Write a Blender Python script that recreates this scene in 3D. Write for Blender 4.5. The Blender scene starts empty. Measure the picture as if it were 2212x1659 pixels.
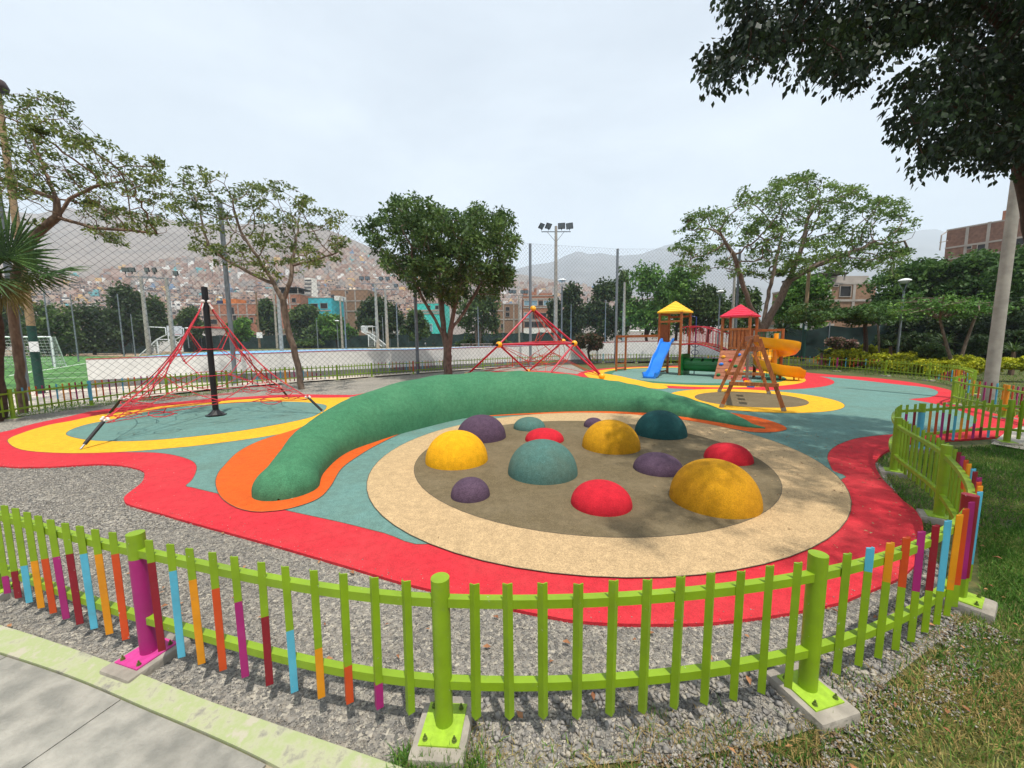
import bpy, bmesh, math, random
import numpy as np
from mathutils import Vector, Matrix
SC = bpy.context.scene
COL = SC.collection
rad = math.radians

# ------------------------------------------------------------------ camera
CAM_H, TILT, ROLL, FPX = 1.65, rad(6.3), rad(-0.47), 831.1      # focal length in px of a 2212 px wide picture
_F = Vector((0, math.cos(TILT), -math.sin(TILT)))
_R0 = Vector((1, 0, 0)); _U0 = _R0.cross(_F)
_R = _R0*math.cos(ROLL) + _U0*math.sin(ROLL)
_U = -_R0*math.sin(ROLL) + _U0*math.cos(ROLL)
cam = bpy.data.cameras.new('camera'); camo = bpy.data.objects.new('camera', cam); COL.objects.link(camo)
cam.sensor_width = 36.0; cam.lens = 36.0*FPX/2212.0; cam.clip_start = 0.05; cam.clip_end = 20000
camo.matrix_world = Matrix(((_R.x, _U.x, -_F.x, 0), (_R.y, _U.y, -_F.y, 0), (_R.z, _U.z, -_F.z, CAM_H), (0, 0, 0, 1)))
SC.camera = camo

# ------------------------------------------------------------------ sky, sun, exposure
SUN_EL, SUN_AZ = 71.0, 157.0            # azimuth from north (+Y) clockwise: the sun stands behind the camera to the right
W = bpy.data.worlds.new('World'); SC.world = W; W.use_nodes = True
nt = W.node_tree; N = nt.nodes; L = nt.links
bg = N['Background']; bg.inputs['Strength'].default_value = 0.10
sky = N.new('ShaderNodeTexSky'); sky.sky_type = 'NISHITA'; sky.sun_disc = False
sky.sun_elevation = rad(SUN_EL); sky.sun_rotation = rad(SUN_AZ)
sky.air_density = 1.0; sky.dust_density = 4.0; sky.ozone_density = 1.0; sky.altitude = 200
tc = N.new('ShaderNodeTexCoord'); mp = N.new('ShaderNodeMapping'); mp.inputs['Scale'].default_value = (1.0, 1.0, 2.6)
nz = N.new('ShaderNodeTexNoise'); nz.inputs['Scale'].default_value = 1.6; nz.inputs['Detail'].default_value = 5; nz.inputs['Roughness'].default_value = 0.55
nz.inputs['Distortion'].default_value = 0.4
rp = N.new('ShaderNodeValToRGB'); rp.color_ramp.elements[0].position = 0.3; rp.color_ramp.elements[0].color = (0.70, 0.70, 0.70, 1)
rp.color_ramp.elements[1].position = 0.7; rp.color_ramp.elements[1].color = (1, 1, 1, 1)
mx = N.new('ShaderNodeMix'); mx.data_type = 'RGBA'
CLOUD = (8.2, 9.0, 9.9, 1)
mx.inputs['B'].default_value = CLOUD
L.new(tc.outputs['Generated'], mp.inputs['Vector']); L.new(mp.outputs['Vector'], nz.inputs['Vector'])
L.new(nz.outputs['Fac'], rp.inputs['Fac']); L.new(rp.outputs['Color'], mx.inputs['Factor'])
L.new(sky.outputs['Color'], mx.inputs['A']); L.new(mx.outputs['Result'], bg.inputs['Color'])
sun = bpy.data.lights.new('sun', 'SUN'); sun.energy = 5.0; sun.angle = rad(0.9); sun.color = (1.0, 0.955, 0.88)
suno = bpy.data.objects.new('sun', sun); COL.objects.link(suno)
_sd = Vector((math.sin(rad(SUN_AZ))*math.cos(rad(SUN_EL)), math.cos(rad(SUN_AZ))*math.cos(rad(SUN_EL)), math.sin(rad(SUN_EL))))
suno.rotation_euler = _sd.to_track_quat('Z', 'Y').to_euler(); suno.location = (0, 0, 60)
SC.view_settings.view_transform = 'Standard'; SC.view_settings.look = 'None'
SC.view_settings.exposure = 0.08; SC.view_settings.gamma = 1.0; SC.view_settings.use_curve_mapping = False
SC.cycles.max_bounces = 8; SC.cycles.diffuse_bounces = 3; SC.cycles.glossy_bounces = 2; SC.cycles.transmission_bounces = 4
SC.cycles.transparent_max_bounces = 8; SC.cycles.volume_bounces = 2
SC.cycles.use_denoising = True; SC.cycles.sample_clamp_indirect = 6.0
SC.cycles.use_adaptive_sampling = True

# ------------------------------------------------------------------ measuring helpers
def _ray(px, py):
    return _F + _R*((px-1106)/FPX) - _U*((py-829.5)/FPX)
def at(px, py, z=0.0):                 # point of the level z seen at this place of the photograph
    d = _ray(px, py); s = (z-CAM_H)/d.z
    return Vector((d.x*s, d.y*s, z))
def aty(px, py, Y):                    # point at depth Y
    d = _ray(px, py); s = Y/d.y
    return Vector((d.x*s, Y, CAM_H+d.z*s))
def topz(px, py, Y): return aty(px, py, Y).z

# ------------------------------------------------------------------ mesh helpers
def lin(c):
    c = c/255.0
    return c/12.92 if c <= 0.04045 else ((c+0.055)/1.055)**2.4
def S(r, g, b): return (lin(r), lin(g), lin(b), 1.0)

class MB:
    """collects shapes in world coordinates, links them as ONE mesh object"""
    def __init__(s): s.v = []; s.f = []; s.m = []; s.mi = 0
    def mat(s, i): s.mi = i; return s
    def add(s, vs, fs):
        o = len(s.v); s.v.extend([tuple(v) for v in vs])
        for f in fs: s.f.append(tuple(i+o for i in f)); s.m.append(s.mi)
        return s
    def box(s, c, d, rz=0.0, M=None):
        x, y, z = d[0]/2, d[1]/2, d[2]/2
        vs = [Vector((a*x, b*y, e*z)) for a in (-1, 1) for b in (-1, 1) for e in (-1, 1)]
        if M is not None: vs = [M @ v for v in vs]
        elif rz:
            R = Matrix.Rotation(rz, 3, 'Z'); vs = [R @ v for v in vs]
        c = Vector(c); vs = [v+c for v in vs]
        return s.add(vs, [(0, 1, 3, 2), (4, 6, 7, 5), (0, 4, 5, 1), (2, 3, 7, 6), (0, 2, 6, 4), (1, 5, 7, 3)])
    def bbox(s, c, d, rz=0.0, bev=0.01, M=None):     # bevelled box
        bm = bmesh.new(); bmesh.ops.create_cube(bm, size=1.0)
        for v in bm.verts: v.co = Vector((v.co.x*d[0], v.co.y*d[1], v.co.z*d[2]))
        bmesh.ops.bevel(bm, geom=bm.edges[:], offset=bev, segments=2, profile=0.6, affect='EDGES')
        R = M if M is not None else Matrix.Rotation(rz, 3, 'Z')
        c = Vector(c); bm.verts.ensure_lookup_table()
        s.add([R @ v.co + c for v in bm.verts], [[v.index for v in f.verts] for f in bm.faces]); bm.free()
        return s
    def beam(s, a, b, w, h, up=(0, 0, 1), bev=0.0):    # rectangular bar from a to b
        a = Vector(a); b = Vector(b); d = b-a; l = d.length; d.normalize()
        up = Vector(up)
        if abs(d.dot(up)) > 0.98: up = Vector((0, 1, 0))
        x = d.cross(up).normalized(); z = x.cross(d).normalized()
        M = Matrix((x, d, z)).transposed()
        return s.bbox((a+b)/2, (w, l, h), M=M, bev=bev) if bev else s.box((a+b)/2, (w, l, h), M=M)
    def tube(s, pts, r, n=8, cap=True, closed=False):
        pts = [Vector(p) for p in pts]
        if not hasattr(r, '__len__'): r = [r]*len(pts)
        k = len(pts); rings = []; prev = None
        for i, p in enumerate(pts):
            if closed: t = pts[(i+1) % k]-pts[i-1]
            elif i == 0: t = pts[1]-p
            elif i == k-1: t = p-pts[i-1]
            else: t = pts[i+1]-pts[i-1]
            if t.length < 1e-9: t = Vector((0, 0, 1))
            t.normalize()
            if prev is None:
                a = Vector((0, 0, 1)) if abs(t.z) < 0.9 else Vector((1, 0, 0))
                x = t.cross(a).normalized()
            else:
                x = prev - t*prev.dot(t)
                x = x.normalized() if x.length > 1e-6 else t.orthogonal().normalized()
            prev = x; y = t.cross(x)
            rings.append([p + (x*math.cos(2*math.pi*j/n) + y*math.sin(2*math.pi*j/n))*r[i] for j in range(n)])
        vs = [v for g in rings for v in g]; fs = []
        for i in range(k if closed else k-1):
            for j in range(n):
                fs.append((i*n+j, i*n+(j+1) % n, ((i+1) % k)*n+(j+1) % n, ((i+1) % k)*n+j))
        if cap and not closed:
            fs.append(tuple(range(n-1, -1, -1))); fs.append(tuple((k-1)*n+j for j in range(n)))
        return s.add(vs, fs)
    def ball(s, c, r, n=12, m=8, zs=1.0):
        c = Vector(c); vs = [c+Vector((0, 0, r*zs))]; fs = []
        for i in range(1, m):
            t = math.pi*i/m
            for j in range(n):
                a = 2*math.pi*j/n
                vs.append(c+Vector((r*math.sin(t)*math.cos(a), r*math.sin(t)*math.sin(a), r*zs*math.cos(t))))
        vs.append(c-Vector((0, 0, r*zs)))
        for j in range(n): fs.append((0, 1+j, 1+(j+1) % n))
        for i in range(m-2):
            for j in range(n):
                a = 1+i*n+j; b = 1+i*n+(j+1) % n
                fs.append((a, a+n, b+n, b))
        e = len(vs)-1; o = 1+(m-2)*n
        for j in range(n): fs.append((e, o+(j+1) % n, o+j))
        return s.add(vs, fs)
    def lathe(s, c, prof, n=16):           # prof: (radius, z) from bottom to top
        c = Vector(c); vs = []; fs = []
        for (r, z) in prof:
            for j in range(n):
                a = 2*math.pi*j/n; vs.append(c+Vector((r*math.cos(a), r*math.sin(a), z)))
        for i in range(len(prof)-1):
            for j in range(n): fs.append((i*n+j, i*n+(j+1) % n, (i+1)*n+(j+1) % n, (i+1)*n+j))
        fs.append(tuple(range(n-1, -1, -1))); fs.append(tuple((len(prof)-1)*n+j for j in range(n)))
        return s.add(vs, fs)
    def prism(s, poly, z0, z1):
        n = len(poly)
        vs = [Vector((p[0], p[1], z0)) for p in poly]+[Vector((p[0], p[1], z1)) for p in poly]
        fs = [tuple(range(n-1, -1, -1)), tuple(range(n, 2*n))]+[(i, (i+1) % n, n+(i+1) % n, n+i) for i in range(n)]
        return s.add(vs, fs)
    def build(s, name, mat, parent=None, smooth=None, loc=None):
        o0 = ORG.get(parent.name, Vector((0, 0, 0))) if parent is not None else (Vector(loc) if loc is not None else Vector((0, 0, 0)))
        me = bpy.data.meshes.new(name)
        me.from_pydata([(v[0]-o0.x, v[1]-o0.y, v[2]-o0.z) for v in s.v], [], s.f)
        for mm in (mat if isinstance(mat, (list, tuple)) else [mat]): me.materials.append(mm)
        if len(set(s.m)) > 1: me.polygons.foreach_set('material_index', s.m)
        me.update()
        if smooth is not None:
            me.polygons.foreach_set('use_smooth', [True]*len(me.polygons)); me.set_sharp_from_angle(angle=rad(smooth))
        return link(name, me, parent, o0)
ORG = {}
def link(name, me, parent=None, org=Vector((0, 0, 0))):
    o = bpy.data.objects.new(name, me); COL.objects.link(o)
    if parent is not None: o.parent = parent
    else: o.location = org
    ORG[o.name] = Vector(org)
    return o
def thing(name, label, cat, loc=(0, 0, 0), group=None):
    o = bpy.data.objects.new(name, None); COL.objects.link(o); o.location = loc; o.empty_display_size = 0.1
    ORG[o.name] = Vector(loc); o['label'] = label; o['category'] = cat
    if group: o['group'] = group
    return o
def tag(o, label, cat, group=None):
    o['label'] = label; o['category'] = cat
    if group: o['group'] = group
    return o
def kind(o, k): o['kind'] = k; return o
def np_mesh(name, v, f, mat, parent=None, smooth=False, org=None, mi=None):
    """mesh from numpy arrays: v (n,3), f (m,k)"""
    o0 = ORG.get(parent.name, Vector((0, 0, 0))) if parent is not None else (Vector(org) if org is not None else Vector((0, 0, 0)))
    me = bpy.data.meshes.new(name); v = np.asarray(v, np.float32) - np.array(o0, np.float32); f = np.asarray(f, np.int32)
    me.vertices.add(len(v)); me.vertices.foreach_set('co', v.ravel())
    k = f.shape[1]; me.loops.add(f.size); me.loops.foreach_set('vertex_index', f.ravel())
    me.polygons.add(len(f)); me.polygons.foreach_set('loop_start', np.arange(0, f.size, k, dtype=np.int32))
    for mm in (mat if isinstance(mat, (list, tuple)) else [mat]): me.materials.append(mm)
    if mi is not None: me.polygons.foreach_set('material_index', np.asarray(mi, np.int32))
    if smooth: me.polygons.foreach_set('use_smooth', np.ones(len(f), bool))
    me.update(calc_edges=True); me.validate()
    return link(name, me, parent, o0)
def copy_tree(o, loc, label=None, group=None, scale=None, rz=None):
    c = o.copy(); COL.objects.link(c); c.location = loc
    if scale is not None: c.scale = scale
    if rz is not None: c.rotation_euler = (0, 0, rz)
    if label: c['label'] = label
    if group: c['group'] = group
    for ch in list(o.children):
        d = ch.copy(); COL.objects.link(d); d.parent = c
        for g in list(ch.children):
            e = g.copy(); COL.objects.link(e); e.parent = d
    return c
def crom(pts, n=8, closed=True):           # Catmull-Rom through points
    pts = [Vector(p) for p in pts]; k = len(pts); out = []
    for i in range(k if closed else k-1):
        if closed: p0, p1, p2, p3 = pts[i-1], pts[i], pts[(i+1) % k], pts[(i+2) % k]
        else: p0, p1, p2, p3 = pts[max(i-1, 0)], pts[i], pts[i+1], pts[min(i+2, k-1)]
        for j in range(n):
            t = j/n
            out.append(0.5*((2*p1)+(p2-p0)*t+(2*p0-5*p1+4*p2-p3)*t*t+(3*p1-p0-3*p2+p3)*t**3))
    if not closed: out.append(pts[-1])
    return out
def inpoly(P, poly):                       # P (n,2) numpy, poly list
    x, y = P[:, 0], P[:, 1]; c = np.zeros(len(P), bool); n = len(poly); j = n-1
    for i in range(n):
        xi, yi, xj, yj = poly[i][0], poly[i][1], poly[j][0], poly[j][1]
        if abs(yj-yi) > 1e-12:
            c ^= ((yi > y) != (yj > y)) & (x < (xj-xi)*(y-yi)/(yj-yi)+xi)
        j = i
    return c

# ------------------------------------------------------------------ materials
MATS = {}
def _new(name):
    m = bpy.data.materials.new(name); m.use_nodes = True; MATS[name] = m
    return m, m.node_tree.nodes, m.node_tree.links, m.node_tree.nodes['Principled BSDF']
def M(name, col, rough=0.6, var=0.12, scale=6.0, bump=0.0, bscale=60.0, metal=0.0, col2=None, big=0.0, bigscale=0.8, spec=0.4, coat=0.0, trans=0.0, stretch=None, lo=0.35, hi=0.65):
    """principled material: fine noise between two tones, optional broad blotches and bump"""
    if name in MATS: return MATS[name]
    m, n, l, b = _new(name)
    if len(col) == 3: col = (*col, 1)
    b.inputs['Roughness'].default_value = rough; b.inputs['Metallic'].default_value = metal
    b.inputs['Specular IOR Level'].default_value = spec
    if coat: b.inputs['Coat Weight'].default_value = coat; b.inputs['Coat Roughness'].default_value = 0.25
    t = n.new('ShaderNodeTexCoord'); vec = t.outputs['Object']
    if stretch:
        mpn = n.new('ShaderNodeMapping'); mpn.inputs['Scale'].default_value = stretch
        l.new(vec, mpn.inputs['Vector']); vec = mpn.outputs['Vector']
    nzn = n.new('ShaderNodeTexNoise'); nzn.inputs['Scale'].default_value = scale; nzn.inputs['Detail'].default_value = 4
    l.new(vec, nzn.inputs['Vector'])
    r = n.new('ShaderNodeValToRGB'); e = r.color_ramp.elements
    c2 = col2 if col2 is not None else tuple(min(1, c*(1+var)) for c in col[:3])+(1,)
    c1 = col if col2 is not None else tuple(c*(1-var) for c in col[:3])+(1,)
    e[0].position = lo; e[0].color = c1; e[1].position = hi; e[1].color = c2
    l.new(nzn.outputs['Fac'], r.inputs['Fac']); out = r.outputs['Color']
    if big:
        nb = n.new('ShaderNodeTexNoise'); nb.inputs['Scale'].default_value = bigscale; nb.inputs['Detail'].default_value = 6; nb.inputs['Roughness'].default_value = 0.65
        l.new(vec, nb.inputs['Vector'])
        mr = n.new('ShaderNodeMapRange'); mr.inputs['From Min'].default_value = 0.3; mr.inputs['From Max'].default_value = 0.7
        mr.inputs['To Min'].default_value = 1-big; mr.inputs['To Max'].default_value = 1+big*0.6
        l.new(nb.outputs['Fac'], mr.inputs['Value'])
        mm = n.new('ShaderNodeMix'); mm.data_type = 'RGBA'; mm.blend_type = 'MULTIPLY'; mm.inputs['Factor'].default_value = 1
        l.new(out, mm.inputs['A']); l.new(mr.outputs['Result'], mm.inputs['B']); out = mm.outputs['Result']
    l.new(out, b.inputs['Base Color'])
    if trans:
        tr = n.new('ShaderNodeBsdfTranslucent'); l.new(out, tr.inputs['Color'])
        ms = n.new('ShaderNodeMixShader'); ms.inputs['Fac'].default_value = trans
        l.new(b.outputs['BSDF'], ms.inputs[1]); l.new(tr.outputs['BSDF'], ms.inputs[2])
        l.new(ms.outputs['Shader'], n['Material Output'].inputs['Surface'])
    if bump:
        nb2 = n.new('ShaderNodeTexNoise'); nb2.inputs['Scale'].default_value = bscale; nb2.inputs['Detail'].default_value = 3
        l.new(vec, nb2.inputs['Vector'])
        bp = n.new('ShaderNodeBump'); bp.inputs['Strength'].default_value = bump; bp.inputs['Distance'].default_value = 0.01
        l.new(nb2.outputs['Fac'], bp.inputs['Height']); l.new(bp.outputs['Normal'], b.inputs['Normal'])
    return m
def rubber(name, col, speck=0.2, dirt=0.22, gran=170.0, dcol=(0.16, 0.13, 0.1, 1)):
    """poured rubber granules: cell-coloured grains, worn blotches, dust"""
    m, n, l, b = _new(name); b.inputs['Roughness'].default_value = 0.9; b.inputs['Specular IOR Level'].default_value = 0.15
    g = n.new('ShaderNodeNewGeometry'); P = g.outputs['Position']
    v = n.new('ShaderNodeTexVoronoi'); v.inputs['Scale'].default_value = gran; l.new(P, v.inputs['Vector'])
    sp = n.new('ShaderNodeSeparateColor'); l.new(v.outputs['Color'], sp.inputs['Color'])
    mr = n.new('ShaderNodeMapRange'); mr.inputs['To Min'].default_value = 1-speck; mr.inputs['To Max'].default_value = 1+speck
    l.new(sp.outputs['Red'], mr.inputs['Value'])
    m1 = n.new('ShaderNodeMix'); m1.data_type = 'RGBA'; m1.blend_type = 'MULTIPLY'; m1.inputs['Factor'].default_value = 1
    m1.inputs['A'].default_value = tuple(v*0.76 for v in col[:3])+(1,); l.new(mr.outputs['Result'], m1.inputs['B'])
    nb = n.new('ShaderNodeTexNoise'); nb.inputs['Scale'].default_value = 1.3; nb.inputs['Detail'].default_value = 7; nb.inputs['Roughness'].default_value = 0.7
    l.new(P, nb.inputs['Vector'])
    r2 = n.new('ShaderNodeMapRange'); r2.inputs['From Min'].default_value = 0.42; r2.inputs['From Max'].default_value = 0.75
    r2.inputs['To Min'].default_value = 0; r2.inputs['To Max'].default_value = dirt
    l.new(nb.outputs['Fac'], r2.inputs['Value'])
    m2 = n.new('ShaderNodeMix'); m2.data_type = 'RGBA'; m2.inputs['B'].default_value = dcol
    l.new(r2.outputs['Result'], m2.inputs['Factor']); l.new(m1.outputs['Result'], m2.inputs['A'])
    ns = n.new('ShaderNodeTexNoise'); ns.inputs['Scale'].default_value = 14; ns.inputs['Detail'].default_value = 4; l.new(P, ns.inputs['Vector'])
    r3 = n.new('ShaderNodeMapRange'); r3.inputs['From Min'].default_value = 0.3; r3.inputs['From Max'].default_value = 0.7
    r3.inputs['To Min'].default_value = 0.88; r3.inputs['To Max'].default_value = 1.1
    l.new(ns.outputs['Fac'], r3.inputs['Value'])
    m3 = n.new('ShaderNodeMix'); m3.data_type = 'RGBA'; m3.blend_type = 'MULTIPLY'; m3.inputs['Factor'].default_value = 1
    l.new(m2.outputs['Result'], m3.inputs['A']); l.new(r3.outputs['Result'], m3.inputs['B'])
    l.new(m3.outputs['Result'], b.inputs['Base Color'])
    bp = n.new('ShaderNodeBump'); bp.inputs['Strength'].default_value = 0.5; bp.inputs['Distance'].default_value = 0.004
    l.new(v.outputs['Distance'], bp.inputs['Height']); l.new(bp.outputs['Normal'], b.inputs['Normal'])
    return m
# ================================================================== GROUND
def structure(o): o['kind'] = 'structure'; return o
def stuff(o): o['kind'] = 'stuff'; return o
RED = rubber('rubber_red', S(216, 54, 64), 0.16, 0.20, dcol=(0.45, 0.12, 0.1, 1))
TEAL = rubber('rubber_teal', S(112, 150, 142), 0.22, 0.42, dcol=S(92, 98, 78))
YEL = rubber('rubber_yellow', S(246, 186, 48), 0.16, 0.22, dcol=S(190, 125, 40))
ORA = rubber('rubber_orange', S(230, 100, 36), 0.18, 0.2, dcol=S(150, 80, 50))
TAN = rubber('rubber_tan', S(202, 172, 130), 0.28, 0.12, gran=150, dcol=S(150, 130, 95))
BRO = rubber('rubber_brown', S(118, 104, 78), 0.26, 0.35, gran=150, dcol=S(142, 128, 104))
GRN = rubber('rubber_green', S(70, 126, 96), 0.2, 0.25, dcol=S(90, 110, 90))
LTE = rubber('rubber_pale_teal', S(120, 156, 146), 0.2, 0.3, dcol=S(110, 115, 95))
MND = rubber('rubber_mound', S(72, 130, 94), 0.25, 0.4, gran=130, dcol=S(92, 142, 104))

def sheet(name, pts, z, mat, z0=None):
    """flat polygon at height z; with z0 it gets an edge going down"""
    b = MB()
    if z0 is None: b.add([(p[0], p[1], z) for p in pts], [tuple(range(len(pts)))])
    else: b.prism(pts, z0, z)
    return structure(b.build(name, mat))
def ccw(p):
    a = sum(p[i-1][0]*p[i][1]-p[i][0]*p[i-1][1] for i in range(len(p)))
    return p if a > 0 else p[::-1]
def trace(px, n=5): return ccw([tuple(v[:2]) for v in crom([at(*p) for p in px], n)])
def ellipse(c, a, b, ang, n=72):
    return [(c[0]+a*math.cos(t)*math.cos(ang)-b*math.sin(t)*math.sin(ang), c[1]+a*math.cos(t)*math.sin(ang)+b*math.sin(t)*math.cos(ang)) for t in [2*math.pi*i/n for i in range(n)]]

soil = M('dry_soil', S(128, 112, 92), 0.95, 0.2, 3.0, 0.4, 30, big=0.25, bigscale=0.05)
g = 4500
sheet('ground', [(-g, -300), (g, -300), (g, 9000), (-g, 9000)], -0.06, soil)
grass_soil = M('lawn_soil', S(62, 74, 34), 0.95, 0.3, 20, 0.6, 40, col2=S(96, 92, 50), big=0.3, bigscale=0.7)
sheet('lawn', [(-1.4, -9), (60, -9), (60, 48), (2, 48), (2.0, 20), (-0.9, 1.0)], -0.012, grass_soil)

# gravel -----------------------------------------------------------
def gravel_mat(name, scale, tones):
    m, n, l, b = _new(name); b.inputs['Roughness'].default_value = 0.9; b.inputs['Specular IOR Level'].default_value = 0.2
    g_ = n.new('ShaderNodeNewGeometry'); v = n.new('ShaderNodeTexVoronoi'); v.inputs['Scale'].default_value = scale
    l.new(g_.outputs['Position'], v.inputs['Vector'])
    sp = n.new('ShaderNodeSeparateColor'); l.new(v.outputs['Color'], sp.inputs['Color'])
    r = n.new('ShaderNodeValToRGB'); r.color_ramp.interpolation = 'LINEAR'
    e = r.color_ramp.elements; e[0].color = tones[0]; e[1].color = tones[-1]; e[0].position = 0.0; e[1].position = 1.0
    for i, t in enumerate(tones[1:-1]): x = e.new((i+1)/(len(tones)-1)); x.color = t
    l.new(sp.outputs['Red'], r.inputs['Fac'])
    nb = n.new('ShaderNodeTexNoise'); nb.inputs['Scale'].default_value = 1.1; nb.inputs['Detail'].default_value = 5; l.new(g_.outputs['Position'], nb.inputs['Vector'])
    mr = n.new('ShaderNodeMapRange'); mr.inputs['From Min'].default_value = 0.3; mr.inputs['From Max'].default_value = 0.7; mr.inputs['To Min'].default_value = 0.85; mr.inputs['To Max'].default_value = 1.12
    l.new(nb.outputs['Fac'], mr.inputs['Value'])
    mm = n.new('ShaderNodeMix'); mm.data_type = 'RGBA'; mm.blend_type = 'MULTIPLY'; mm.inputs['Factor'].default_value = 1
    l.new(r.outputs['Color'], mm.inputs['A']); l.new(mr.outputs['Result'], mm.inputs['B']); l.new(mm.outputs['Result'], b.inputs['Base Color'])
    bp = n.new('ShaderNodeBump'); bp.inputs['Strength'].default_value = 0.9; bp.inputs['Distance'].default_value = 0.012; bp.invert = True
    l.new(v.outputs['Distance'], bp.inputs['Height']); l.new(bp.outputs['Normal'], b.inputs['Normal'])
    return m
TONES = [S(100, 98, 96), S(140, 136, 130), S(166, 160, 150), S(120, 118, 114), S(194, 186, 172), S(132, 126, 118), S(158, 148, 136)]
GRAV = gravel_mat('gravel_stones', 62, TONES)
GRAV_FINE = gravel_mat('gravel_bed_stones', 48, [S(92, 90, 86), S(130, 125, 117), S(152, 145, 134), S(114, 111, 106), S(176, 168, 152), S(134, 127, 117)])
kerb_up = [(-420, 1265), (-200, 1305), (0, 1358), (149, 1406.6), (297, 1462), (446, 1522), (594.6, 1574), (737, 1622), (845, 1659), (960, 1700)]
gravel_px = kerb_up + [(1100, 1672), (1300, 1650), (1500, 1632), (1650, 1608), (1800, 1560), (1920, 1470), (2020, 1392), (2078, 1330), (2040, 1240), (1990, 1160), (1900, 1000)]
gp = [at(*p) for p in gravel_px] + [Vector((3.5, 6, 0)), Vector((4.2, 27.2, 0)), at(1171, 768, .69), at(1043, 773, .69), at(892, 780, .69), at(727, 788, .69), at(615, 793, .69), at(488, 800, .69), at(357, 808.6, .69), at(193, 820, .69), at(25, 838, .69), Vector((-13, 5, 0)), Vector((-9, 3.8, 0))]
gravel_poly = ccw([tuple(p[:2]) for p in gp])
sheet('gravel_bed', gravel_poly, 0.0, GRAV_FINE)

# rubber surface ---------------------------------------------------
red_px = [(-70, 962), (-78, 985), (0, 1009.3), (89, 1012), (156, 1009), (212, 1006), (257, 1008), (290, 1014), (309, 1021), (312.5, 1031), (306, 1046), (288, 1061), (270, 1076), (270, 1087), (282, 1095), (335, 1110), (391, 1126.5), (494, 1155.5), (600, 1185), (737, 1225), (867, 1264), (960, 1286), (1034.6, 1304), (1109, 1322), (1183, 1337), (1239, 1347), (1332, 1354), (1443, 1355), (1520, 1353), (1586, 1347), (1698, 1332), (1809, 1309), (1865, 1287), (1921, 1265), (1958, 1243), (1987.5, 1206), (1994, 1150), (1988, 1122), (1971, 1101), (1950, 1085), (1929, 1062), (1905, 1037), (1893, 1016), (1890.4, 1003), (1897, 992), (1913, 978), (1940, 966), (1980, 958), (2036, 953), (2085, 951), (2168, 944), (2260, 932), (2320, 905), (2250, 898), (2170, 899), (2147, 895), (2116, 886), (2085, 880.5), (2061, 876), (2056, 868), (2060, 856), (2054, 845), (2024, 837), (2003, 833), (1962, 826), (1900, 818.5), (1838, 813.5), (1797, 810.5), (1740, 805)]
red_far = [(15.6, 21.4), (14, 23.5), (12, 24.5), (9.5, 24.4), (7.2, 23.2), (5.0, 20.5), (3.6, 18.6), (2.0, 21), (0, 21.5), (-2.2, 20), (-3, 16), (-4.5, 13.4)]
red_left = [(771, 853.5), (737, 854.5), (623, 853.6), (494, 861), (402, 868), (335, 874), (268, 881), (201, 889.5), (156, 900), (112, 909), (67, 919), (22, 932), (0, 937)]
poly = [at(*p) for p in red_px]+[Vector((x, y, 0)) for x, y in red_far]+[at(*p) for p in red_left]
red_poly = ccw([tuple(v[:2]) for v in crom(poly, 4)])
sheet('red_rubber_surface', red_poly, 0.022, RED, -0.03)
Z = 0.022
LAY = 0.0016
SEAM = M('seam_line', S(88, 78, 62), .9, .3, 30)
def seam(poly, z, parent, w=.0035):
    P_ = [Vector((p[0], p[1], 0)) for p in poly]; k = len(P_); V = []; F = []
    for i in range(k):
        t = P_[(i+1) % k]-P_[i-1]; t.normalize(); n_ = Vector((-t.y, t.x, 0)); a_, c_ = P_[i]-n_*w, P_[i]+n_*w; V += [(a_.x, a_.y, z), (c_.x, c_.y, z)]
    for i in range(k): j = (i+1) % k; F.append((2*i, 2*j, 2*j+1, 2*i+1))
    o = MB().add(V, F).build('seam', SEAM); o.parent = parent
def layer(name, poly, k, mat):
    o = sheet(name, ccw(poly), Z+LAY*k, mat); seam(ccw(poly), Z+LAY*k+.0007, o); return o

teal_px = [(212, 981.5), (268, 980), (335, 981), (379, 987), (413, 998), (425, 1010.5), (422, 1028), (413, 1043), (402, 1053.5), (415, 1057), (435, 1062), (466.5, 1069.6), (540, 1088), (626, 1109), (737, 1133.5), (830, 1157), (932, 1181)]
teal_mid = [(1100, 1120), (1500, 1100), (1812, 1042)]
teal_r = [(1798, 1020), (1789, 1000), (1787, 990), (1792, 978), (1808, 965), (1841, 952), (1875, 946), (1922, 941.5), (2000, 938), (2060, 934), (2094, 927), (2107, 916), (2109, 906), (2092, 897), (2061, 885), (2024, 875.5), (2003, 871), (1962, 864)]
teal_r2 = [(1993, 861.5), (2013, 858.5), (2025, 852), (2024, 846), (2009, 840), (1982, 836), (1941, 832), (1859, 822.5), (1800, 816.5), (1745, 812)]
tl = [at(*p) for p in teal_px+teal_mid+teal_r]
t1 = crom(tl, 4, False)+crom([at(*p) for p in teal_r2], 4, False)+[Vector((11, 19.5, 0)), Vector((6, 16, 0)), Vector((1, 14, 0)), Vector((-4.5, 12.4, 0)), at(737, 862), at(494, 940)]
layer('teal_rubber_surface', [tuple(v[:2]) for v in t1], 1, TEAL)
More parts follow.
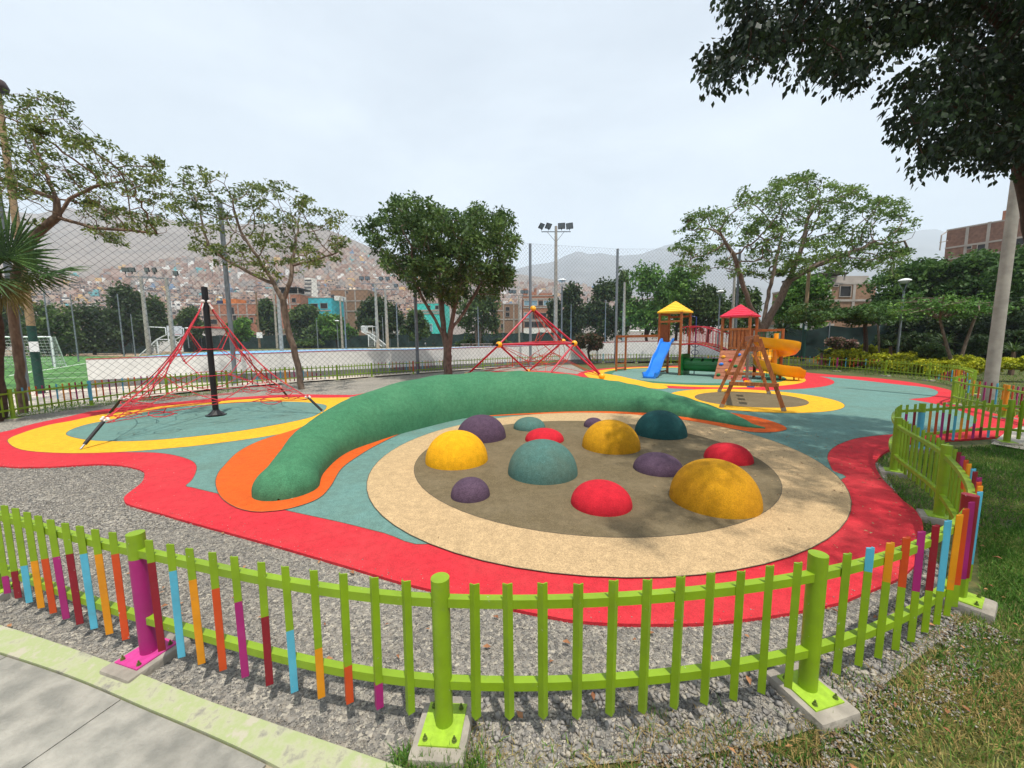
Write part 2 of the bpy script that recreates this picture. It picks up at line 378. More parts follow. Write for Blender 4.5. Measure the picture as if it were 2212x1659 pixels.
# left ellipse with the rope pyramid
yl = [(17, 957), (22, 949), (45, 939), (78, 928), (112, 919), (156, 911), (223, 896.6), (290, 887.6), (357, 878.7), (446, 870.5), (494, 866.5), (620, 860), (690, 861), (770, 861), (800, 872), (760, 900), (690, 925), (617, 938.6), (533, 952), (433, 965), (379, 970.5), (290, 978), (201, 982), (134, 982), (67, 978), (33, 970)]
layer('yellow_rubber_surface', trace(yl), 2, YEL)
il = [(143, 940), (156, 930), (190, 919), (245, 907.7), (312, 892.5), (379, 882), (494, 872.5), (600, 869.5), (660, 871), (700, 876), (705, 883), (695, 892), (660, 907), (533, 931.5), (400, 948), (300, 955.5), (233, 956), (190, 953.5), (156, 947)]
layer('teal_rubber_oval', trace(il), 3, TEAL)
# far play area rings
PLAY_C, PLAY_ANG = (8.33, 18.31), math.atan2(-0.92, -0.40)
layer('red_rubber_ring', ellipse((8.45, 18.2), 6.05, 5.2, PLAY_ANG), 2, RED)
layer('yellow_rubber_ring', ellipse(PLAY_C, 5.35, 4.5, PLAY_ANG), 3, YEL)
layer('green_rubber_ring', ellipse(PLAY_C, 4.75, 3.85, PLAY_ANG), 4, GRN)
layer('pale_teal_rubber_oval', ellipse((8.25, 18.4), 4.2, 3.3, PLAY_ANG), 5, LTE)
octa_y = [at(1262, 808), at(1285, 806), at(1330, 812), at(1370, 821), at(1440, 836), at(1420, 842), at(1350, 832), at(1290, 826)]
layer('yellow_rubber_wedge', [tuple(v[:2]) for v in crom(octa_y, 4)], 6, YEL)
# swing rings
SW_ANG = math.atan2(0.71, 0.70)+math.pi/2
layer('yellow_swing_ring', ellipse((6.54, 10.55), 2.03, 2.275, SW_ANG), 4, YEL)
layer('brown_swing_oval', ellipse((6.53, 10.51), 1.316, 1.557, SW_ANG), 5, BRO)
# orange outline of the mound, tan ring and brown disc of the domes
orange_px = [(466, 1050), (470, 1030), (483, 1012), (517, 978.6), (567, 953.6), (640, 930), (720, 900), (850, 880), (1000, 872), (1170, 868), (1350, 872), (1500, 884), (1601, 897.6), (1650, 908), (1685.5, 919.7), (1699, 928), (1694, 933), (1669, 937), (1626.5, 936.6), (1563, 926), (1475, 910), (1384, 900.7), (1289, 896.4), (1170, 897), (1057, 902), (1020, 903), (970, 910), (887, 932), (820, 962), (770, 992), (737, 1018), (715, 1055), (687, 1083), (632, 1103), (580, 1111), (539, 1110), (502, 1098), (476, 1077)]
layer('orange_rubber_outline', trace(orange_px), 5, ORA)
TAN_ANG = math.atan2(0.77, -0.64)+math.pi/2*0
layer('tan_rubber_ring', ellipse((1.17, 5.55), 3.19, 2.89, math.atan2(-0.77, -0.64)), 6, TAN)
layer('brown_rubber_disc', ellipse((1.02, 5.37), 2.37, 2.33, 0.8), 7, BRO)
ZD = Z+LAY*7
sheet('entrance_path', ccw([tuple(at(*p)[:2]) for p in [(2140, 962), (2178, 932), (2240, 915), (2420, 915), (2420, 1010), (2230, 978)]]), Z+.004, M('pale_concrete', S(176, 168, 154), .9, .12, 6, .3, 40, big=.15))

# ------------------------------------------------------------------ sidewalk and painted kerb, lower left
conc = M('sidewalk_concrete', S(126, 124, 116), 0.9, 0.16, 9, 0.5, 55, col2=S(154, 150, 140), big=0.34, bigscale=1.3)
up_w = crom([at(*p) for p in kerb_up], 6, False)
lo_px = [(-420, 1312), (-200, 1355), (0, 1416), (160, 1470), (316, 1536.7), (446, 1592), (557.5, 1644), (660, 1700), (760, 1760), (860, 1830)]
lo_w = crom([at(*p) for p in lo_px], 6, False)
m, n, l, b = _new('kerb_paint'); b.inputs['Roughness'].default_value = 0.85
g_ = n.new('ShaderNodeNewGeometry'); q = n.new('ShaderNodeTexNoise'); q.inputs['Scale'].default_value = 5.5; q.inputs['Detail'].default_value = 9; q.inputs['Roughness'].default_value = 0.72
l.new(g_.outputs['Position'], q.inputs['Vector']); r = n.new('ShaderNodeValToRGB'); e = r.color_ramp.elements
e[0].position = 0.36; e[0].color = S(128, 124, 114); e[1].position = 0.45; e[1].color = S(164, 164, 134)
x = e.new(0.54); x.color = S(152, 162, 112); x = e.new(0.62); x.color = S(170, 164, 144)
l.new(q.outputs['Fac'], r.inputs['Fac']); l.new(r.outputs['Color'], b.inputs['Base Color'])
bp = n.new('ShaderNodeBump'); bp.inputs['Strength'].default_value = 0.3; bp.inputs['Distance'].default_value = 0.01; l.new(q.outputs['Fac'], bp.inputs['Height']); l.new(bp.outputs['Normal'], b.inputs['Normal'])
KERB = m
kb = MB(); k = min(len(up_w), len(lo_w))
vs = []
for i in range(k):
    a, c = up_w[i], lo_w[i]; inn = (c-a)*0.06
    vs += [(a.x, a.y, -0.05), (a.x, a.y, 0.022), (a.x+inn.x, a.y+inn.y, 0.034), (c.x, c.y, 0.022), (c.x, c.y, -0.05)]
fs = []
for i in range(k-1):
    for j in range(4): fs.append((i*5+j, i*5+j+1, i*5+5+j+1, i*5+5+j))
kb.add(vs, [f[::-1] for f in fs]); structure(kb.build('kerb', KERB, smooth=30))
sw = structure(MB().add([(p.x, p.y, 0.004) for p in lo_w]+[(-0.9, -2, 0.004), (-1.3, -6, 0.004), (-14, -6, 0.004)], [tuple(range(len(lo_w)+3))[::-1]]).build('sidewalk', M('joint_sand', S(142, 132, 112), 0.95, 0.2, 20)))
# slabs between the joints that run square to the kerb
j1, j2 = at(268, 1523), at(38, 1442)
cum = [0]
for i in range(len(lo_w)-1): cum.append(cum[-1]+(lo_w[i+1]-lo_w[i]).length)
def lo_at(s):
    for i in range(len(lo_w)-1):
        if cum[i+1] >= s: t = (s-cum[i])/(cum[i+1]-cum[i]); return lo_w[i].lerp(lo_w[i+1], t), (lo_w[i+1]-lo_w[i]).normalized()
    return lo_w[-1], (lo_w[-1]-lo_w[-2]).normalized()
def s_of(p): return min((( (lo_w[i]-p).length, cum[i]) for i in range(len(lo_w))))[1]
s1, s2 = s_of(j1), s_of(j2); step = max(0.9, abs(s1-s2)); s0 = s1-step*int(s1/step)
for ii in range(9):
    a, c = s0+ii*step-step+0.0035, s0+ii*step-0.0035
    if a < 0.02 or c > cum[-1]-0.02: continue
    top = []; bot = []
    for j in range(7):
        p, d = lo_at(a+(c-a)*j/6); nn = Vector((d.y, -d.x, 0))
        if nn.y > 0: nn = -nn
        top.append(p+nn*0.006); bot.append(p+nn*1.15)
    pl = ccw([tuple(v[:2]) for v in top+bot[::-1]])
    sl = MB().prism(pl, 0.0, 0.014).build('paving_slab', conc, sw)

# soil strip between gravel and lawn
dirt = M('brown_soil', S(104, 80, 60), 0.95, 0.3, 25, 0.7, 60, col2=S(140, 118, 92), big=0.3, bigscale=3)
ds = [(980, 1668), (1100, 1650), (1300, 1632), (1500, 1612), (1650, 1590), (1790, 1545), (1900, 1470), (2000, 1396), (2060, 1338), (2085, 1345), (2050, 1392), (1960, 1462), (1860, 1530), (1760, 1580), (1640, 1622), (1480, 1645), (1250, 1668), (1000, 1690)]

# ------------------------------------------------------------------ gravel stones near the fence, as real stones
rng = np.random.default_rng(7)
def stones(name, P, size, mat, squash=0.65, flat=False):
    """irregular 8-faced stones at P (n,2) with the given sizes"""
    n = len(P)
    base = np.array([(1, 0, 0), (0, 1, 0), (-1, 0, 0), (0, -1, 0), (0, 0, 1), (0, 0, -1)], float)
    v = base[None]*(0.55+0.75*rng.random((n, 6, 1)))+rng.normal(0, 0.22, (n, 6, 3))
    v *= (0.5*size)[:, None, None]; v[:, :, 2] *= squash
    a = rng.random(n)*6.283; c, s = np.cos(a), np.sin(a)
    x = v[:, :, 0]*c[:, None]-v[:, :, 1]*s[:, None]; y = v[:, :, 0]*s[:, None]+v[:, :, 1]*c[:, None]
    z = v[:, :, 2]+(size*0.16)[:, None]
    vv = np.stack([x+P[:, 0:1], y+P[:, 1:2], z], 2).reshape(-1, 3)
    f = np.array([(0, 1, 4), (1, 2, 4), (2, 3, 4), (3, 0, 4), (1, 0, 5), (2, 1, 5), (3, 2, 5), (0, 3, 5)])
    ff = (f[None]+6*np.arange(n)[:, None, None]).reshape(-1, 3)
    return stuff(np_mesh(name, vv, ff, mat))
def scatter(n, x0, x1, y0, y1, inside, outside=None):
    P = np.stack([rng.uniform(x0, x1, n), rng.uniform(y0, y1, n)], 1)
    k = inpoly(P, inside)
    if outside is not None: k &= ~inpoly(P, outside)
    return P[k]
P = scatter(270000, -5.2, 3.2, 0.9, 3.3, gravel_poly, red_poly)
stones('gravel', P, rng.uniform(0.005, 0.0115, len(P)), GRAV)
P2_ = scatter(45000, -7, -1.5, 3.3, 6.0, gravel_poly, red_poly)
o = stones('gravel', P2_, rng.uniform(0.012, 0.024, len(P2_)), GRAV)
rock_px = [(1000, 1590), (1100, 1480), (1400, 1470), (1640, 1440), (1760, 1440), (1860, 1340), (1980, 1280), (2070, 1310), (2020, 1390), (1900, 1470), (1800, 1545), (1650, 1600), (1400, 1630), (1150, 1640)]
rock_poly = trace(rock_px, 3)
ROCK = gravel_mat('crushed_rock', 22, [S(108, 106, 104), S(150, 145, 138), S(126, 122, 118), S(172, 163, 148), S(114, 110, 108)])
P3_ = scatter(9000, -0.4, 3.4, 1.0, 2.6, rock_poly)
stones('crushed_rock', P3_, rng.uniform(0.014, 0.046, len(P3_))*rng.uniform(0.6, 1, len(P3_)), ROCK, 0.7)

ds_poly = trace(ds, 3)
P4_ = scatter(16000, -0.9, 3.6, 0.6, 2.6, ds_poly); P4_ = P4_[rng.random(len(P4_)) < .55]; stones('gravel', P4_, rng.uniform(.005, .015, len(P4_)), GRAV)
# ------------------------------------------------------------------ grass blades
def blades(name, P, h, mat, w=0.006, lean=0.5):
    n = len(P); a = rng.random(n)*6.283; d = np.stack([np.cos(a), np.sin(a)], 1); s = np.stack([-d[:, 1], d[:, 0]], 1)
    b = rng.random(n)*6.283; ld = np.stack([np.cos(b), np.sin(b)], 1)*(rng.random(n)*lean)[:, None]
    hh = h*rng.uniform(0.5, 1.25, n); ww = w*rng.uniform(0.6, 1.3, n)
    v = np.zeros((n, 6, 3)); 
    for i, (t, wf) in enumerate(((0, 1), (0.55, 0.8), (1, 0.1))):
        c = P + ld*(hh*t**1.6)[:, None]
        v[:, 2*i, :2] = c+s*(ww*wf/2)[:, None]; v[:, 2*i+1, :2] = c-s*(ww*wf/2)[:, None]
        v[:, 2*i:2*i+2, 2] = (hh*(t-0.35*t*t*np.linalg.norm(ld, axis=1))-0.012)[:, None]
    f = np.array([(0, 1, 3, 2), (2, 3, 5, 4)]); ff = (f[None]+6*np.arange(n)[:, None, None]).reshape(-1, 4)
    return stuff(np_mesh(name, v.reshape(-1, 3), ff, mat))
def grass_mat(name, c1, c2, c3, sc=1.2):
    m, n, l, b = _new(name); b.inputs['Roughness'].default_value = 0.7; b.inputs['Specular IOR Level'].default_value = 0.25
    g_ = n.new('ShaderNodeNewGeometry'); q = n.new('ShaderNodeTexNoise'); q.inputs['Scale'].default_value = 60; l.new(g_.outputs['Position'], q.inputs['Vector'])
    q2 = n.new('ShaderNodeTexNoise'); q2.inputs['Scale'].default_value = sc; q2.inputs['Detail'].default_value = 5; l.new(g_.outputs['Position'], q2.inputs['Vector'])
    ad = n.new('ShaderNodeMath'); ad.operation = 'ADD'; l.new(q.outputs['Fac'], ad.inputs[0]); l.new(q2.outputs['Fac'], ad.inputs[1])
    ha = n.new('ShaderNodeMath'); ha.operation = 'MULTIPLY'; ha.inputs[1].default_value = 0.5; l.new(ad.outputs[0], ha.inputs[0])
    r = n.new('ShaderNodeValToRGB'); e = r.color_ramp.elements
    e[0].position = 0.40; e[0].color = c1; e[1].position = 0.62; e[1].color = c3; x = e.new(0.52); x.color = c2
    l.new(ha.outputs[0], r.inputs['Fac']); l.new(r.outputs['Color'], b.inputs['Base Color'])
    tr = n.new('ShaderNodeBsdfTranslucent'); l.new(r.outputs['Color'], tr.inputs['Color']); ms = n.new('ShaderNodeMixShader'); ms.inputs['Fac'].default_value = 0.3
    l.new(b.outputs['BSDF'], ms.inputs[1]); l.new(tr.outputs['BSDF'], ms.inputs[2]); l.new(ms.outputs['Shader'], n['Material Output'].inputs['Surface'])
    return m
GRASS = grass_mat('grass_blades', S(66, 104, 38), S(98, 138, 54), S(172, 162, 98))
STRAW = grass_mat('straw_blades', S(150, 128, 76), S(186, 160, 104), S(120, 126, 60))
lawn_px = [(1010, 1700), (1050, 1672), (1250, 1660), (1500, 1640), (1640, 1618), (1760, 1578), (1860, 1528), (1960, 1460), (2050, 1390), (2085, 1340), (2120, 1290), (2110, 1150), (2060, 1060), (1960, 990), (1990, 975), (2100, 965), (2400, 950), (2700, 1000), (2700, 1700)]
lawn_poly = ccw([tuple(at(*p)[:2]) for p in lawn_px])
inner_px = [(1893, 1016), (1905, 1037), (1929, 1062), (1950, 1085), (1971, 1101), (1988, 1122), (2000, 1150), (2040, 1120), (2030, 1090), (1990, 1040), (1935, 1000), (1930, 975), (1900, 992)]
inner_poly = ccw([tuple(at(*p)[:2]) for p in inner_px])
A = scatter(90000, 0.2, 6.0, 0.6, 3.2, lawn_poly); B = scatter(60000, 3, 9.5, 2.2, 7, lawn_poly); C_ = scatter(16000, 3, 6, 2.4, 6, inner_poly)
# thin, dry edge: fewer blades close to the soil
dens = rng.random(len(A)) < np.clip((A[:, 0]-0.9)*0.35+0.30, 0.22, 1.0)
A = A[dens]
blades('grass', A, 0.055, GRASS, 0.0055, 0.9); blades('grass', B, 0.06, GRASS, 0.009, 0.9); blades('grass', C_, 0.06, GRASS, 0.008, 0.9)
edge_w = crom([at(*p) for p in [(860, 1668), (960, 1690), (1100, 1672), (1300, 1650), (1500, 1632), (1650, 1608), (1800, 1560), (1920, 1470), (2020, 1392), (2078, 1330)]], 12, False)
ei = rng.integers(0, len(edge_w)-1, 9000); ef = rng.random(9000)[:, None]; E0 = np.array([p[:2] for p in edge_w]); EP = E0[ei]*(1-ef)+E0[ei+1]*ef
tn = E0[ei+1]-E0[ei]; tn /= np.linalg.norm(tn, axis=1)[:, None]; en = np.stack([tn[:, 1], -tn[:, 0]], 1)
wob = .05*np.sin(EP[:, :1]*7)+.04*np.sin(EP[:, :1]*17+1)
stones('gravel', EP[:5200]+en[:5200]*(wob[:5200]+.02+np.abs(rng.normal(0, .085, (5200, 1)))), rng.uniform(.005, .02, 5200), GRAV)
q_ = EP[5200:]+en[5200:]*(wob[5200:]-.02+rng.normal(0, .06, (3800, 1))); blades('dry_grass', q_[:2600], .05, STRAW, .004, 1.5); blades('grass', q_[2600:], .06, GRASS, .005, 1.0)
stones('soil_clods', EP[::6]+en[::6]*(.07+wob[::6]+rng.normal(0, .04, (1500, 1))), rng.uniform(.008, .022, 1500), dirt, .4)
ds2 = scatter(9000, -0.9, 3.6, 0.6, 2.6, ds_poly); ds2 = ds2[rng.random(len(ds2)) < .35]
blades('dry_grass', ds2, 0.04, STRAW, 0.004, 1.6)
S0 = scatter(26000, 0.6, 2.6, 0.6, 1.75, lawn_poly); S0 = S0[rng.random(len(S0)) < np.clip(.2+.8*np.sin(S0[:, 0]*3.1+1.2)*np.sin(S0[:, 1]*4.7), 0, .8)]; blades('dry_grass', S0, .04, STRAW, .0042, 1.8)
S1 = scatter(16000, 0.2, 3.8, 0.6, 2.3, lawn_poly); S1 = S1[rng.random(len(S1)) < np.clip(1.1-(S1[:, 0]-0.9)*0.45, 0.12, 0.8)]
blades('dry_grass', S1, 0.045, STRAW, 0.004, 1.6)
tuft = ccw([tuple(at(*p)[:2]) for p in [(840, 1660), (858, 1628), (876, 1634), (940, 1642), (1006, 1636), (1030, 1630), (1050, 1660), (1030, 1710), (845, 1710)]])
T_ = scatter(30000, -1.2, 0.6, 0.8, 1.6, tuft); blades('grass', T_[:2600], 0.075, GRASS, 0.006, 1.0)
far_lawn = [(8.2, 6.6), (10, 7.5), (11.4, 9.8), (15.5, 13.5), (16.5, 17), (16, 20.5), (20, 24), (26, 30), (34, 22), (34, 5), (12, 3.0)]
F_ = scatter(150000, 8, 34, 3, 30, far_lawn); F_ = F_[rng.random(len(F_)) < np.clip(12/np.hypot(F_[:, 0], F_[:, 1])**1.0, 0, 1)]
F_ = F_[~inpoly(F_, red_poly)]
blades('grass', F_, 0.07, GRASS, 0.016, 0.9)
strip_l = [(-14.5, 7.0), (-11.5, 8.5), (-11.0, 10.4), (-9.5, 13.2), (-9.9, 14.3), (-12.2, 11.2), (-15, 9.5)]
G_ = scatter(30000, -15, -9, 7, 15, strip_l); G_ = G_[~inpoly(G_, red_poly)]; blades('grass', G_, 0.05, GRASS, 0.012, 0.9)

rw = [Vector((p[0], p[1], 0)) for p in red_poly]; RP = []
for i in range(len(rw)):
    a_, c_ = rw[i], rw[(i+1) % len(rw)]
    if a_.y > 6.5 or a_.x > 3.4: continue
    for k_ in range(int((c_-a_).length*38)): q = a_.lerp(c_, rng.random()); d_ = (c_-a_).normalized(); n_ = Vector((-d_.y, d_.x, 0)); s_ = abs(rng.normal(0, .05))*(4 if rng.random() < .12 else 1); RP.append((q.x+n_.x*s_, q.y+n_.y*s_))
RP = np.array(RP); so = stones('stray_gravel', RP, rng.uniform(.004, .011, len(RP)), GRAV); so.location.z += Z
# fallen leaves and small litter
def litter(name, P, z, mat, s0=0.03, s1=0.06):
    n = len(P); a = rng.random(n)*6.283; L_ = rng.uniform(s0, s1, n)
    base = np.array([(-0.5, 0, 0.0), (-0.05, 0.24, 0.22), (0.5, 0, 0.1), (-0.12, -0.26, 0.26)])
    v = base[None]+rng.normal(0, 0.06, (n, 4, 3)); v[:, :, 2] = np.abs(v[:, :, 2]); v *= L_[:, None, None]
    c, s = np.cos(a)[:, None], np.sin(a)[:, None]
    x = v[:, :, 0]*c-v[:, :, 1]*s+P[:, 0:1]; y = v[:, :, 0]*s+v[:, :, 1]*c+P[:, 1:2]
    vv = np.stack([x, y, v[:, :, 2]+np.asarray(z).reshape(-1, 1)+0.004], 2).reshape(-1, 3)
    f = np.array([(0, 1, 2), (0, 2, 3)]); ff = (f[None]+4*np.arange(n)[:, None, None]).reshape(-1, 3)
    return stuff(np_mesh(name, vv, ff, mat))
DEAD = M('dead_leaf', S(122, 76, 48), 0.8, 0.3, 9, col2=S(168, 120, 80))
Lp = scatter(900, -3, 3.6, 0.9, 3.2, gravel_poly, red_poly); Lp = Lp[rng.random(len(Lp)) < 0.16]
litter('fallen_leaves', Lp, np.full(len(Lp), 0.012), DEAD, 0.025, 0.05)
Lq = scatter(900, 0.4, 5.5, 0.7, 4.5, lawn_poly); Lq = Lq[rng.random(len(Lq)) < 0.33]
litter('fallen_leaves', Lq, rng.uniform(0.012, 0.03, len(Lq)), DEAD, 0.022, 0.042)
BITS = M('leaf_bits', S(92, 64, 44), 0.9, 0.4, 9, col2=S(180, 150, 110))
Lr = scatter(2600, 1.6, 5.2, 2.2, 7.5, red_poly); wgt = np.clip((Lr[:, 0]-1.6)/2.6, 0, 1)**1.5
Lr = Lr[rng.random(len(Lr)) < wgt*0.5]
litter('leaf_litter', Lr, np.full(len(Lr), ZD+0.002), BITS, 0.012, 0.035)
Ls = scatter(500, -7, 3, 3, 9.5, red_poly); Ls = Ls[rng.random(len(Ls)) < 0.25]
litter('leaf_litter', Ls, np.full(len(Ls), ZD+0.002), BITS, 0.012, 0.03)
# ================================================================== MOUND AND DOMES
def make_mound():
    near = [(700, 1022), (745, 982), (804, 958), (904, 927.5), (1017, 902), (1170, 892), (1289, 889), (1399, 893), (1479, 902), (1563, 915.5), (1610, 923.5), (1653, 927)]
    wd = [.62, .80, 1.06, 1.42, 1.72, 1.9, 1.75, 1.4, 1.0, .55, .28, .03]
    ht = [.32, .45, .61, .77, .87, .86, .68, .46, .27, .12, .05, .01]
    Np = [at(*p, Z) for p in near]; C = []
    for i, p in enumerate(Np):
        t = (Np[min(i+1, len(Np)-1)]-Np[max(i-1, 0)]).normalized()
        C.append((p+Vector((-t.y, t.x, 0))*wd[i]/2, wd[i]/2, ht[i]))
    c0 = at(620, 1058, Z); r0, h0 = 0.33, 0.28
    C = [(c0, r0, h0)]+C; d0 = (C[1][0]-c0).normalized()
    cap = []
    for ph in (2, 7, 14, 22, 31, 41, 52, 64, 77):
        k = math.sin(rad(ph)); q = math.cos(rad(ph)); cap.append((c0-d0*r0*q, r0*k, h0*k**0.95))
    K = 7
    pos = [c[0] for c in cap]+crom([c[0] for c in C], K, False)
    ww = [c[1] for c in cap]+[v.x for v in crom([Vector((c[1], 0, 0)) for c in C], K, False)]
    hh = [c[2] for c in cap]+[v.x for v in crom([Vector((c[2], 0, 0)) for c in C], K, False)]
    dirs = []
    for i in range(len(pos)):
        t = (pos[min(i+1, len(pos)-1)]-pos[max(i-1, 0)]).normalized(); dirs.append(Vector((-t.y, t.x, 0)))
    nu = 26; V = []; F = []; n = nu+1
    for i, p in enumerate(pos):
        for j in range(n):
            u = j/nu; a = math.sin(math.pi*u); q = p-dirs[i]*ww[i]*math.cos(math.pi*u)
            w_ = 0.012*math.sin(q.x*5.1+q.y*3.3)+0.010*math.sin(q.x*9.7-q.y*7.1)
            V.append((q.x, q.y, 0.04+(hh[i]+w_*min(1, hh[i]*3))*a**0.86 if 0 < j < nu else 0.02))
    for i in range(len(pos)-1):
        for j in range(nu): F.append((i*n+j, (i+1)*n+j, (i+1)*n+j+1, i*n+j+1))
    b = MB(); b.add(V, F); o = b.build('play_mound', MND, smooth=80, loc=(0.7, 8.5, 0))
    return tag(o, 'long curved green rubber mound rising behind the coloured domes', 'mound')
make_mound()
DY = rubber('dome_yellow', S(246, 180, 28), 0.16, 0.18, 150, S(196, 120, 20))
DYW = rubber('dome_worn_yellow', S(212, 154, 28), 0.2, 0.6, 150, S(150, 98, 26))
DP = rubber('dome_purple', S(90, 70, 88), 0.3, 0.3, 150, S(110, 92, 104))
DT = rubber('dome_teal', S(84, 124, 116), 0.24, 0.55, 150, S(92, 96, 78))
DD = rubber('dome_dark_teal', S(36, 82, 82), 0.26, 0.25, 150, S(52, 88, 84))
DR = rubber('dome_red', S(208, 40, 54), 0.16, 0.18, 150, S(150, 40, 44))
DOMES = [
 ((990, 1090, 958, 898), DP, .42, .38, 'large purple dome behind the bright yellow dome'),
 ((1110, 1177, 932, 902), DT, .30, .20, 'small low teal dome at the far rim, right of the large purple dome'),
 ((1135, 1217, 961, 929), DR, .32, .185, 'low red dome half hidden behind the large teal dome'),
 ((1262, 1303, 925, 903), DP, .19, .16, 'tiny purple dome peeking over the yellow dome by the mound'),
 ((1257, 1381, 982, 911), DYW, .435, .41, 'large worn yellow dome between the red and dark teal domes'),
 ((1370, 1482, 950, 890), DD, .43, .41, 'large dark green-blue dome by the right end of the mound'),
 ((922, 1053, 1016, 934), DY, .425, .41, 'large bright clean yellow dome, leftmost of the big ones'),
 ((1099, 1245, 1048, 955), DT, .43, .405, 'large patchy teal dome in the middle of the brown disc'),
 ((1367, 1474, 1030, 980), DP, .30, .20, 'low wide purple dome right of the large teal dome'),
 ((1518, 1626, 1005, 959), DR, .30, .215, 'low red dome in the tree shade at the right rim'),
 ((975, 1058, 1087, 1034), DP, .207, .185, 'small purple dome alone at the near left rim of the brown disc'),
 ((1233, 1363, 1116, 1043), DR, .30, .22, 'bright red dome nearest to the fence'),
 ((1441, 1639, 1117, 997), DYW, .42, .415, 'largest looking mottled yellow dome at the near right rim')]
for (l_, r_, b_, t_), mt, R, H_, lab in DOMES:
    near = at((l_+r_)/2, b_, ZD); c = near+Vector((near.x, near.y, 0)).normalized()*R; c.z = ZD
    prof = [(R*1.0, -0.01)]+[(R*math.cos(t)**(0.92), H_*math.sin(t)) for t in [0.03+i*(math.pi/2-0.05)/16 for i in range(17)]]
    b = MB(); b.lathe(c, prof, 48); o = b.build('rubber_dome', mt, smooth=50, loc=c); tag(o, lab, 'dome', 'rubber domes on the brown disc')

# ================================================================== PICKET FENCES
def paint(name, c):
    """brushed metal paint with chips, scuffs and grime"""
    m, n, l, b = _new(name); b.inputs['Roughness'].default_value = .42; b.inputs['Specular IOR Level'].default_value = .5; c = tuple(v*.74 for v in c[:3])+(1,)
    g_ = n.new('ShaderNodeNewGeometry'); P = g_.outputs['Position']
    def noise(sc, det, a, z, lo_, hi_, rough=.6):
        q = n.new('ShaderNodeTexNoise'); q.inputs['Scale'].default_value = sc; q.inputs['Detail'].default_value = det; q.inputs['Roughness'].default_value = rough; l.new(P, q.inputs['Vector'])
        r = n.new('ShaderNodeMapRange'); r.inputs['From Min'].default_value = a; r.inputs['From Max'].default_value = z; r.inputs['To Min'].default_value = lo_; r.inputs['To Max'].default_value = hi_; l.new(q.outputs['Fac'], r.inputs['Value']); return r.outputs['Result']
    def mix(A, B, f, mode='MIX'):
        x = n.new('ShaderNodeMix'); x.data_type = 'RGBA'; x.blend_type = mode
        for k, v in (('A', A), ('B', B), ('Factor', f)):
            if hasattr(v, 'links'): l.new(v, x.inputs[k])
            else: x.inputs[k].default_value = v
        return x.outputs['Result']
    o = mix(c, noise(7, 4, .3, .7, .84, 1.08), 1.0, 'MULTIPLY')
    o = mix(o, tuple(v*.55+.05 for v in c[:3])+(1,), noise(22, 7, .58, .74, 0, .5, .7))
    o = mix(o, (.42, .42, .38, 1), noise(46, 3, .71, .74, 0, .8))
    l.new(o, b.inputs['Base Color']); l.new(noise(9, 4, .3, .7, .34, .6), b.inputs['Roughness'])
    return m
def paint_plain(name, c): return M(name, tuple(v*0.74 for v in c[:3]), 0.42, 0.06, 14, 0.12, 25, spec=0.5, big=0.08, bigscale=5)
LIME = paint('lime_paint', S(144, 178, 24))
LIME2 = M('plate_lime_paint', S(146, 178, 48), 0.6, 0.12, 30, 0.3, 60)
CYC = [paint('magenta_paint', S(178, 32, 120)), paint('dark_red_paint', S(150, 14, 38)), paint('cyan_paint', S(92, 190, 220)), paint('yellow_paint', S(240, 156, 10)), paint('orange_paint', S(222, 80, 22))]
PINKP = M('pink_plate_paint', S(190, 58, 132), 0.6, 0.12, 30, 0.3, 60)
FOOT = M('footing_concrete', S(150, 142, 130), 0.9, 0.16, 14, 0.5, 50, big=0.18, bigscale=4)
BOLT = M('bolt_steel', S(96, 110, 50), 0.5, 0.2, 40, metal=0.5)
PT = 0.70          # height of pickets and posts
_pk = {}
def picket_mesh(ci, z, top):
    """L-section picket; painted below z (top False) or above z (top True)"""
    key = (ci, round(z, 2), top)
    if key in _pk: return _pk[key]
    pr = [(-.0205, .0), (0, .0205), (.0205, .0), (.0185, -.003), (0, .0158), (-.0185, -.003)]
    zs = [0.105, PT-0.008, PT]
    if 0.12 < z < PT-0.02: zs = [0.105, z, PT-0.008, PT]
    b = MB(); vs = []
    for k, zz in enumerate(zs):
        for (x, y) in pr:
            last = (k == len(zs)-1)
            vs.append((x*(0.9 if last else 1), y, zz-(0.007 if last and abs(x) > .001 else 0)))
    fs = []; ms = []
    for k in range(len(zs)-1):
        mid = (zs[k]+zs[k+1])/2; painted = (mid > z) if top else (mid < z)
        for j in range(6): fs.append((k*6+j, k*6+(j+1) % 6, k*6+6+(j+1) % 6, k*6+6+j)); ms.append(1 if painted else 0)
    nn = len(zs)-1
    for k, mid in ((0, 0.1), (nn, PT)):
        painted = (mid > z) if top else (mid < z)
        for q in ((0, 1, 4, 5), (1, 2, 3, 4)): fs.append(tuple(k*6+i for i in q)); ms.append(1 if painted else 0)
    me = bpy.data.meshes.new('picket'); me.from_pydata(vs, [], fs)
    me.materials.append(LIME); me.materials.append(CYC[ci] if ci is not None else LIME); me.polygons.foreach_set('material_index', ms); me.update()
    _pk[key] = me; return me
_post = {}
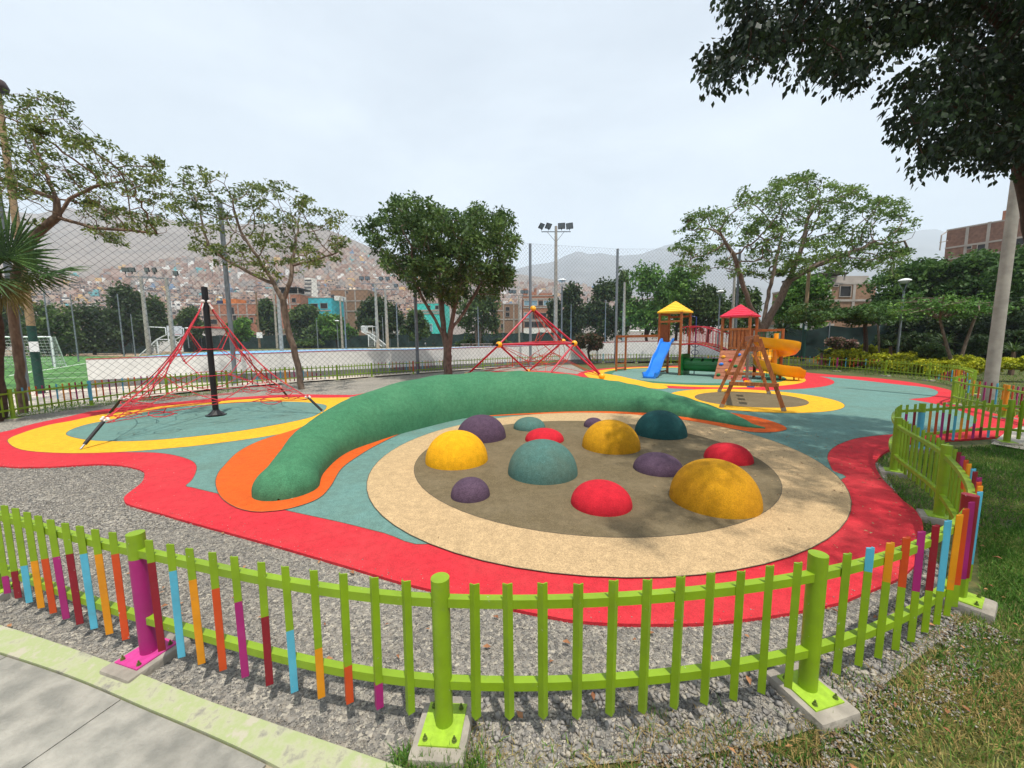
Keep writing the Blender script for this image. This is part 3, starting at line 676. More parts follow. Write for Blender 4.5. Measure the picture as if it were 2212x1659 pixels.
def post_mesh(ci, z, top, n=20):
    key = (ci, round(z, 2), top, n)
    if key in _post: return _post[key]
    r = 0.0375; zs = [0.05, PT] if not (0.08 < z < PT-0.02) else [0.05, z, PT]
    vs = [(r*math.cos(2*math.pi*j/n), r*math.sin(2*math.pi*j/n), zz) for zz in zs for j in range(n)]; fs = []; ms = []
    for k in range(len(zs)-1):
        mid = (zs[k]+zs[k+1])/2; pa = (mid > z) if top else (mid < z)
        for j in range(n): fs.append((k*n+j, k*n+(j+1) % n, k*n+n+(j+1) % n, k*n+n+j)); ms.append(int(pa))
    fs.append(tuple((len(zs)-1)*n+j for j in range(n))); ms.append(int(top and PT > z))
    me = bpy.data.meshes.new('post'); me.from_pydata(vs, [], fs); me.materials.append(LIME); me.materials.append(CYC[ci] if ci is not None else LIME)
    me.polygons.foreach_set('material_index', ms); me.polygons.foreach_set('use_smooth', [True]*len(fs)); me.set_sharp_from_angle(angle=rad(40)); me.update()
    _post[key] = me; return me
def piece(name, me, parent, loc, rz=0.0):
    o = bpy.data.objects.new(name, me); COL.objects.link(o); o.parent = parent; o.location = Vector(loc)-ORG[parent.name]; o.rotation_euler = (0, 0, rz)
    ORG[o.name] = Vector(loc); return o
def fence(label, posts, n0, cyc0, out, per=11, detail=lambda p: p.length < 5, fix={}, pers={}):
    per0 = per
    """posts: (x, y, is_post); out = +1 puts the pickets on the left of the walking direction; n0 = wave phase in bays"""
    pts = [Vector((p[0], p[1], 0)) for p in posts]; isp = [p[2] for p in posts]; K = 24
    cv = crom(pts, K, False); cum = [0.0]
    for i in range(len(cv)-1): cum.append(cum[-1]+(cv[i+1]-cv[i]).length)
    def at_s(s):
        lo_, hi_ = 0, len(cum)-1
        while hi_-lo_ > 1:
            m_ = (lo_+hi_)//2
            if cum[m_] <= s: lo_ = m_
            else: hi_ = m_
        t = (s-cum[lo_])/max(cum[hi_]-cum[lo_], 1e-9); a = max(lo_-2, 0); c = min(hi_+2, len(cv)-1)
        return cv[lo_].lerp(cv[hi_], t), (cv[c]-cv[a]).normalized()
    ps = [cum[i*K] for i in range(len(pts)) if isp[i]]
    root = thing('picket_fence', label, 'fence', (cv[0].x, cv[0].y, 0))
    cyc = cyc0
    def wave(nn):
        c = math.cos(math.pi*nn/3); f = 1.7*abs(c)-0.90
        if f < 0.10: return None, 0.0
        return c < 0, min(f, 0.83)
    for bi, s0 in enumerate(ps):
        cyc = fix.get(bi, cyc); p, t = at_s(s0); rz = math.atan2(t.y, t.x); tp, f = wave(n0+bi)
        if tp is None: me = post_mesh(None, 9, False)
        else:
            z = PT-f*(PT-0.05) if tp else 0.05+f*(PT-0.05)
            me = post_mesh(cyc % 5, z, tp)
        po = piece('post', me, root, p, rz)
        d = detail(p)
        colr = LIME2 if (tp is None or tp) else (PINKP if cyc % 5 == 0 else CYC[cyc % 5])
        nrm = Vector((-t.y, t.x, 0))*out
        fb = MB(); fb.bbox((p.x+nrm.x*0.012, p.y+nrm.y*0.012, -0.02), (0.225, 0.285, 0.13), rz, 0.018)
        fb.build('footing', FOOT, root, smooth=40)
        pl = MB(); pl.box((p.x+nrm.x*0.01, p.y+nrm.y*0.01, 0.048), (0.165, 0.185, 0.008), rz); ob = pl.build('base_plate', colr, root)
        ob.parent = po; ob.location = (0, 0, 0); ob.rotation_euler = (0, 0, 0)
        for v in ob.data.vertices:
            q = Matrix.Rotation(-rz, 3, 'Z') @ (v.co+ORG[root.name]-Vector((p.x, p.y, 0))); v.co = q
        ORG[ob.name] = Vector(p)
        if d:
            for sx in (-1, 1):
                for sy in (-1, 1):
                    bb = MB(); bb.lathe((sx*0.06, sy*0.07+0.01*out, 0), [(0.011, 0.05), (0.011, 0.054), (0.0085, 0.0545), (0.0085, 0.063), (0.004, 0.0635), (0.004, 0.075)], 8)
                    me = bpy.data.meshes.new('bolt'); me.from_pydata(bb.v, [], bb.f); me.materials.append(BOLT); me.update()
                    o = bpy.data.objects.new('bolt', me); COL.objects.link(o); o.parent = po
        cyc += 1
        if bi == len(ps)-1: break
        s1 = ps[bi+1]; per = pers.get(bi, per0)
        # rails of this bay
        r_ = 0.034
        for zc in (0.60, 0.235):
            k = max(8, int((s1-s0)/0.14)); V = []; F = []
            for i in range(k+1):
                q, tt = at_s(s0+r_+(s1-s0-2*r_)*i/k); nn = Vector((-tt.y, tt.x, 0))
                for (a, c) in ((-.0175, -.019), (.0175, -.019), (.0175, .019), (-.0175, .019)): V.append((q.x+nn.x*a, q.y+nn.y*a, zc+c))
            for i in range(k):
                for j in range(4): F.append((i*4+j, i*4+4+j, i*4+4+(j+1) % 4, i*4+(j+1) % 4))
            F += [(0, 1, 2, 3), (k*4+3, k*4+2, k*4+1, k*4)]
            MB().add(V, F).build('rail', LIME, root)
        for i in range(per):
            fr = (i+1)/(per+1); q, tt = at_s(s0+(s1-s0)*fr); nn = Vector((-tt.y, tt.x, 0))*out
            q = q+nn*0.0185; rz = math.atan2(tt.y, tt.x)+(0 if out > 0 else math.pi)
            tp, f = wave(n0+bi+fr)
            if tp is None: me = picket_mesh(None, 9, False)
            else:
                z = round((PT-f*(PT-0.105) if tp else 0.105+f*(PT-0.105))/0.02)*0.02
                me = picket_mesh(cyc % 5, z, tp)
            cyc += 1
            po = piece('picket', me, root, (q.x, q.y, random.Random(int(q.x*1e4)).uniform(-.004, .004)), rz); po.rotation_euler = (random.Random(int(q.y*1e4)).uniform(-.008, .008), random.Random(int(q.y*1e3)).uniform(-.01, .01), rz)
    return root
def B5(*p): v = at(*p, 0.05); return (v.x, v.y, True)
def T7(x, y): v = at(x, y, PT); return (v.x, v.y, True)
v = at(1937, 876, PT)
front = [B5(-12, 1275), B5(323, 1405), B5(960, 1558), B5(1744, 1483), B5(2069, 1284), B5(2028, 1112), B5(1930, 1015), (v.x, v.y, False), B5(1983, 965), B5(2174.5, 953), (7.9, 4.6, True)]
fence('lime picket fence with rainbow pickets winding along the gravel nearest to the camera', front, -1, 3, -1, fix={3: 0, 6: 0, 7: 2}, pers={3: 10})
left = [(-10.4, 6.4, True), B5(29, 903), B5(198, 875), T7(357, 808.6), T7(488, 800), T7(615, 793), T7(727, 788), T7(802, 784), T7(892, 780), T7(968, 776.5), T7(1043, 773), T7(1107, 770), T7(1171, 768), T7(1220, 765)]
fence('rainbow picket fence running in front of the white wall on the far left side', left, 1, 3, 1, fix={2: 2, 5: 3, 8: 4, 11: 4})
right = [T7(1236, 764.6), T7(1303, 763.8), T7(1375, 763.7), T7(1450, 764.5), T7(1530, 766), T7(1615, 768), T7(1704.5, 769), T7(1809.7, 772.6), T7(1915, 778), T7(2010, 783.6), T7(2072, 790), (13.3, 11.0, True), B5(2057, 871), B5(2168, 900), (9.2, 6.3, True)]
fence('rainbow picket fence curving past the play tower and the yellow hedge on the far right', right, 2, 0, 1, fix={1: 2, 7: 0, 10: 3, 13: 3})
# ================================================================== PLAY EQUIPMENT
ROPE = M('red_rope', S(186, 44, 56), 0.7, 0.2, 60, 0.3, 200)
BLK = M('black_steel', S(20, 20, 22), 0.35, 0.2, 10)
BRD = M('black_rubber', S(34, 34, 36), 0.6, 0.2, 20)
GALV = M('galvanised_steel', S(150, 154, 156), 0.45, 0.12, 12, metal=0.6)
KNOT = M('pale_ferrule', S(214, 206, 200), 0.5, 0.15, 30)
WOOD = M('varnished_wood', S(178, 106, 54), 0.5, 0.25, 7, 0.2, 40, col2=S(138, 76, 38), stretch=(6, 6, 1.2), big=0.2, bigscale=1.5)
PLANK = M('plank_wood', S(176, 112, 82), 0.6, 0.2, 6, 0.2, 40, col2=S(150, 88, 62), stretch=(1.5, 1.5, 9))
def plast(name, c, r=0.32): return M(name, c, r, 0.06, 3, 0.05, 20, spec=0.5)
BLUEP = plast('blue_plastic', S(28, 118, 210)); YELP = plast('yellow_plastic', S(238, 164, 10)); GREENP = plast('green_plastic', S(10, 104, 40)); REDP = plast('red_plastic', S(214, 30, 62))
REDM = plast('red_metal_paint', S(176, 20, 46), 0.35); YELR = plast('yellow_roof', S(246, 192, 40), 0.45)

def rope_pyramid():
    base = at(467, 897, ZD); Yp = base.y; top = topz(438, 620, Yp)
    root = thing('rope_climber', 'red rope pyramid net hung from a black mast on the left teal oval', 'climbing net', base)
    b = MB(); b.tube([base+Vector((0, 0, .03)), Vector((base.x, base.y, top))], 0.06, 18); b.build('mast', BLK, root, smooth=40)
    b = MB(); b.lathe(base, [(0.20, 0), (0.20, .022), (.16, .026), (.085, .10), (.062, .13)], 8); b.build('base_flange', BLK, root)
    A = Vector((base.x, base.y, topz(441, 652, Yp)))
    anc = [at(174, 970, ZD), at(232.6, 897.3, ZD), at(624.5, 860, ZD), at(702, 893, ZD)]
    cor = []
    for a in anc:
        c = a.lerp(base, 0.15); c.z = 0.42; cor.append(c)
        d = (c-a).normalized()
        p = MB(); p.tube([a, a+d*0.10], .014, 8); p.mat(1); p.tube([a+d*0.09, a+d*0.52], .027, 10); o = p.build('anchor_rod', [GALV, BRD], root, smooth=50)
        q = MB(); q.tube([a+d*0.5, c], .010, 6)
        for k in range(5): q.ball(c+Vector((random.Random(k).uniform(-.06, .06), random.Random(k+9).uniform(-.06, .06), random.Random(k+5).uniform(-.03, .04))), .026, 6, 5)
        s = q.build('shackle', KNOT, root, smooth=60); s.parent = o
    def e(i, t):
        i %= 4; p = A.lerp(cor[i], t)
        k = math.sin(math.pi*min(1, t))**1.0*(0.13 if t < .5 else 0.11); return p.lerp(Vector((base.x, base.y, p.z)), k)-Vector((0, 0, 0.14*math.sin(math.pi*t)))
    for i in range(4):
        d = (cor[i]-base); d.z = 0; d.normalize(); st = A+d*0.075
        b = MB(); pts = [st]+[e(i, t/12) for t in range(1, 13)]; b.tube(pts, .011, 6)
        b.tube([p+Vector((0.03, 0.02, -0.03))*(k/12)*2 for k, p in enumerate(pts)], .007, 5)
        b.mat(1); b.ball(st, .04, 8, 6); b.tube([st-Vector((0, 0, .04)), st-Vector((0, 0, .16))+d*.06], .022, 6)
        b.build('main_rope', [ROPE, KNOT], root, smooth=60)
        def P(t, u):
            a, c = e(i, t), e(i+1, t); p = a.lerp(c, u); k = .20*math.sin(math.pi*u)*min(1, t*1.3); q = p.lerp(Vector((base.x, base.y, p.z)), k); q.z -= .05*math.sin(math.pi*u); return q
        seg = [((.22, 0), (.22, 1)), ((.40, .33), (.40, .67)), ((.25, 0), (.40, .33)), ((.25, 1), (.40, .67)), ((.40, .33), (.53, .17)), ((.40, .67), (.53, .83)), ((.40, 0), (.53, .17)), ((.40, 1), (.53, .83)),
               ((.53, .17), (.66, .35)), ((.53, .83), (.66, .65)), ((.66, .35), (.66, .65)), ((.66, .35), (.76, .2)), ((.66, .65), (.76, .8)), ((.62, 0), (.76, .2)), ((.62, 1), (.76, .8)), ((.76, .2), (.87, .38)), ((.76, .8), (.87, .62)),
               ((.87, .38), (.87, .62)), ((.76, .2), (.9, .1)), ((.76, .8), (.9, .9)), ((.9, .1), (.9, 0)), ((.9, .9), (.9, 1))]
        n_ = MB()
        for a, c in seg: n_.tube([P(*a), P(*c)], .008, 5)
        for a in ((.40, .33), (.40, .67), (.53, .17), (.53, .83), (.66, .35), (.66, .65), (.76, .2), (.76, .8), (.25, 0), (.4, 0), (.62, 0)): n_.ball(P(*a), .019, 6, 5)
        n_.build('net_panel', ROPE, root, smooth=60)
        b = MB()
        def Q(u, k, z): p = cor[i].lerp(cor[(i+1) % 4], u); q = p.lerp(Vector((base.x, base.y, p.z)), k*math.sin(math.pi*u)); q.z = z+0.05*math.sin(math.pi*u); return q
        b.tube([Q(u/14, .14, .46) for u in range(15)], .008, 5); b.tube([Q(u/14, .36, .36) for u in range(15)], .007, 5)
        for u in (3, 7, 11): b.tube([Q(u/14, .14, .46), Q((u+.7)/14, .36, .36)], .009, 5)
        b.tube([Q(.5, .14, .46), P(.87, .38)], .009, 5); b.tube([Q(.5, .14, .46), P(.87, .62)], .009, 5)
        for u in (2.5, 11.5):
            c = Q(u/14, .25, .36); b.tube([c+Vector((.2*math.cos(t*.7), .2*math.sin(t*.7), -.04*math.sin(t))) for t in range(10)], .009, 5)
        b.build('base_rope', ROPE, root, smooth=60)
rope_pyramid()

def ball_climber():
    B = {}
    bs = [at(1008, 818, 0), at(1177, 827, 0), at(1141, 809, 0), at(1299.7, 820.5, 0)]
    for i, p in enumerate(bs): B[i] = Vector((p.x, p.y, 0.15))
    B['L'] = aty(1078, 744.6, 15.6); B['R'] = aty(1240.7, 742, 16.6); B['B'] = aty(1216, 737.7, 18.6); B['A'] = aty(1151.5, 667, 16.9)
    B['K'] = aty(1128, 739, 18.9)
    c = (B['L']+B['R']+B['B'])/3
    root = thing('ball_joint_climber', 'red tube frame climber with yellow ball joints behind the green mound', 'climbing frame', (c.x, c.y, 0))
    for k, p in B.items():
        if k == 'K': continue
        b = MB(); b.ball(p, .135, 18, 12, 0.96); b.mat(1)
        for ang in ((0.9, -2.2, .1) if k in ('L', 'R') else (.3,)):
            d = Vector((math.cos(ang), math.sin(ang), -.1)).normalized() if k in ('L', 'R') else Vector((0, 0, -1)); b.tube([p+d*.118, p+d*.139], .06, 12)
        b.build('ball_joint', [YELP, BRD], root, smooth=50)
    for a, d in (('A', 'L'), ('A', 'R'), ('A', 'B'), ('L', 'R'), ('L', 'B'), ('R', 'B'), ('L', 0), ('L', 2), ('R', 1), ('R', 3), ('B', 2), ('B', 3), (0, 1)):
        b = MB(); b.tube([B[a], B[d]], .042, 12); b.build('strut', REDM, root, smooth=50)
    # inner rope web: ropes from every joint to two hexagonal rings
    m_ = MB(); c1 = c+Vector((0, 0, -.55)); r1, r2 = .55, 1.0
    ring1 = [c1+Vector((r1*math.cos(t*math.pi/3), r1*math.sin(t*math.pi/3), .12*(t % 2))) for t in range(6)]
    ring2 = [c1+Vector((r2*math.cos(t*math.pi/3+.4), r2*math.sin(t*math.pi/3+.4), -.3+.12*(t % 2))) for t in range(6)]
    up = [c+Vector((.34*math.cos(t*math.pi/2), .34*math.sin(t*math.pi/2), .55)) for t in range(4)]
    up2 = [c+Vector((.62*math.cos(t*math.pi/2+.5), .62*math.sin(t*math.pi/2+.5), .08)) for t in range(4)]
    for i in range(6):
        m_.tube([ring1[i], ring1[(i+1) % 6]], .012, 5); m_.tube([ring2[i], ring2[(i+1) % 6]], .012, 5); m_.tube([ring1[i], ring2[i]], .012, 5); m_.tube([ring1[i], ring2[i-1]], .010, 5)
        m_.tube([ring1[i], up2[i % 4]], .010, 5)
    for i in range(4):
        m_.tube([B['A']-Vector((0, 0, .1)), up[i]], .013, 5); m_.tube([up[i], up2[i]], .012, 5); m_.tube([up[i], up2[i-1]], .012, 5); m_.tube([up2[i], up2[i-1]], .012, 5)
    for k in ('L', 'R', 'B'):
        near = sorted(ring2+up2, key=lambda q: (q-B[k]).length)[:4]
        for q in near: m_.tube([B[k], q], .011, 5)
    for k in range(4):
        near = sorted(ring2, key=lambda q: (q-B[k]).length)[:3]
        for q in near: m_.tube([B[k], q], .011, 5)
    m_.build('inner_net', M('orange_rope', S(178, 66, 50), .8, .2, 50), root, smooth=60)
ball_climber()

def play_tower():
    az = rad(-46); u = Vector((math.cos(az), math.sin(az), 0)); v = Vector((-u.y, u.x, 0)); s = 1.02; up = Vector((0, 0, 1))
    FR = at(1467, 812, 0); Yc = FR.y
    root = thing('play_tower', 'wooden play towers with yellow and red roofs, bridge and blue slide', 'play structure', FR)
    T1 = dict(FL=FR-u*s, FR=FR, BL=FR-u*s+v*s, BR=FR+v*s)
    FL2 = FR+u*1.75; T2 = dict(FL=FL2, FR=FL2+u*s, BL=FL2+v*s, BR=FL2+u*s+v*s)
    c1 = FR-u*s/2+v*s/2; c2 = FL2+u*s/2+v*s/2
    e1, a1 = topz(1463, 674, c1.y), topz(1464.5, 651, c1.y); e2, a2 = topz(1588, 683, c2.y), topz(1590, 658, c2.y)
    d1, d2 = topz(1450, 742, FR.y), topz(1575, 757, FL2.y)
    pw = 0.095
    def post(p, z0, z1, w=pw): MB().bbox((p.x, p.y, (z0+z1)/2), (w, w, z1-z0), az, .006).build('post', WOOD, root)
    for T, e in ((T1, e1), (T2, e2)):
        for p in T.values(): post(p, 0, e)
    def beam(a, b, w, h, name='crossbeam', mat=WOOD): MB().beam(a, b, w, h, bev=.004).build(name, mat, root)
    def Zv(p, z): return Vector((p.x, p.y, z))
    for T, d in ((T1, d1), (T2, d2)):
        o = MB(); c = (T['FL']+T['BR'])/2; o.bbox((c.x, c.y, d-.03), (s, s, .06), az, .005); o.build('deck', PLANK, root)
    # roofs with stepped ribs
    for T, e, a, mt in ((T1, e1, a1, YELR), (T2, e2, a2, REDP)):
        c = (T['FL']+T['BR'])/2; b = MB(); h = s/2+.09; rows = 6
        prev = None
        for k in range(rows+1):
            f = 1-k/rows*0.97; z = e+(a-e)*k/rows
            ring = [c+u*(sx*h*f)+v*(sy*h*f)+up*(z-c.z) for sx, sy in ((-1, -1), (1, -1), (1, 1), (-1, 1))]
            if prev is None:
                low = [p-up*.05 for p in ring]; b.add(low+ring, [(j, (j+1) % 4, 4+(j+1) % 4, 4+j) for j in range(4)]+[(3, 2, 1, 0)])
            else:
                lip = [p+up*.018+(p-c)*0.0 for p in prev]
                b.add(prev+lip+ring, [(j, (j+1) % 4, 4+(j+1) % 4, 4+j) for j in range(4)]+[(4+j, 4+(j+1) % 4, 8+(j+1) % 4, 8+j) for j in range(4)])
            prev = ring
        b.add(prev, [(0, 1, 2, 3)]); b.build('roof', mt, root)
    # rails of tower one: front header, panel of slats on the left, crossbars
    zr = topz(1452, 695.5, T1['FL'].y)
    beam(Zv(T1['FL'], zr)-v*.05, Zv(T1['FR'], zr)-v*.05, .04, .09); beam(Zv(T1['BL'], e1-.2), Zv(T1['BR'], e1-.2), .04, .09)
    beam(Zv(T1['BL'], e1-.1), Zv(T1['FL'], e1-.1), .04, .09)
    for k in range(7):
        p = T1['FL'].lerp(T1['BL'], .12+.126*k); MB().bbox((p.x, p.y, d1+.45), (.03, .105, .92), az, .004).build('slat', WOOD, root)
    for z in (.14, .38): beam(Zv(T1['BL'], z), Zv(T1['FL'], z), .04, .07)
    zr2 = topz(1577, 712, T2['FL'].y)
    beam(Zv(T2['FL'], zr2)-v*.055, Zv(T2['FR'], zr2)-v*.055, .04, .09); beam(Zv(T2['FL'], d2+.10)-v*.055+u*.3, Zv(T2['FR'], d2+.10)-v*.055, .035, .07)
    for k in range(5):
        p = T2['FL'].lerp(T2['FR'], .36+.14*k)-v*.052; MB().bbox((p.x, p.y, (d2+zr2)/2+.03), (.085, .028, zr2-d2-.06), az, .004).build('slat', WOOD, root)
    for k in range(6):
        p = T2['BL'].lerp(T2['BR'], .15+.14*k); MB().bbox((p.x, p.y, (d2+zr2)/2+.03), (.085, .028, zr2-d2), az, .004).build('slat', WOOD, root)
    beam(Zv(T2['BL'], zr2), Zv(T2['BR'], zr2), .04, .09)
    # blue slide: wavy chute from the front of tower one
    P0 = (T1['FL']+T1['FR'])/2-v*.06; P0 = P0.lerp(T1['FL'], .1); foot = at(1401, 819, 0); run = Vector((foot.x-P0.x, foot.y-P0.y, 0)); Ls = run.length; w0 = run.normalized(); sd = Vector((-w0.y, w0.x, 0))
    b = MB(); prof = [(-.29, .16), (-.27, .19), (-.24, .17), (-.21, .02), (0, 0), (.21, .02), (.24, .17), (.27, .19), (.29, .16), (.25, -.03), (-.25, -.03)]
    V = []; F = []; k = 30
    for i in range(k+1):
        t = i/k; z = (d1+.06)*(1-max(0, (t-.08))/.80)**1.0 if t < .88 else .06
        z = max(z, .10); z += .05*math.sin(t*15)*(1 if .1 < t < .8 else 0); p = P0+w0*(Ls*t)
        for (x, y) in prof: V.append(p+sd*x+up*(z+y))
    n = len(prof)
    for i in range(k):
        for j in range(n): F.append((i*n+j, i*n+(j+1) % n, (i+1)*n+(j+1) % n, (i+1)*n+j))
    F += [tuple(range(n-1, -1, -1)), tuple(k*n+j for j in range(n))]
    b.add(V, F); q = P0+w0*(Ls*.955); b.bbox((q.x, q.y, .06), (Ls*.09, .5, .12), math.atan2(w0.y, w0.x), .02)
    b.build('slide', BLUEP, root, smooth=50)
    # horizontal ladder going left from tower one
    q1, q2 = at(1331, 803, 0), at(1350.5, 801, 0); zt = topz(1331, 727, q1.y)
    post(q1, 0, zt+.05, .085); post(q2, 0, zt+.05, .085)
    for q, t in ((q1, T1['FL']), (q2, T1['BL'])): beam(Zv(q, zt), Zv(t, zt), .05, .11, 'ladder_beam')
    for k in range(1, 8): MB().tube([Zv(q1.lerp(T1['FL'], k/8), zt), Zv(q2.lerp(T1['BL'], k/8), zt)], .017, 8).build('rung', GALV, root)
    for z in (.12, .42): beam(Zv(q1, z), Zv(q2, z), .04, .06)
    # arched bridge with red rails
    A0, A1 = T1['FR'], T2['FL']; nb = 14
    def bz(t): return d1*(1-t)+d2*t+.16*math.sin(math.pi*min(1, t*1.05))*1.0
    for i in range(nb):
        t = (i+.5)/nb; p = A0.lerp(A1, t)+v*s/2; sl = (bz((i+1)/nb)-bz(i/nb)); Lb = (A1-A0).length/nb
        MB().beam(Zv(p, bz(t)-.03)-v*(s/2-.06), Zv(p, bz(t)-.03)+v*(s/2-.06), Lb*.9, .03).build('bridge_plank', PLANK, root)
    for off in (.05, s-.05):
        pts = [A0.lerp(A1, t/12)+v*off for t in range(13)]
        MB().tube([Zv(p, bz(i/12)-.07) for i, p in enumerate(pts)], .026, 8).build('bridge_rail', REDM, root, smooth=50)
        MB().tube([Zv(p, bz(i/12)+.72) for i, p in enumerate(pts)], .022, 8).build('bridge_rail', REDM, root, smooth=50)
        for k in range(1, 13):
            p = A0.lerp(A1, k/13)+v*off; t = k/13; MB().tube([Zv(p, bz(t)-.07), Zv(p, bz(t)+.72)], .011, 6).build('baluster', REDM, root, smooth=50)
    # green crawl tunnel with three holes
    ca, cb = T1['FR']+v*.5+u*.06, T2['FL']+v*.5-u*.02; zt_, rt = .53, .31; na = 24
    # tube as panels: rows along the length, with oval holes left open at the front
    nl = 36; V = []; F = []
    for i in range(nl+1):
        p = ca.lerp(cb, i/nl)
        for j in range(na):
            a = 2*math.pi*j/na; V.append(p+v*(-rt*math.cos(a))+up*(zt_+rt*math.sin(a)))
    for i in range(nl):
        for j in range(na):
            t = (i+.5)/nl; hole = j in (2, 3, 4) and any(abs(t-h) < .035 for h in (.22, .5, .78))
            if not hole: F.append((i*na+j, i*na+(j+1) % na, (i+1)*na+(j+1) % na, (i+1)*na+j))
    b = MB(); b.add(V, F); b.tube([ca+v*-.335+up*(zt_+.02), cb+v*-.335+up*(zt_+.02)], .022, 6)
    b.build('tunnel', GREENP, root, smooth=50)
    for c_ in (ca, cb):
        b = MB(); N_ = 28; outer = [(.49*max(-1, min(1, 1.35*math.cos(2*math.pi*j/N_))), .50*max(-1, min(1, 1.35*math.sin(2*math.pi*j/N_)))) for j in range(N_)]
        inner = [(rt*math.cos(2*math.pi*j/N_), rt*math.sin(2*math.pi*j/N_)) for j in range(N_)]
        V = []
        for dz in (-.02, .02):
            for (x, y) in outer: V.append(c_+u*dz+v*x+up*(.52+y))
            for (x, y) in inner: V.append(c_+u*dz+v*x+up*(zt_+y))
        F = []
        for j in range(N_):
            k2 = (j+1) % N_; F += [(j, k2, N_+k2, N_+j), (2*N_+j, 3*N_+j, 3*N_+k2, 2*N_+k2), (j, 2*N_+j, 2*N_+k2, k2)]
        b.add(V, F); b.build('tunnel_plate', GREENP, root)
    # sloping climbing wall of planks with coloured holds
    tl, tr = T2['FL']-v*.07, T2['FR']-v*.07; back = -v*.72; npk = 8
    for k in range(npk):
        f0, f1 = k/npk, (k+1)/npk-.008; z0, z1 = d2*(1-f0), d2*(1-f1)
        a, b_ = tl+back*f0, tr+back*f0; c, d = tl+back*f1, tr+back*f1; nn = (up*.72+v*-d2).normalized()*.028; nn = (-v*d2+up*.72).normalized()*.028
        q = [Zv(a, z0), Zv(b_, z0), Zv(d, max(z1, .03)), Zv(c, max(z1, .03))]
        o = MB(); o.add(q+[p-nn for p in q], [(3, 2, 1, 0), (4, 5, 6, 7), (0, 1, 5, 4), (1, 2, 6, 5), (2, 3, 7, 6), (3, 0, 4, 7)]); o.build('plank', PLANK, root)
    for (x, y, mt) in ((.17, .22, YELP), (.72, .14, BLUEP), (.48, .34, REDP), (.16, .47, BLUEP), (.70, .52, GREENP), (.43, .68, YELP), (.15, .83, GREENP), (.72, .9, REDP)):
        p = tl.lerp(tr, x)+back*y; p = Zv(p, d2*(1-y)); nn = (-v*d2+up*.72).normalized(); b = MB()
        tx = u; ty = nn.cross(u)
        for j in range(7):
            a = 2*math.pi*j/7; b.ball(p+nn*.02+tx*(.055*math.cos(a))+ty*(.035*math.sin(a)), .032, 7, 5)
        b.ball(p+nn*.028, .045, 8, 6); b.build('climbing_hold', mt, root, smooth=80)
    # yellow spiral slide round its own pole
    cx = aty(1674, 770, T2['FR'].y-.05); cs = Vector((cx.x, cx.y, 0)); 
    ztop = d2+.24; ang0 = math.atan2((T2['FR']+v*.45-cs).y, (T2['FR']+v*.45-cs).x); tot = rad(470); K = 64
    r1, r2 = .13, .80; prof = [(r1, .12), (r1+.03, .02), (r1+.15, -.03), (.5, -.05), (r2-.12, -.01), (r2-.02, .14), (r2, .36), (r2+.035, .36), (r2+.02, .12), (r2-.1, -.06), (.45, -.09), (r1, -.06)]
    ex = (at(1709, 816, 0)-cs); angE = rad(-106)
    while angE < ang0+rad(330): angE += 2*math.pi
    V = []; F = []; n = len(prof)
    for i in range(K+1):
        t = i/K; a = ang0+(angE-ang0)*t; z = ztop*(1-t**1.35)+.30*t**1.35
        d = Vector((math.cos(a), math.sin(a), 0))
        for (x, y) in prof: V.append(cs+d*x+up*(z+y))
    dE = Vector((math.cos(angE), math.sin(angE), 0)); tE = Vector((-dE.y, dE.x, 0))
    for i in range(1, 9):                                   # straight exit
        for (x, y) in prof: V.append(cs+dE*x+tE*(.10*i)+up*(.30-.10*i/8-(0.03 if i == 8 else 0)+y*(1 if i < 7 else .8)))
    for i in range(K+8):
        for j in range(n): F.append((i*n+j, i*n+(j+1) % n, (i+1)*n+(j+1) % n, (i+1)*n+j))
    F += [tuple(range(n-1, -1, -1)), tuple((K+8)*n+j for j in range(n))]
    b = MB(); b.add(V, F); b.build('spiral_slide', YELP, root, smooth=50)
    b = MB(); b.tube([cs, cs+up*(ztop+.46)], .085, 14); b.build('slide_pole', YELP, root, smooth=50)
    for sx in (.25, .68): MB().tube([cs+dE*sx+tE*.62+up*.22, cs+dE*sx+tE*.64], .028, 8).build('slide_leg', YELP, root)
    # rope net climber at the back right, blue fireman pole
    pp = T2['BR']+u*.95; post(pp, 0, zr2, .09); beam(Zv(T2['BR'], zr2-.05), Zv(pp, zr2-.05), .05, .10)
    b = MB()
    for k in range(7): q = T2['BR'].lerp(pp, (k+.5)/7); b.tube([Zv(q, zr2-.1), Zv(q, .1)], .012, 5)
    for k in range(8): z = .15+(zr2-.3)*k/7; b.tube([Zv(T2['BR'], z), Zv(pp, z)], .012, 5)
    b.build('climbing_net', M('green_rope', S(24, 110, 70), .7), root)
    q = T1['BR']+u*.28; b = MB(); NAVY = plast('navy_metal', S(24, 42, 110)); b.tube([Zv(q, 0), Zv(q, e1-.25), Zv(T1['BR'], e1-.2)], .022, 8)
    for k in range(4): z = .35+.36*k; b.tube([Zv(q, z)+u*(.16*math.cos(t))+up*(.12*math.sin(t)) for t in [i*.7 for i in range(10)]], .016, 6)
    b.build('climbing_pole', NAVY, root, smooth=50)
play_tower()

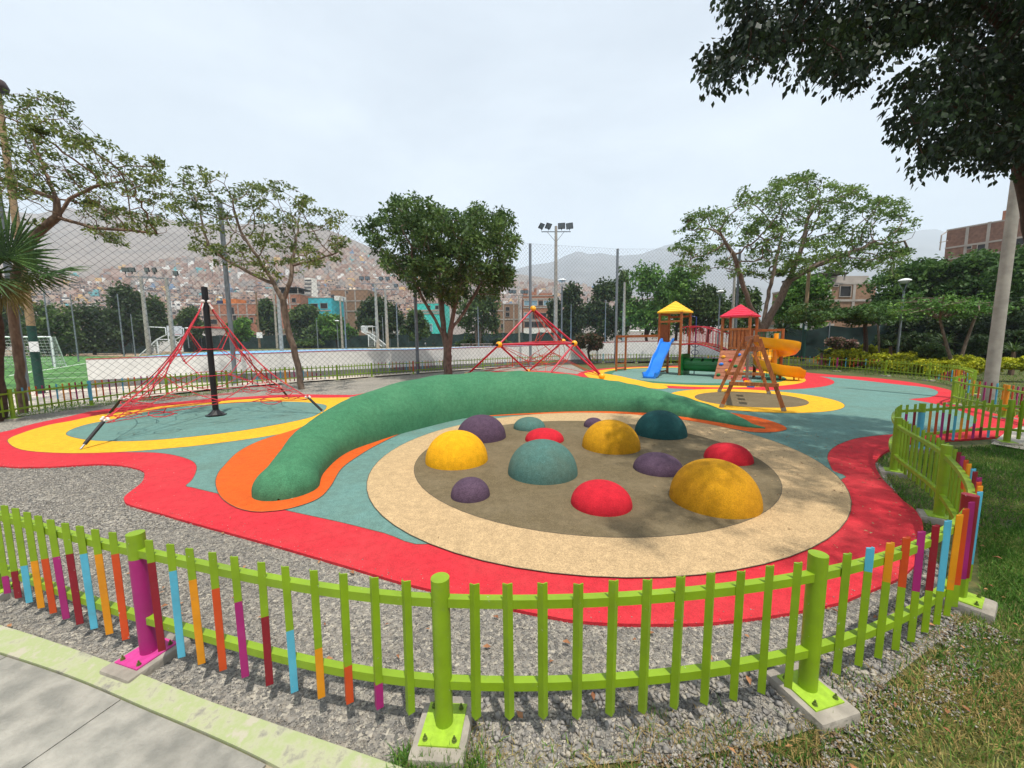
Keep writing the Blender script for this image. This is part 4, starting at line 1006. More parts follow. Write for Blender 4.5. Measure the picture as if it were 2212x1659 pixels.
def swing():
    nl_, nr_, fl_, fr_ = at(1557.8, 879.5, ZD), at(1693.6, 888, ZD), at(1552.8, 846.5, ZD), at(1661.6, 851, ZD)
    mn, mf = (nl_+nr_)/2, (fl_+fr_)/2; ht = topz(1629, 732, mn.y)
    root = thing('swing_set', 'wooden swing frame with three small chained seats on a yellow ring', 'swing', mn)
    bd = (mf-mn).normalized(); sd = (nr_-nl_).normalized(); up = Vector((0, 0, 1))
    STEEL = M('post_shoe', S(150, 140, 128), .5, .15, 20, metal=.4)
    for (a, b_, m_) in ((nl_, nr_, mn), (fl_, fr_, mf)):
        top = Vector((m_.x, m_.y, ht))
        for p, s_ in ((a, -1), (b_, 1)):
            d = (top+sd*(.07*s_)-p); MB().beam(p+d*.03, p+d*1.0, .075, .085, bev=.006).build('leg', WOOD, root)
            MB().beam(p+up*.002, p+d*.05, .085, .095).build('shoe', STEEL, root)
        t = .36; ca, cb = a.lerp(top, t), b_.lerp(top, t); MB().beam(ca-sd*.09-bd*.06, cb+sd*.09-bd*.06, .045, .09, bev=.004).build('crossbar', WOOD, root)
        t = .86; ca, cb = a.lerp(top, t), b_.lerp(top, t); MB().beam(ca-sd*.05-bd*.06, cb+sd*.05-bd*.06, .045, .10, bev=.004).build('crossbar', WOOD, root)
    MB().beam(Vector((mn.x, mn.y, ht))-bd*.16, Vector((mf.x, mf.y, ht))+bd*.16, .10, .15, bev=.008).build('beam', WOOD, root)
    CH = M('chain_steel', S(150, 150, 150), .4, .3, 60, metal=.7)
    seg = (mf-mn)
    for t, mt in ((.26, BLUEP), (.5, YELP), (.74, REDP)):
        c = mn+seg*t; zs = .50
        b = MB(); b.bbox((c.x, c.y, zs), (.17, .36, .035), math.atan2(sd.y, sd.x), .012)
        for k in (-1, 1): b.bbox((c.x+bd.x*.19*k, c.y+bd.y*.19*k, zs+.01), (.15, .03, .075), math.atan2(sd.y, sd.x), .01)
        so = b.build('seat', mt, root)
        for k in (-1, 1):
            p = Vector((c.x, c.y, zs))+bd*(.185*k); q = Vector((c.x, c.y, ht-.06))+bd*(.185*k); b = MB(); nl2 = 34
            for i in range(nl2):
                a, e = p.lerp(q, i/nl2), p.lerp(q, (i+1.15)/nl2); r = (sd if i % 2 else bd)*.009
                b.tube([a+r, e+r], .0042, 4); b.tube([a-r, e-r], .0042, 4)
            co = b.build('chain', CH, root); co.parent = so
swing()
# ================================================================== WALL, RAISED COURT, NETS, POLES
WHITE = M('white_wall_paint', S(232, 231, 227), 0.85, 0.05, 5, 0.15, 30, big=0.12, bigscale=0.5)
GREYP = M('grey_plinth', S(120, 120, 118), 0.9, 0.12, 6)
REDL = M('red_line_paint', S(176, 52, 60), 0.8, 0.1, 8)
CONC = M('pole_concrete', S(158, 152, 142), 0.85, 0.14, 5, 0.3, 40, big=0.18, bigscale=1.2)
GSTEEL = M('grey_painted_steel', S(112, 120, 126), 0.5, 0.12, 8)
WSTEEL = M('white_painted_steel', S(226, 228, 228), 0.5, 0.05, 8)
NETM = M('dark_net_cord', S(70, 72, 76), 0.8, 0.1, 20)
wall_pts = [((193, 838), (193, 775)), ((480, 823.5), (480, 765.5)), ((737, 812), (737, 757)), ((904, 802.5), (904, 754.5)), ((1024, 795.5), (1024, 750)), ((1150, 789), (1150, 746)), ((1300, 783.5), (1300, 739.5)), ((1420, 779.5), (1420, 736.5)), ((1490, 778.5), (1490, 736.5)), ((1545, 781), (1545, 745)), ((1575, 783), (1575, 762))]
WB = [at(*b) for b, t in wall_pts]; WT = [topz(t[0], t[1], p.y) for (b, t), p in zip(wall_pts, WB)]
kk = 6; wb = crom(WB, kk, False); wt = [v.z for v in crom([Vector((0, 0, z)) for z in WT], kk, False)]
def wall_run(name, mat, off0, off1, zlo, zhi, parent=None):
    b = MB(); V = []; F = []; n = len(wb)
    for i in range(n):
        t = (wb[min(i+1, n-1)]-wb[max(i-1, 0)]).normalized(); nn = Vector((-t.y, t.x, 0))
        a, c = wb[i]+nn*off0, wb[i]+nn*off1
        for p, z in ((a, zlo(i)), (a, zhi(i)), (c, zhi(i)), (c, zlo(i))): V.append((p.x, p.y, z))
    for i in range(n-1):
        for j in range(4): F.append((i*4+j, i*4+(j+1) % 4, i*4+4+(j+1) % 4, i*4+4+j))
    F += [(3, 2, 1, 0), tuple((n-1)*4+j for j in range(4))]
    b.add(V, [f[::-1] for f in F]); return b.build(name, mat, parent)
wroot = thing('retaining_wall', 'long white painted retaining wall of the raised court behind the fence', 'wall', WB[0])
wall_run('wall_face', WHITE, 0, .22, lambda i: .30, lambda i: wt[i]-.03, wroot)
wall_run('plinth', GREYP, -.015, .21, lambda i: -.05, lambda i: .298, wroot)
wall_run('coping', REDL, -.01, .24, lambda i: wt[i]-.029, lambda i: wt[i], wroot)
# white end wall going back along the left edge of the court
e0, e1 = WB[0], Vector((-43, 44, 0))
# raised ground behind the wall, in bands parallel to it
def court_band(name, d0, d1, mat, i0=0, i1=None, dz=0.0):
    V = []; F = []; n = len(wb); i1 = n if i1 is None else i1; ids = list(range(i0, i1)); rows = 8
    for i in ids:
        back = (Vector((-0.62, 1.0, 0)).normalized()*(1-i/n)+Vector((0.35, 1, 0)).normalized()*(i/n)).normalized()
        t = (wb[min(i+1, n-1)]-wb[max(i-1, 0)]).normalized(); nn = Vector((-t.y, t.x, 0))
        for r in range(rows+1):
            d = d0+(d1-d0)*r/rows; p = wb[i]+nn*.24+back*d; f = min(1, d/75); z = (wt[i]-.012)*(1-f)+.5*f
            V.append((p.x, p.y, z+dz))
    m_ = rows+1
    for i in range(len(ids)-1):
        for r in range(rows): F.append((i*m_+r, (i+1)*m_+r, (i+1)*m_+r+1, i*m_+r+1))
    return structure(MB().add(V, F).build(name, mat))
BLUEC = M('court_blue', S(108, 168, 206), 0.8, 0.08, 2, big=0.1); MAROON = M('court_maroon', S(112, 34, 44), 0.85, 0.1, 2); YELC = M('court_yellow', S(222, 180, 96), 0.8, 0.1, 2); WHC = M('court_white', S(222, 222, 218), 0.8, 0.06, 2)
PARKG = M('park_lawn', S(82, 100, 46), 0.95, 0.3, 1.5, col2=S(128, 120, 78), big=0.3, bigscale=0.15)
court_band('raised_ground', 0, 125, PARKG)
court_band('court_surface', .4, 22, BLUEC, 2, 44, .006)
court_band('court_border', 22, 27, MAROON, 2, 30, .012)
court_band('court_marking', 8, 9.2, YELC, 8, 40, .012); court_band('court_marking', 13, 16, YELC, 14, 34, .012); court_band('court_marking', 3.2, 3.5, WHC, 4, 42, .012); court_band('court_marking', 17, 17.8, WHC, 4, 40, .012)
kbk = court_band('court_kerb', 27, 27.6, WHC, 2, 32, .30)
# pale path between the fence and the wall
pathm = M('path_concrete', S(196, 184, 168), 0.9, 0.08, 3, 0.2, 40, big=0.12, bigscale=0.4)
pp_ = [Vector((p.x, p.y, 0)) for p in wb]
left_in = [Vector((q[0], q[1], 0)) for q in left[1:]]
path_poly = [Vector((-19, 12.2, 0)), Vector((-13.4, 8.0, 0))]+[p+Vector((-.5, .6, 0)) for p in left_in]+[Vector((6.8, 29.6, 0)), Vector((9.3, 29.4, 0)), Vector((11.8, 29.6, 0)), Vector((15.5, 33.5, 0))]+pp_[::-1]
sheet('footpath', ccw([tuple(p[:2]) for p in path_poly]), -0.004, pathm)
# artificial turf with lines, left
m, n, l, b = _new('artificial_turf'); b.inputs['Roughness'].default_value = 0.9
g_ = n.new('ShaderNodeNewGeometry'); wv = n.new('ShaderNodeTexNoise'); wv.inputs['Scale'].default_value = 0.6; wv.inputs['Detail'].default_value = 6; l.new(g_.outputs['Position'], wv.inputs['Vector'])
r = n.new('ShaderNodeValToRGB'); r.color_ramp.elements[0].color = S(46, 92, 34); r.color_ramp.elements[1].color = S(78, 126, 52); r.color_ramp.elements[0].position = .35; r.color_ramp.elements[1].position = .62
l.new(wv.outputs['Fac'], r.inputs['Fac']); l.new(r.outputs['Color'], b.inputs['Base Color']); TURF = m
turf = [at(-700, 900), at(-100, 858), at(60, 846), at(191, 839), Vector((-21.5, 21, 0)), Vector((-44, 45, 0)), Vector((-50, 52, 0)), Vector((-75, 60, 0)), Vector((-95, 40, 0))]
sheet('artificial_turf', ccw([tuple(p[:2]) for p in turf]), 0.01, TURF)
def strip(name, a, b_, w, z, mat):
    a, b_ = Vector((a[0], a[1], 0)), Vector((b_[0], b_[1], 0)); d = (b_-a).normalized(); s_ = Vector((-d.y, d.x, 0))*w/2
    return sheet(name, ccw([tuple((p)[:2]) for p in (a-s_, b_-s_, b_+s_, a+s_)]), z, mat)
WLINE = M('white_line_paint', S(226, 230, 222), .8, .05)
for a, c in (((20, 812), (192, 784)), ((87, 799.5), (40, 806)), ((85, 808), (191, 804)), ((88, 819), (191, 814.5))): strip('pitch_line', at(*a), at(*c), .12, .016, WLINE)
sheet('bare_earth', [tuple(p[:2]) for p in (Vector((-43, 46, 0)), Vector((-51, 53.5, 0)), Vector((-85, 66, 0)), Vector((-80, 95, 0)), Vector((-45, 75, 0)))][::-1], -0.02, M('bare_earth', S(150, 128, 104), .95, .15, 1))

# ------------------------------------------------------------------ tall sports net
def net_bay(parent, a, b_, h0, h1, zb, sp=.2, r=.0042):
    """diagonal cords in the rectangle from a to b; h0, h1 top heights"""
    d = b_-a; w = d.length; d = d.normalized(); V = []; F = []; nn = Vector((-d.y, d.x, 0))
    def seg(x0, z0, x1, z1):
        for _ in range(1):
            pts = []
            A = a+d*x0; A.z = z0; B_ = a+d*x1; B_.z = z1
            t = (B_-A).normalized(); s_ = t.cross(nn)
            o = len(V)
            for P_ in (A, B_):
                for k in range(3):
                    an = 2*math.pi*k/3; q = P_+(nn*math.cos(an)+s_*math.sin(an))*r; V.append((q.x, q.y, q.z))
            for k in range(3): F.append((o+k, o+(k+1) % 3, o+3+(k+1) % 3, o+3+k))
    hh = max(h0, h1); c = -hh
    def clip(x0, z0, x1, z1):
        # rectangle 0..w, zb..top(x)
        tA, tB = 0.0, 1.0; dx, dz = x1-x0, z1-z0; sl = (h1-h0)/w
        for p, q in ((-dx, x0), (dx, w-x0), (-dz, z0-zb), (dz-sl*dx, h0+sl*x0-z0)):
            if abs(p) < 1e-12:
                if q < 0: return
            else:
                t = q/p
                if p < 0: tA = max(tA, t)
                else: tB = min(tB, t)
        if tB-tA > 1e-3: seg(x0+dx*tA, z0+dz*tA, x0+dx*tB, z0+dz*tB)
    while c < w:
        clip(c, zb, c+hh*1.0, zb+hh*1.0); clip(c+hh, zb, c, zb+hh); c += sp
    seg(0, h0, w, h1); seg(0, zb, w, zb)
    MB().add(V, F).build('net', NETM, parent)
net_px = [((-230, 905), 7.3), ((60, 866), 7.3), ((509, 829), 7.3), ((903, 808), 7.6), ((1146, 793), 7.7), ((1329, 787), 7.85), ((1585, 783), 8.0)]
nroot = thing('sports_net', 'tall dark diamond mesh net on grey posts in front of the white wall', 'net', at(509, 829))
NP = [at(*p) for p, h in net_px]
for i, ((px, h), p) in enumerate(zip(net_px, NP)):
    if i not in (0,): MB().tube([p, Vector((p.x, p.y, h))], .085, 12).build('net_post', GSTEEL, nroot, smooth=50)
    if i < len(NP)-1: net_bay(nroot, p, NP[i+1], h, net_px[i+1][1], .15, .225 if i < 3 else .25)

# ------------------------------------------------------------------ poles
def pole(name, label, cat, base, top, Y, r, mat, heads=None, group=None, arm=None, sink=0.6):
    a, c = aty(*base, Y), aty(*top, Y); a.z -= sink
    c = Vector((a.x+(c.x-a.x)*.25, a.y, c.z))
    root = thing(name, label, cat, a, group)
    MB().tube([a, a.lerp(c, .5), c], [r*1.15, r, r*.72], 10).build('post', mat, root, smooth=50)
    return root, a, c
def flood(root, c, dirs, arm_w, tilt=.5, size=.42, droop=0):
    """crossarm with floodlight heads"""
    ax = Vector((1, -.18, 0)).normalized()
    MB().beam(c-ax*arm_w-Vector((0, 0, droop)), c+ax*arm_w+Vector((0, 0, -.12-droop)), .06, .06).build('crossarm', GSTEEL, root)
    for k in (-1, 1): MB().tube([c+ax*arm_w*.6*k-Vector((0, 0, .04)), c-Vector((0, 0, arm_w*.75))], .018, 5).build('brace', GSTEEL, root)
    for (x, yaw, pitch) in dirs:
        p = c+ax*(arm_w*x)+Vector((0, 0, .20-.06*x)); R = Matrix.Rotation(yaw, 3, 'Z') @ Matrix.Rotation(pitch, 3, 'X')
        b = MB(); b.bbox(p+Vector((0, 0, size*.3)), (size, .07, size*.8), M=R, bev=.012); b.mat(1)
        b.bbox(p+Vector((0, 0, size*.3))+R @ Vector((0, -.036, 0)), (size*.88, .012, size*.68), M=R, bev=.003)
        b.mat(0); b.box(p-Vector((0, 0, .06)), (.05, .05, .2)); b.build('floodlight', [BLK, M('lamp_glass', S(120, 126, 128), .15, .05, 5)], root)
r_, a_, c_ = pole('floodlight_pole', 'tallest concrete floodlight pole, alone against the sky in the middle', 'floodlight', (1200, 744), (1201, 488.7), 31, .145, CONC)
flood(r_, c_-Vector((0, 0, .35)), [(-1.0, .9, .65), (-.52, .7, .6), (.38, -.25, .35), (.92, -.5, .3)], 1.13, size=.55)
for base, top, Y, lab, hd in (
    ((323, 767), (304, 598), 27, 'concrete floodlight pole with four heads left of the black mast', 4),
    ((376, 767), (361, 600), 27, 'concrete pole with one small lamp between the four-headed pole and the black mast', 1),
    ((598.6, 744), (593, 613), 60, 'left one of two concrete poles behind the thin tree trunk', 1),
    ((609, 760), (599, 615), 30, 'right one of two concrete poles behind the thin tree trunk', 0),
    ((740, 748), (735, 642), 58, 'slim concrete pole right of the turquoise house', 0),
    ((816.7, 753), (810, 613), 34, 'concrete floodlight pole with heads left of the bushy ficus', 4),
    ((837.5, 753), (831.7, 624), 36, 'concrete floodlight pole next to the bushy ficus with two heads', 2),
    ((1121.7, 738), (1119, 638), 60, 'distant floodlight pole left of the brick block with blue windows', 4),
    ((1346.7, 740), (1348, 610), 42, 'concrete pole rising from the dark trees left of the yellow roof', 0),
    ((1580, 742), (1584, 590), 34, 'concrete pole behind the red tower roof', 0),
    ((560.4, 743), (556, 631), 62, 'brown wooden pole with a small white sign, left of the two concrete poles', 0)):
    r0 = .13 if Y < 40 else .15
    rr, a, c = pole('concrete_pole', lab, 'pole', base, top, Y, r0, CONC if 'brown' not in lab else M('weathered_wood', S(124, 102, 80), .9, .15, 6))
    sz = .38 if Y < 40 else .62
    if hd == 4: flood(rr, c+Vector((0, 0, .15)), [(-1, .3, .25), (-.55, .2, .25), (.45, -.2, .2), (.95, -.3, .2)], 1.25, size=sz, droop=.1)
    elif hd == 2: flood(rr, c, [(-.9, .3, .2), (.9, -.2, .2)], 1.2, size=sz)
    elif hd == 1: flood(rr, c, [(.9, -.2, .2)], .9, size=sz)
    if 'sign' in lab:
        q = aty(560.5, 724, Y-.3); MB().box(q, (.9, .05, .9)).build('sign_plate', WSTEEL, rr)
thin = [((268.5, 770), (255, 634), 36), ((292, 765), (283, 678), 44), ((169, 773), (152, 635), 38), ((116, 793), (96.5, 627), 31), ((686.6, 745), (685, 691), 66), ((748, 756), (743, 643), 33), ((860, 753), (855.6, 654), 36), ((829, 749), (825, 685), 58), ((1034, 745), (1031, 662), 45), ((1233, 738), (1234, 657.7), 45), ((1307, 740), (1308.5, 648), 45), ((1396.5, 738), (1397.5, 684), 60)]
names = ['grey steel fence post in front of the tall dark trees', 'short grey post right of the tall fence post by the dark trees', 'grey steel post behind the football pitch', 'grey steel post beside the football goal', 'thin grey post right of the thin tree trunk', 'grey steel post at the court edge below the turquoise house', 'grey steel post beside the bushy ficus', 'short thin post between the floodlight poles near the ficus', 'thin grey post between the ficus and the rope frame', 'thin grey post right of the street lamp in the middle', 'thin grey post above the far white goal', 'thin grey post left of the yellow roof']
for (bs, tp, Y), nm in zip(thin, names):
    pole('steel_post', nm, 'post', bs, tp, Y, .055 if Y < 50 else .07, GSTEEL)
def street_lamp(label, base, head, Y, r=.055, hr=.30):
    a, h = aty(*base, Y), aty(*head, Y); a.z = min(a.z, 0.0) if Y < 40 else a.z-.5
    a.x = h.x; root = thing('street_lamp', label, 'street lamp', a)
    z0 = h.z-.62
    MB().tube([a, Vector((a.x, a.y, z0))], [r*1.1, r], 10).build('post', GSTEEL, root, smooth=50)
    b = MB()
    for k in range(3):
        an = k*2.094+.4; d = Vector((math.cos(an), math.sin(an), 0)); b.tube([Vector((a.x, a.y, z0-.02)), Vector((a.x, a.y, z0+.2))+d*hr*.45, Vector((a.x, a.y, h.z-.10))+d*hr*.92], .014, 5)
    b.build('bracket', GSTEEL, root)
    MB().lathe((a.x, a.y, h.z-.10), [(hr, 0), (hr*1.04, .02), (hr*.9, .07), (hr*.5, .12), (.02, .14)], 20).build('lamp_shade', WSTEEL, root, smooth=50)
    MB().lathe((a.x, a.y, h.z-.23), [(.05, 0), (hr*.6, .03), (hr*.8, .128)], 16).build('lamp_bowl', M('frosted_bowl', S(196, 200, 200), .3, .05, 5), root, smooth=60)
street_lamp('grey street lamp with a white cap right of the tall floodlight pole', (1213.6, 775), (1214, 603), 29.5)
street_lamp('street lamp with a white cap behind the play towers', (1553, 745), (1556, 628), 33)
street_lamp('street lamp rising over the yellow hedge among the dark trees', (1941, 752), (1955, 603), 21, .05, .27)
street_lamp('small dark street lamp in front of the dark trees', (1261, 738), (1261, 683), 62, .06, .3)
street_lamp('small distant street lamp below the turquoise house', (730, 744), (727.6, 692), 62, .06, .35)
for px in (368, 388, 404): street_lamp('small pale lamp among the trees by the black mast', (px+3, 745), (px, 706), 62, .06, .32).__class__ if False else street_lamp({368: 'leftmost of three small pale lamps behind the black mast', 388: 'middle one of three small pale lamps behind the black mast', 404: 'rightmost of three small pale lamps behind the black mast'}[px], (px+3, 745), (px, 706+(px-368)*.05), 62, .06, .32)
# painted timber poles and the thick concrete pole
DGREEN = M('dark_green_paint', S(22, 66, 56), .6, .2, 6, big=.15); TIMBER = M('timber_pole', S(150, 128, 98), .9, .15, 5, .3, 30, stretch=(4, 4, .6))
def timber(label, base, top, Y, r, split, plates, lamp=None):
    a, c = aty(*base, Y), aty(*top, Y); a.z = -.05; root = thing('timber_pole', label, 'pole', a)
    zs = topz(*split, Y); q = lambda z: Vector((a.x, a.y, z)); H = c.z-a.z
    MB().tube([q(a.z), q(zs)], [r*1.1, r*(1.1-.3*(zs/H))], 14).build('painted_base', DGREEN, root, smooth=50)
    MB().tube([q(zs), q(c.z)], [r*(1.09-.3*(zs/H)), r*.75], 14).build('pole_shaft', TIMBER, root, smooth=50)
    for (px, py, w, h) in plates:
        p = aty(px, py, Y-r*1.15); MB().box((p.x, p.y, p.z), (w, .012, h)).build('notice', WSTEEL, root)
    if lamp:
        p = q(c.z); MB().lathe(p, [(.05, -.1), (.24, 0), (.27, .12), (.2, .3), (.03, .36)], 16).build('lamp_head', M('brown_lamp', S(60, 46, 44), .5), root, smooth=50)
p0 = at(88, 850); timber('tall timber pole with a dark green painted foot among the left trees', (88, 850), (5, 195), p0.y, .105, (56, 704), [(73.5, 749, .32, .34)], True)
p0 = at(1733, 780); timber('timber pole with dark green painted foot right of the spiral slide', (1733, 780), (1742, 575), p0.y, .135, (1734, 690), [(1730.5, 703, .16, .36), (1741, 698, .18, .3), (1741, 708, .18, .26)])
p0 = at(2135, 868); base = Vector((p0.x, p0.y, -.1)); ur = thing('utility_pole', 'thick round grey concrete utility pole on the right edge', 'pole', base)
tp_ = aty(2205, 300, p0.y); k = 8; zt = 9.0
MB().tube([base+Vector((0, 0, zt*i/k)) for i in range(k+1)], [.128-.005*i for i in range(k+1)], 20).build('pole_shaft', CONC, ur, smooth=50)

# ------------------------------------------------------------------ goals
def mesh_quad(b, A, B_, C_, D_, nu, nv, r):
    """net cords on the four-sided patch A B C D"""
    def P(u, v): return A.lerp(B_, u).lerp(D_.lerp(C_, u), v)
    for i in range(nu+1): b.tube([P(i/nu, 0), P(i/nu, 1)], r, 3, cap=False)
    for j in range(nv+1): b.tube([P(0, j/nv), P(1, j/nv)], r, 3, cap=False)
def goal(label, p1, p2, h, back, depth, r, sp, mat=WSTEEL, name='football_goal'):
    root = thing(name, label, 'goal', p1); up = Vector((0, 0, 1))
    MB().tube([p1, p1+up*h], r, 8).build('post', mat, root, smooth=50); MB().tube([p2, p2+up*h], r, 8).build('post', mat, root, smooth=50)
    MB().tube([p1+up*h, p2+up*h], r, 8).build('crossbar', mat, root, smooth=50)
    b = MB(); q1, q2 = p1+back*depth, p2+back*depth; t1, t2 = p1+up*h+back*depth*.35, p2+up*h+back*depth*.35; L_ = (p2-p1).length
    mesh_quad(b, q1, q2, t2, t1, max(4, int(L_/sp)), max(4, int(h/sp)), .012); mesh_quad(b, p1+up*h, p2+up*h, t2, t1, max(4, int(L_/sp)), 3, .012)
    for p, q, t in ((p1, q1, t1), (p2, q2, t2)): mesh_quad(b, p, q, t, p+up*h, 5, max(4, int(h/sp)), .012)
    b.build('goal_net', M('goal_net_cord', S(196, 198, 196), .8), root)
    for q, t in ((q1, t1), (q2, t2)): MB().tube([q, t], r*.6, 6).build('stay', mat, root)
gp2 = at(119, 794); gp1 = gp2+Vector((-5.2, -2.4, 0)); gh = topz(110, 728, gp2.y)
goal('white football goal with a net on the green pitch at the far left', gp1, gp2, gh, Vector((-.55, 1, 0)).normalized(), 1.6, .06, .22)
Y = 70; q1, q2 = aty(1294, 741, Y), aty(1477, 741, Y); q1.z = q2.z = .75
goal('far white football goal behind the white wall, left of the play tower', q1, q2, topz(1294, 716, Y)-.75, Vector((0, 1, 0)), 2, .12, .5)
def hoop_goal(label, px, Y, flip):
    a = aty(px[0], px[1], Y); zb = a.z; s_ = -1 if flip else 1; up = Vector((0, 0, 1)); root = thing('court_goal', label, 'goal', a); ax = Vector((s_, 0, 0)); dp = Vector((.2, 1.6, 0))
    hgt = topz(px[0], px[2], Y)-zb; r = .05
    for o in (Vector((0, 0, 0)), dp):
        MB().tube([a+o+ax*.2, a+o+ax*.2+up*hgt*.56], r, 6).build('post', WSTEEL, root)
        MB().tube([a+o-ax*1.5, a+o+up*hgt*.56+ax*.2], r, 6).build('stay', WSTEEL, root)
        MB().tube([a+o+ax*.2+up*hgt*.56, a+o+ax*1.05+up*hgt*.72, a+o+ax*1.05+up*hgt*.97], r*.9, 6).build('arm', WSTEEL, root)
        MB().tube([a+o-ax*.4+up*hgt*.45, a+o-ax*.4+up*hgt*1.0, a+o+ax*1.05+up*hgt*.97], r*.9, 6).build('arm', WSTEEL, root)
    MB().tube([a+ax*.2+up*hgt*.56, a+dp+ax*.2+up*hgt*.56], r, 6).build('crossbar', WSTEEL, root)
    b = MB(); mesh_quad(b, a-ax*1.4, a+ax*.2, a+ax*.2+up*hgt*.54, a-ax*.1+up*hgt*.5, 6, 6, .012); mesh_quad(b, a-ax*1.4, a-ax*1.4+dp, a+dp+up*hgt*.5, a+up*hgt*.5, 6, 7, .012); b.build('goal_net', M('goal_net_cord', S(196, 198, 196), .8), root)
    c = a+ax*1.05+dp*.5+up*hgt*.86; MB().box(c, (.05, 1.5, .9)).build('backboard', WSTEEL, root)
    MB().tube([c+ax*.28+Vector((.22*math.cos(t*.7), .22*math.sin(t*.7), -.3)) for t in range(9)], .015, 5, closed=True).build('hoop', REDL, root)
hoop_goal('white combined basket and goal frame left of the black mast on the court', (338, 768, 706), 34, False)
hoop_goal('white combined basket and goal frame in front of the trees by the ficus', (800, 748.5, 704), 50, True)
# ================================================================== TREES AND PLANTS
def leaf_mat(name, c1, c2, c3, sc=2.0, trans=0.3, rough=.55, fine=40):
    m, n, l, b = _new(name); b.inputs['Roughness'].default_value = rough; b.inputs['Specular IOR Level'].default_value = 0.3
    g_ = n.new('ShaderNodeNewGeometry'); q = n.new('ShaderNodeTexNoise'); q.inputs['Scale'].default_value = fine; q.inputs['Detail'].default_value = 1; l.new(g_.outputs['Position'], q.inputs['Vector'])
    q2 = n.new('ShaderNodeTexNoise'); q2.inputs['Scale'].default_value = sc; q2.inputs['Detail'].default_value = 3; l.new(g_.outputs['Position'], q2.inputs['Vector'])
    ad = n.new('ShaderNodeMath'); ad.operation = 'ADD'; l.new(q.outputs['Fac'], ad.inputs[0]); l.new(q2.outputs['Fac'], ad.inputs[1])
    ha = n.new('ShaderNodeMath'); ha.operation = 'MULTIPLY'; ha.inputs[1].default_value = 0.5; l.new(ad.outputs[0], ha.inputs[0])
    r = n.new('ShaderNodeValToRGB'); e = r.color_ramp.elements
    e[0].position = 0.38; e[0].color = c1; e[1].position = 0.63; e[1].color = c3; x = e.new(0.51); x.color = c2
    l.new(ha.outputs[0], r.inputs['Fac']); l.new(r.outputs['Color'], b.inputs['Base Color'])
    tr = n.new('ShaderNodeBsdfTranslucent'); l.new(r.outputs['Color'], tr.inputs['Color']); ms = n.new('ShaderNodeMixShader'); ms.inputs['Fac'].default_value = trans
    l.new(b.outputs['BSDF'], ms.inputs[1]); l.new(tr.outputs['BSDF'], ms.inputs[2]); l.new(ms.outputs['Shader'], n['Material Output'].inputs['Surface'])
    return m
LF_AC = leaf_mat('acacia_leaf', S(56, 74, 38), S(92, 110, 54), S(146, 152, 72), 1.1, .4)
LF_FIC = leaf_mat('ficus_leaf', S(42, 62, 34), S(72, 98, 48), S(122, 148, 72), 1.4, .35)
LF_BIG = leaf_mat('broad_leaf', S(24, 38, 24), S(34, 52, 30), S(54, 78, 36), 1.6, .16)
LF_DARK = leaf_mat('dark_leaf', S(38, 56, 34), S(56, 76, 42), S(84, 104, 54), .6)
LF_MID = leaf_mat('mid_leaf', S(48, 68, 36), S(70, 94, 46), S(104, 126, 60), .6)
LF_BRI = leaf_mat('bright_leaf', S(52, 84, 34), S(80, 122, 48), S(124, 160, 66), .8)
LF_UMB = leaf_mat('feathery_leaf', S(40, 66, 30), S(62, 94, 42), S(100, 132, 56), .9)
LF_YEL = leaf_mat('golden_leaf', S(96, 112, 24), S(172, 176, 30), S(214, 208, 52), 2.2)
LF_PALM = leaf_mat('palm_leaf', S(36, 58, 28), S(56, 86, 36), S(92, 122, 56), 2.0, .2)
BARK = M('brown_bark', S(92, 72, 58), .95, .3, 14, .7, 30, col2=S(120, 98, 80), stretch=(1, 1, .35))
BARK_G = M('grey_bark', S(92, 78, 66), .95, .25, 14, .6, 30, col2=S(122, 106, 92), stretch=(1, 1, .4))
BARK_D = M('dark_bark', S(66, 50, 40), .95, .3, 12, .6, 30)

def grow(trunks, attr, step, kill, rng, reach=1e9, iters=140):
    """space colonisation: trunks are polylines (first starts the tree, the others start at the nearest node)"""
    nodes = []; par = []
    for tr in trunks:
        tr = [np.array(p, float) for p in tr]
        if nodes:
            d = np.linalg.norm(np.array(nodes)-tr[0], axis=1); prev = int(d.argmin()); rest = tr[1:]; last = np.array(nodes[prev])
        else: nodes.append(tr[0]); par.append(-1); prev = 0; rest = tr[1:]; last = tr[0]
        for p in rest:
            k = max(1, int(np.linalg.norm(p-last)/step)); a0 = last.copy()
            for i in range(1, k+1):
                nodes.append(a0+(p-a0)*i/k+rng.normal(0, step*.05, 3)*(i < k)); par.append(prev); prev = len(nodes)-1
            last = p
    N_ = np.zeros((9000, 3)); c = len(nodes); N_[:c] = nodes; A = np.array(attr, float); first = int(len(nodes)*0.25)
    for _ in range(iters):
        if len(A) == 0 or c > 8000: break
        d = np.linalg.norm(A[:, None]-N_[None, first:c], axis=2); ni = d.argmin(1)+first; nd = d.min(1)
        new = []
        for i in np.unique(ni[nd < reach]):
            v = A[(ni == i) & (nd < reach)]-N_[i]; v = (v/np.linalg.norm(v, axis=1)[:, None]).sum(0); nv = np.linalg.norm(v)
            if nv < 1e-6: continue
            v = v/nv+rng.normal(0, .16, 3); v /= np.linalg.norm(v)
            q = N_[i]+v*step
            new.append((q, i))
        if not new: break
        c0 = c
        for q, i in new:
            if c < 9000: N_[c] = q; par.append(int(i)); c += 1
        dk = np.linalg.norm(A[:, None]-N_[None, c0:c], axis=2).min(1); A = A[dk > kill]
    return N_[:c], par
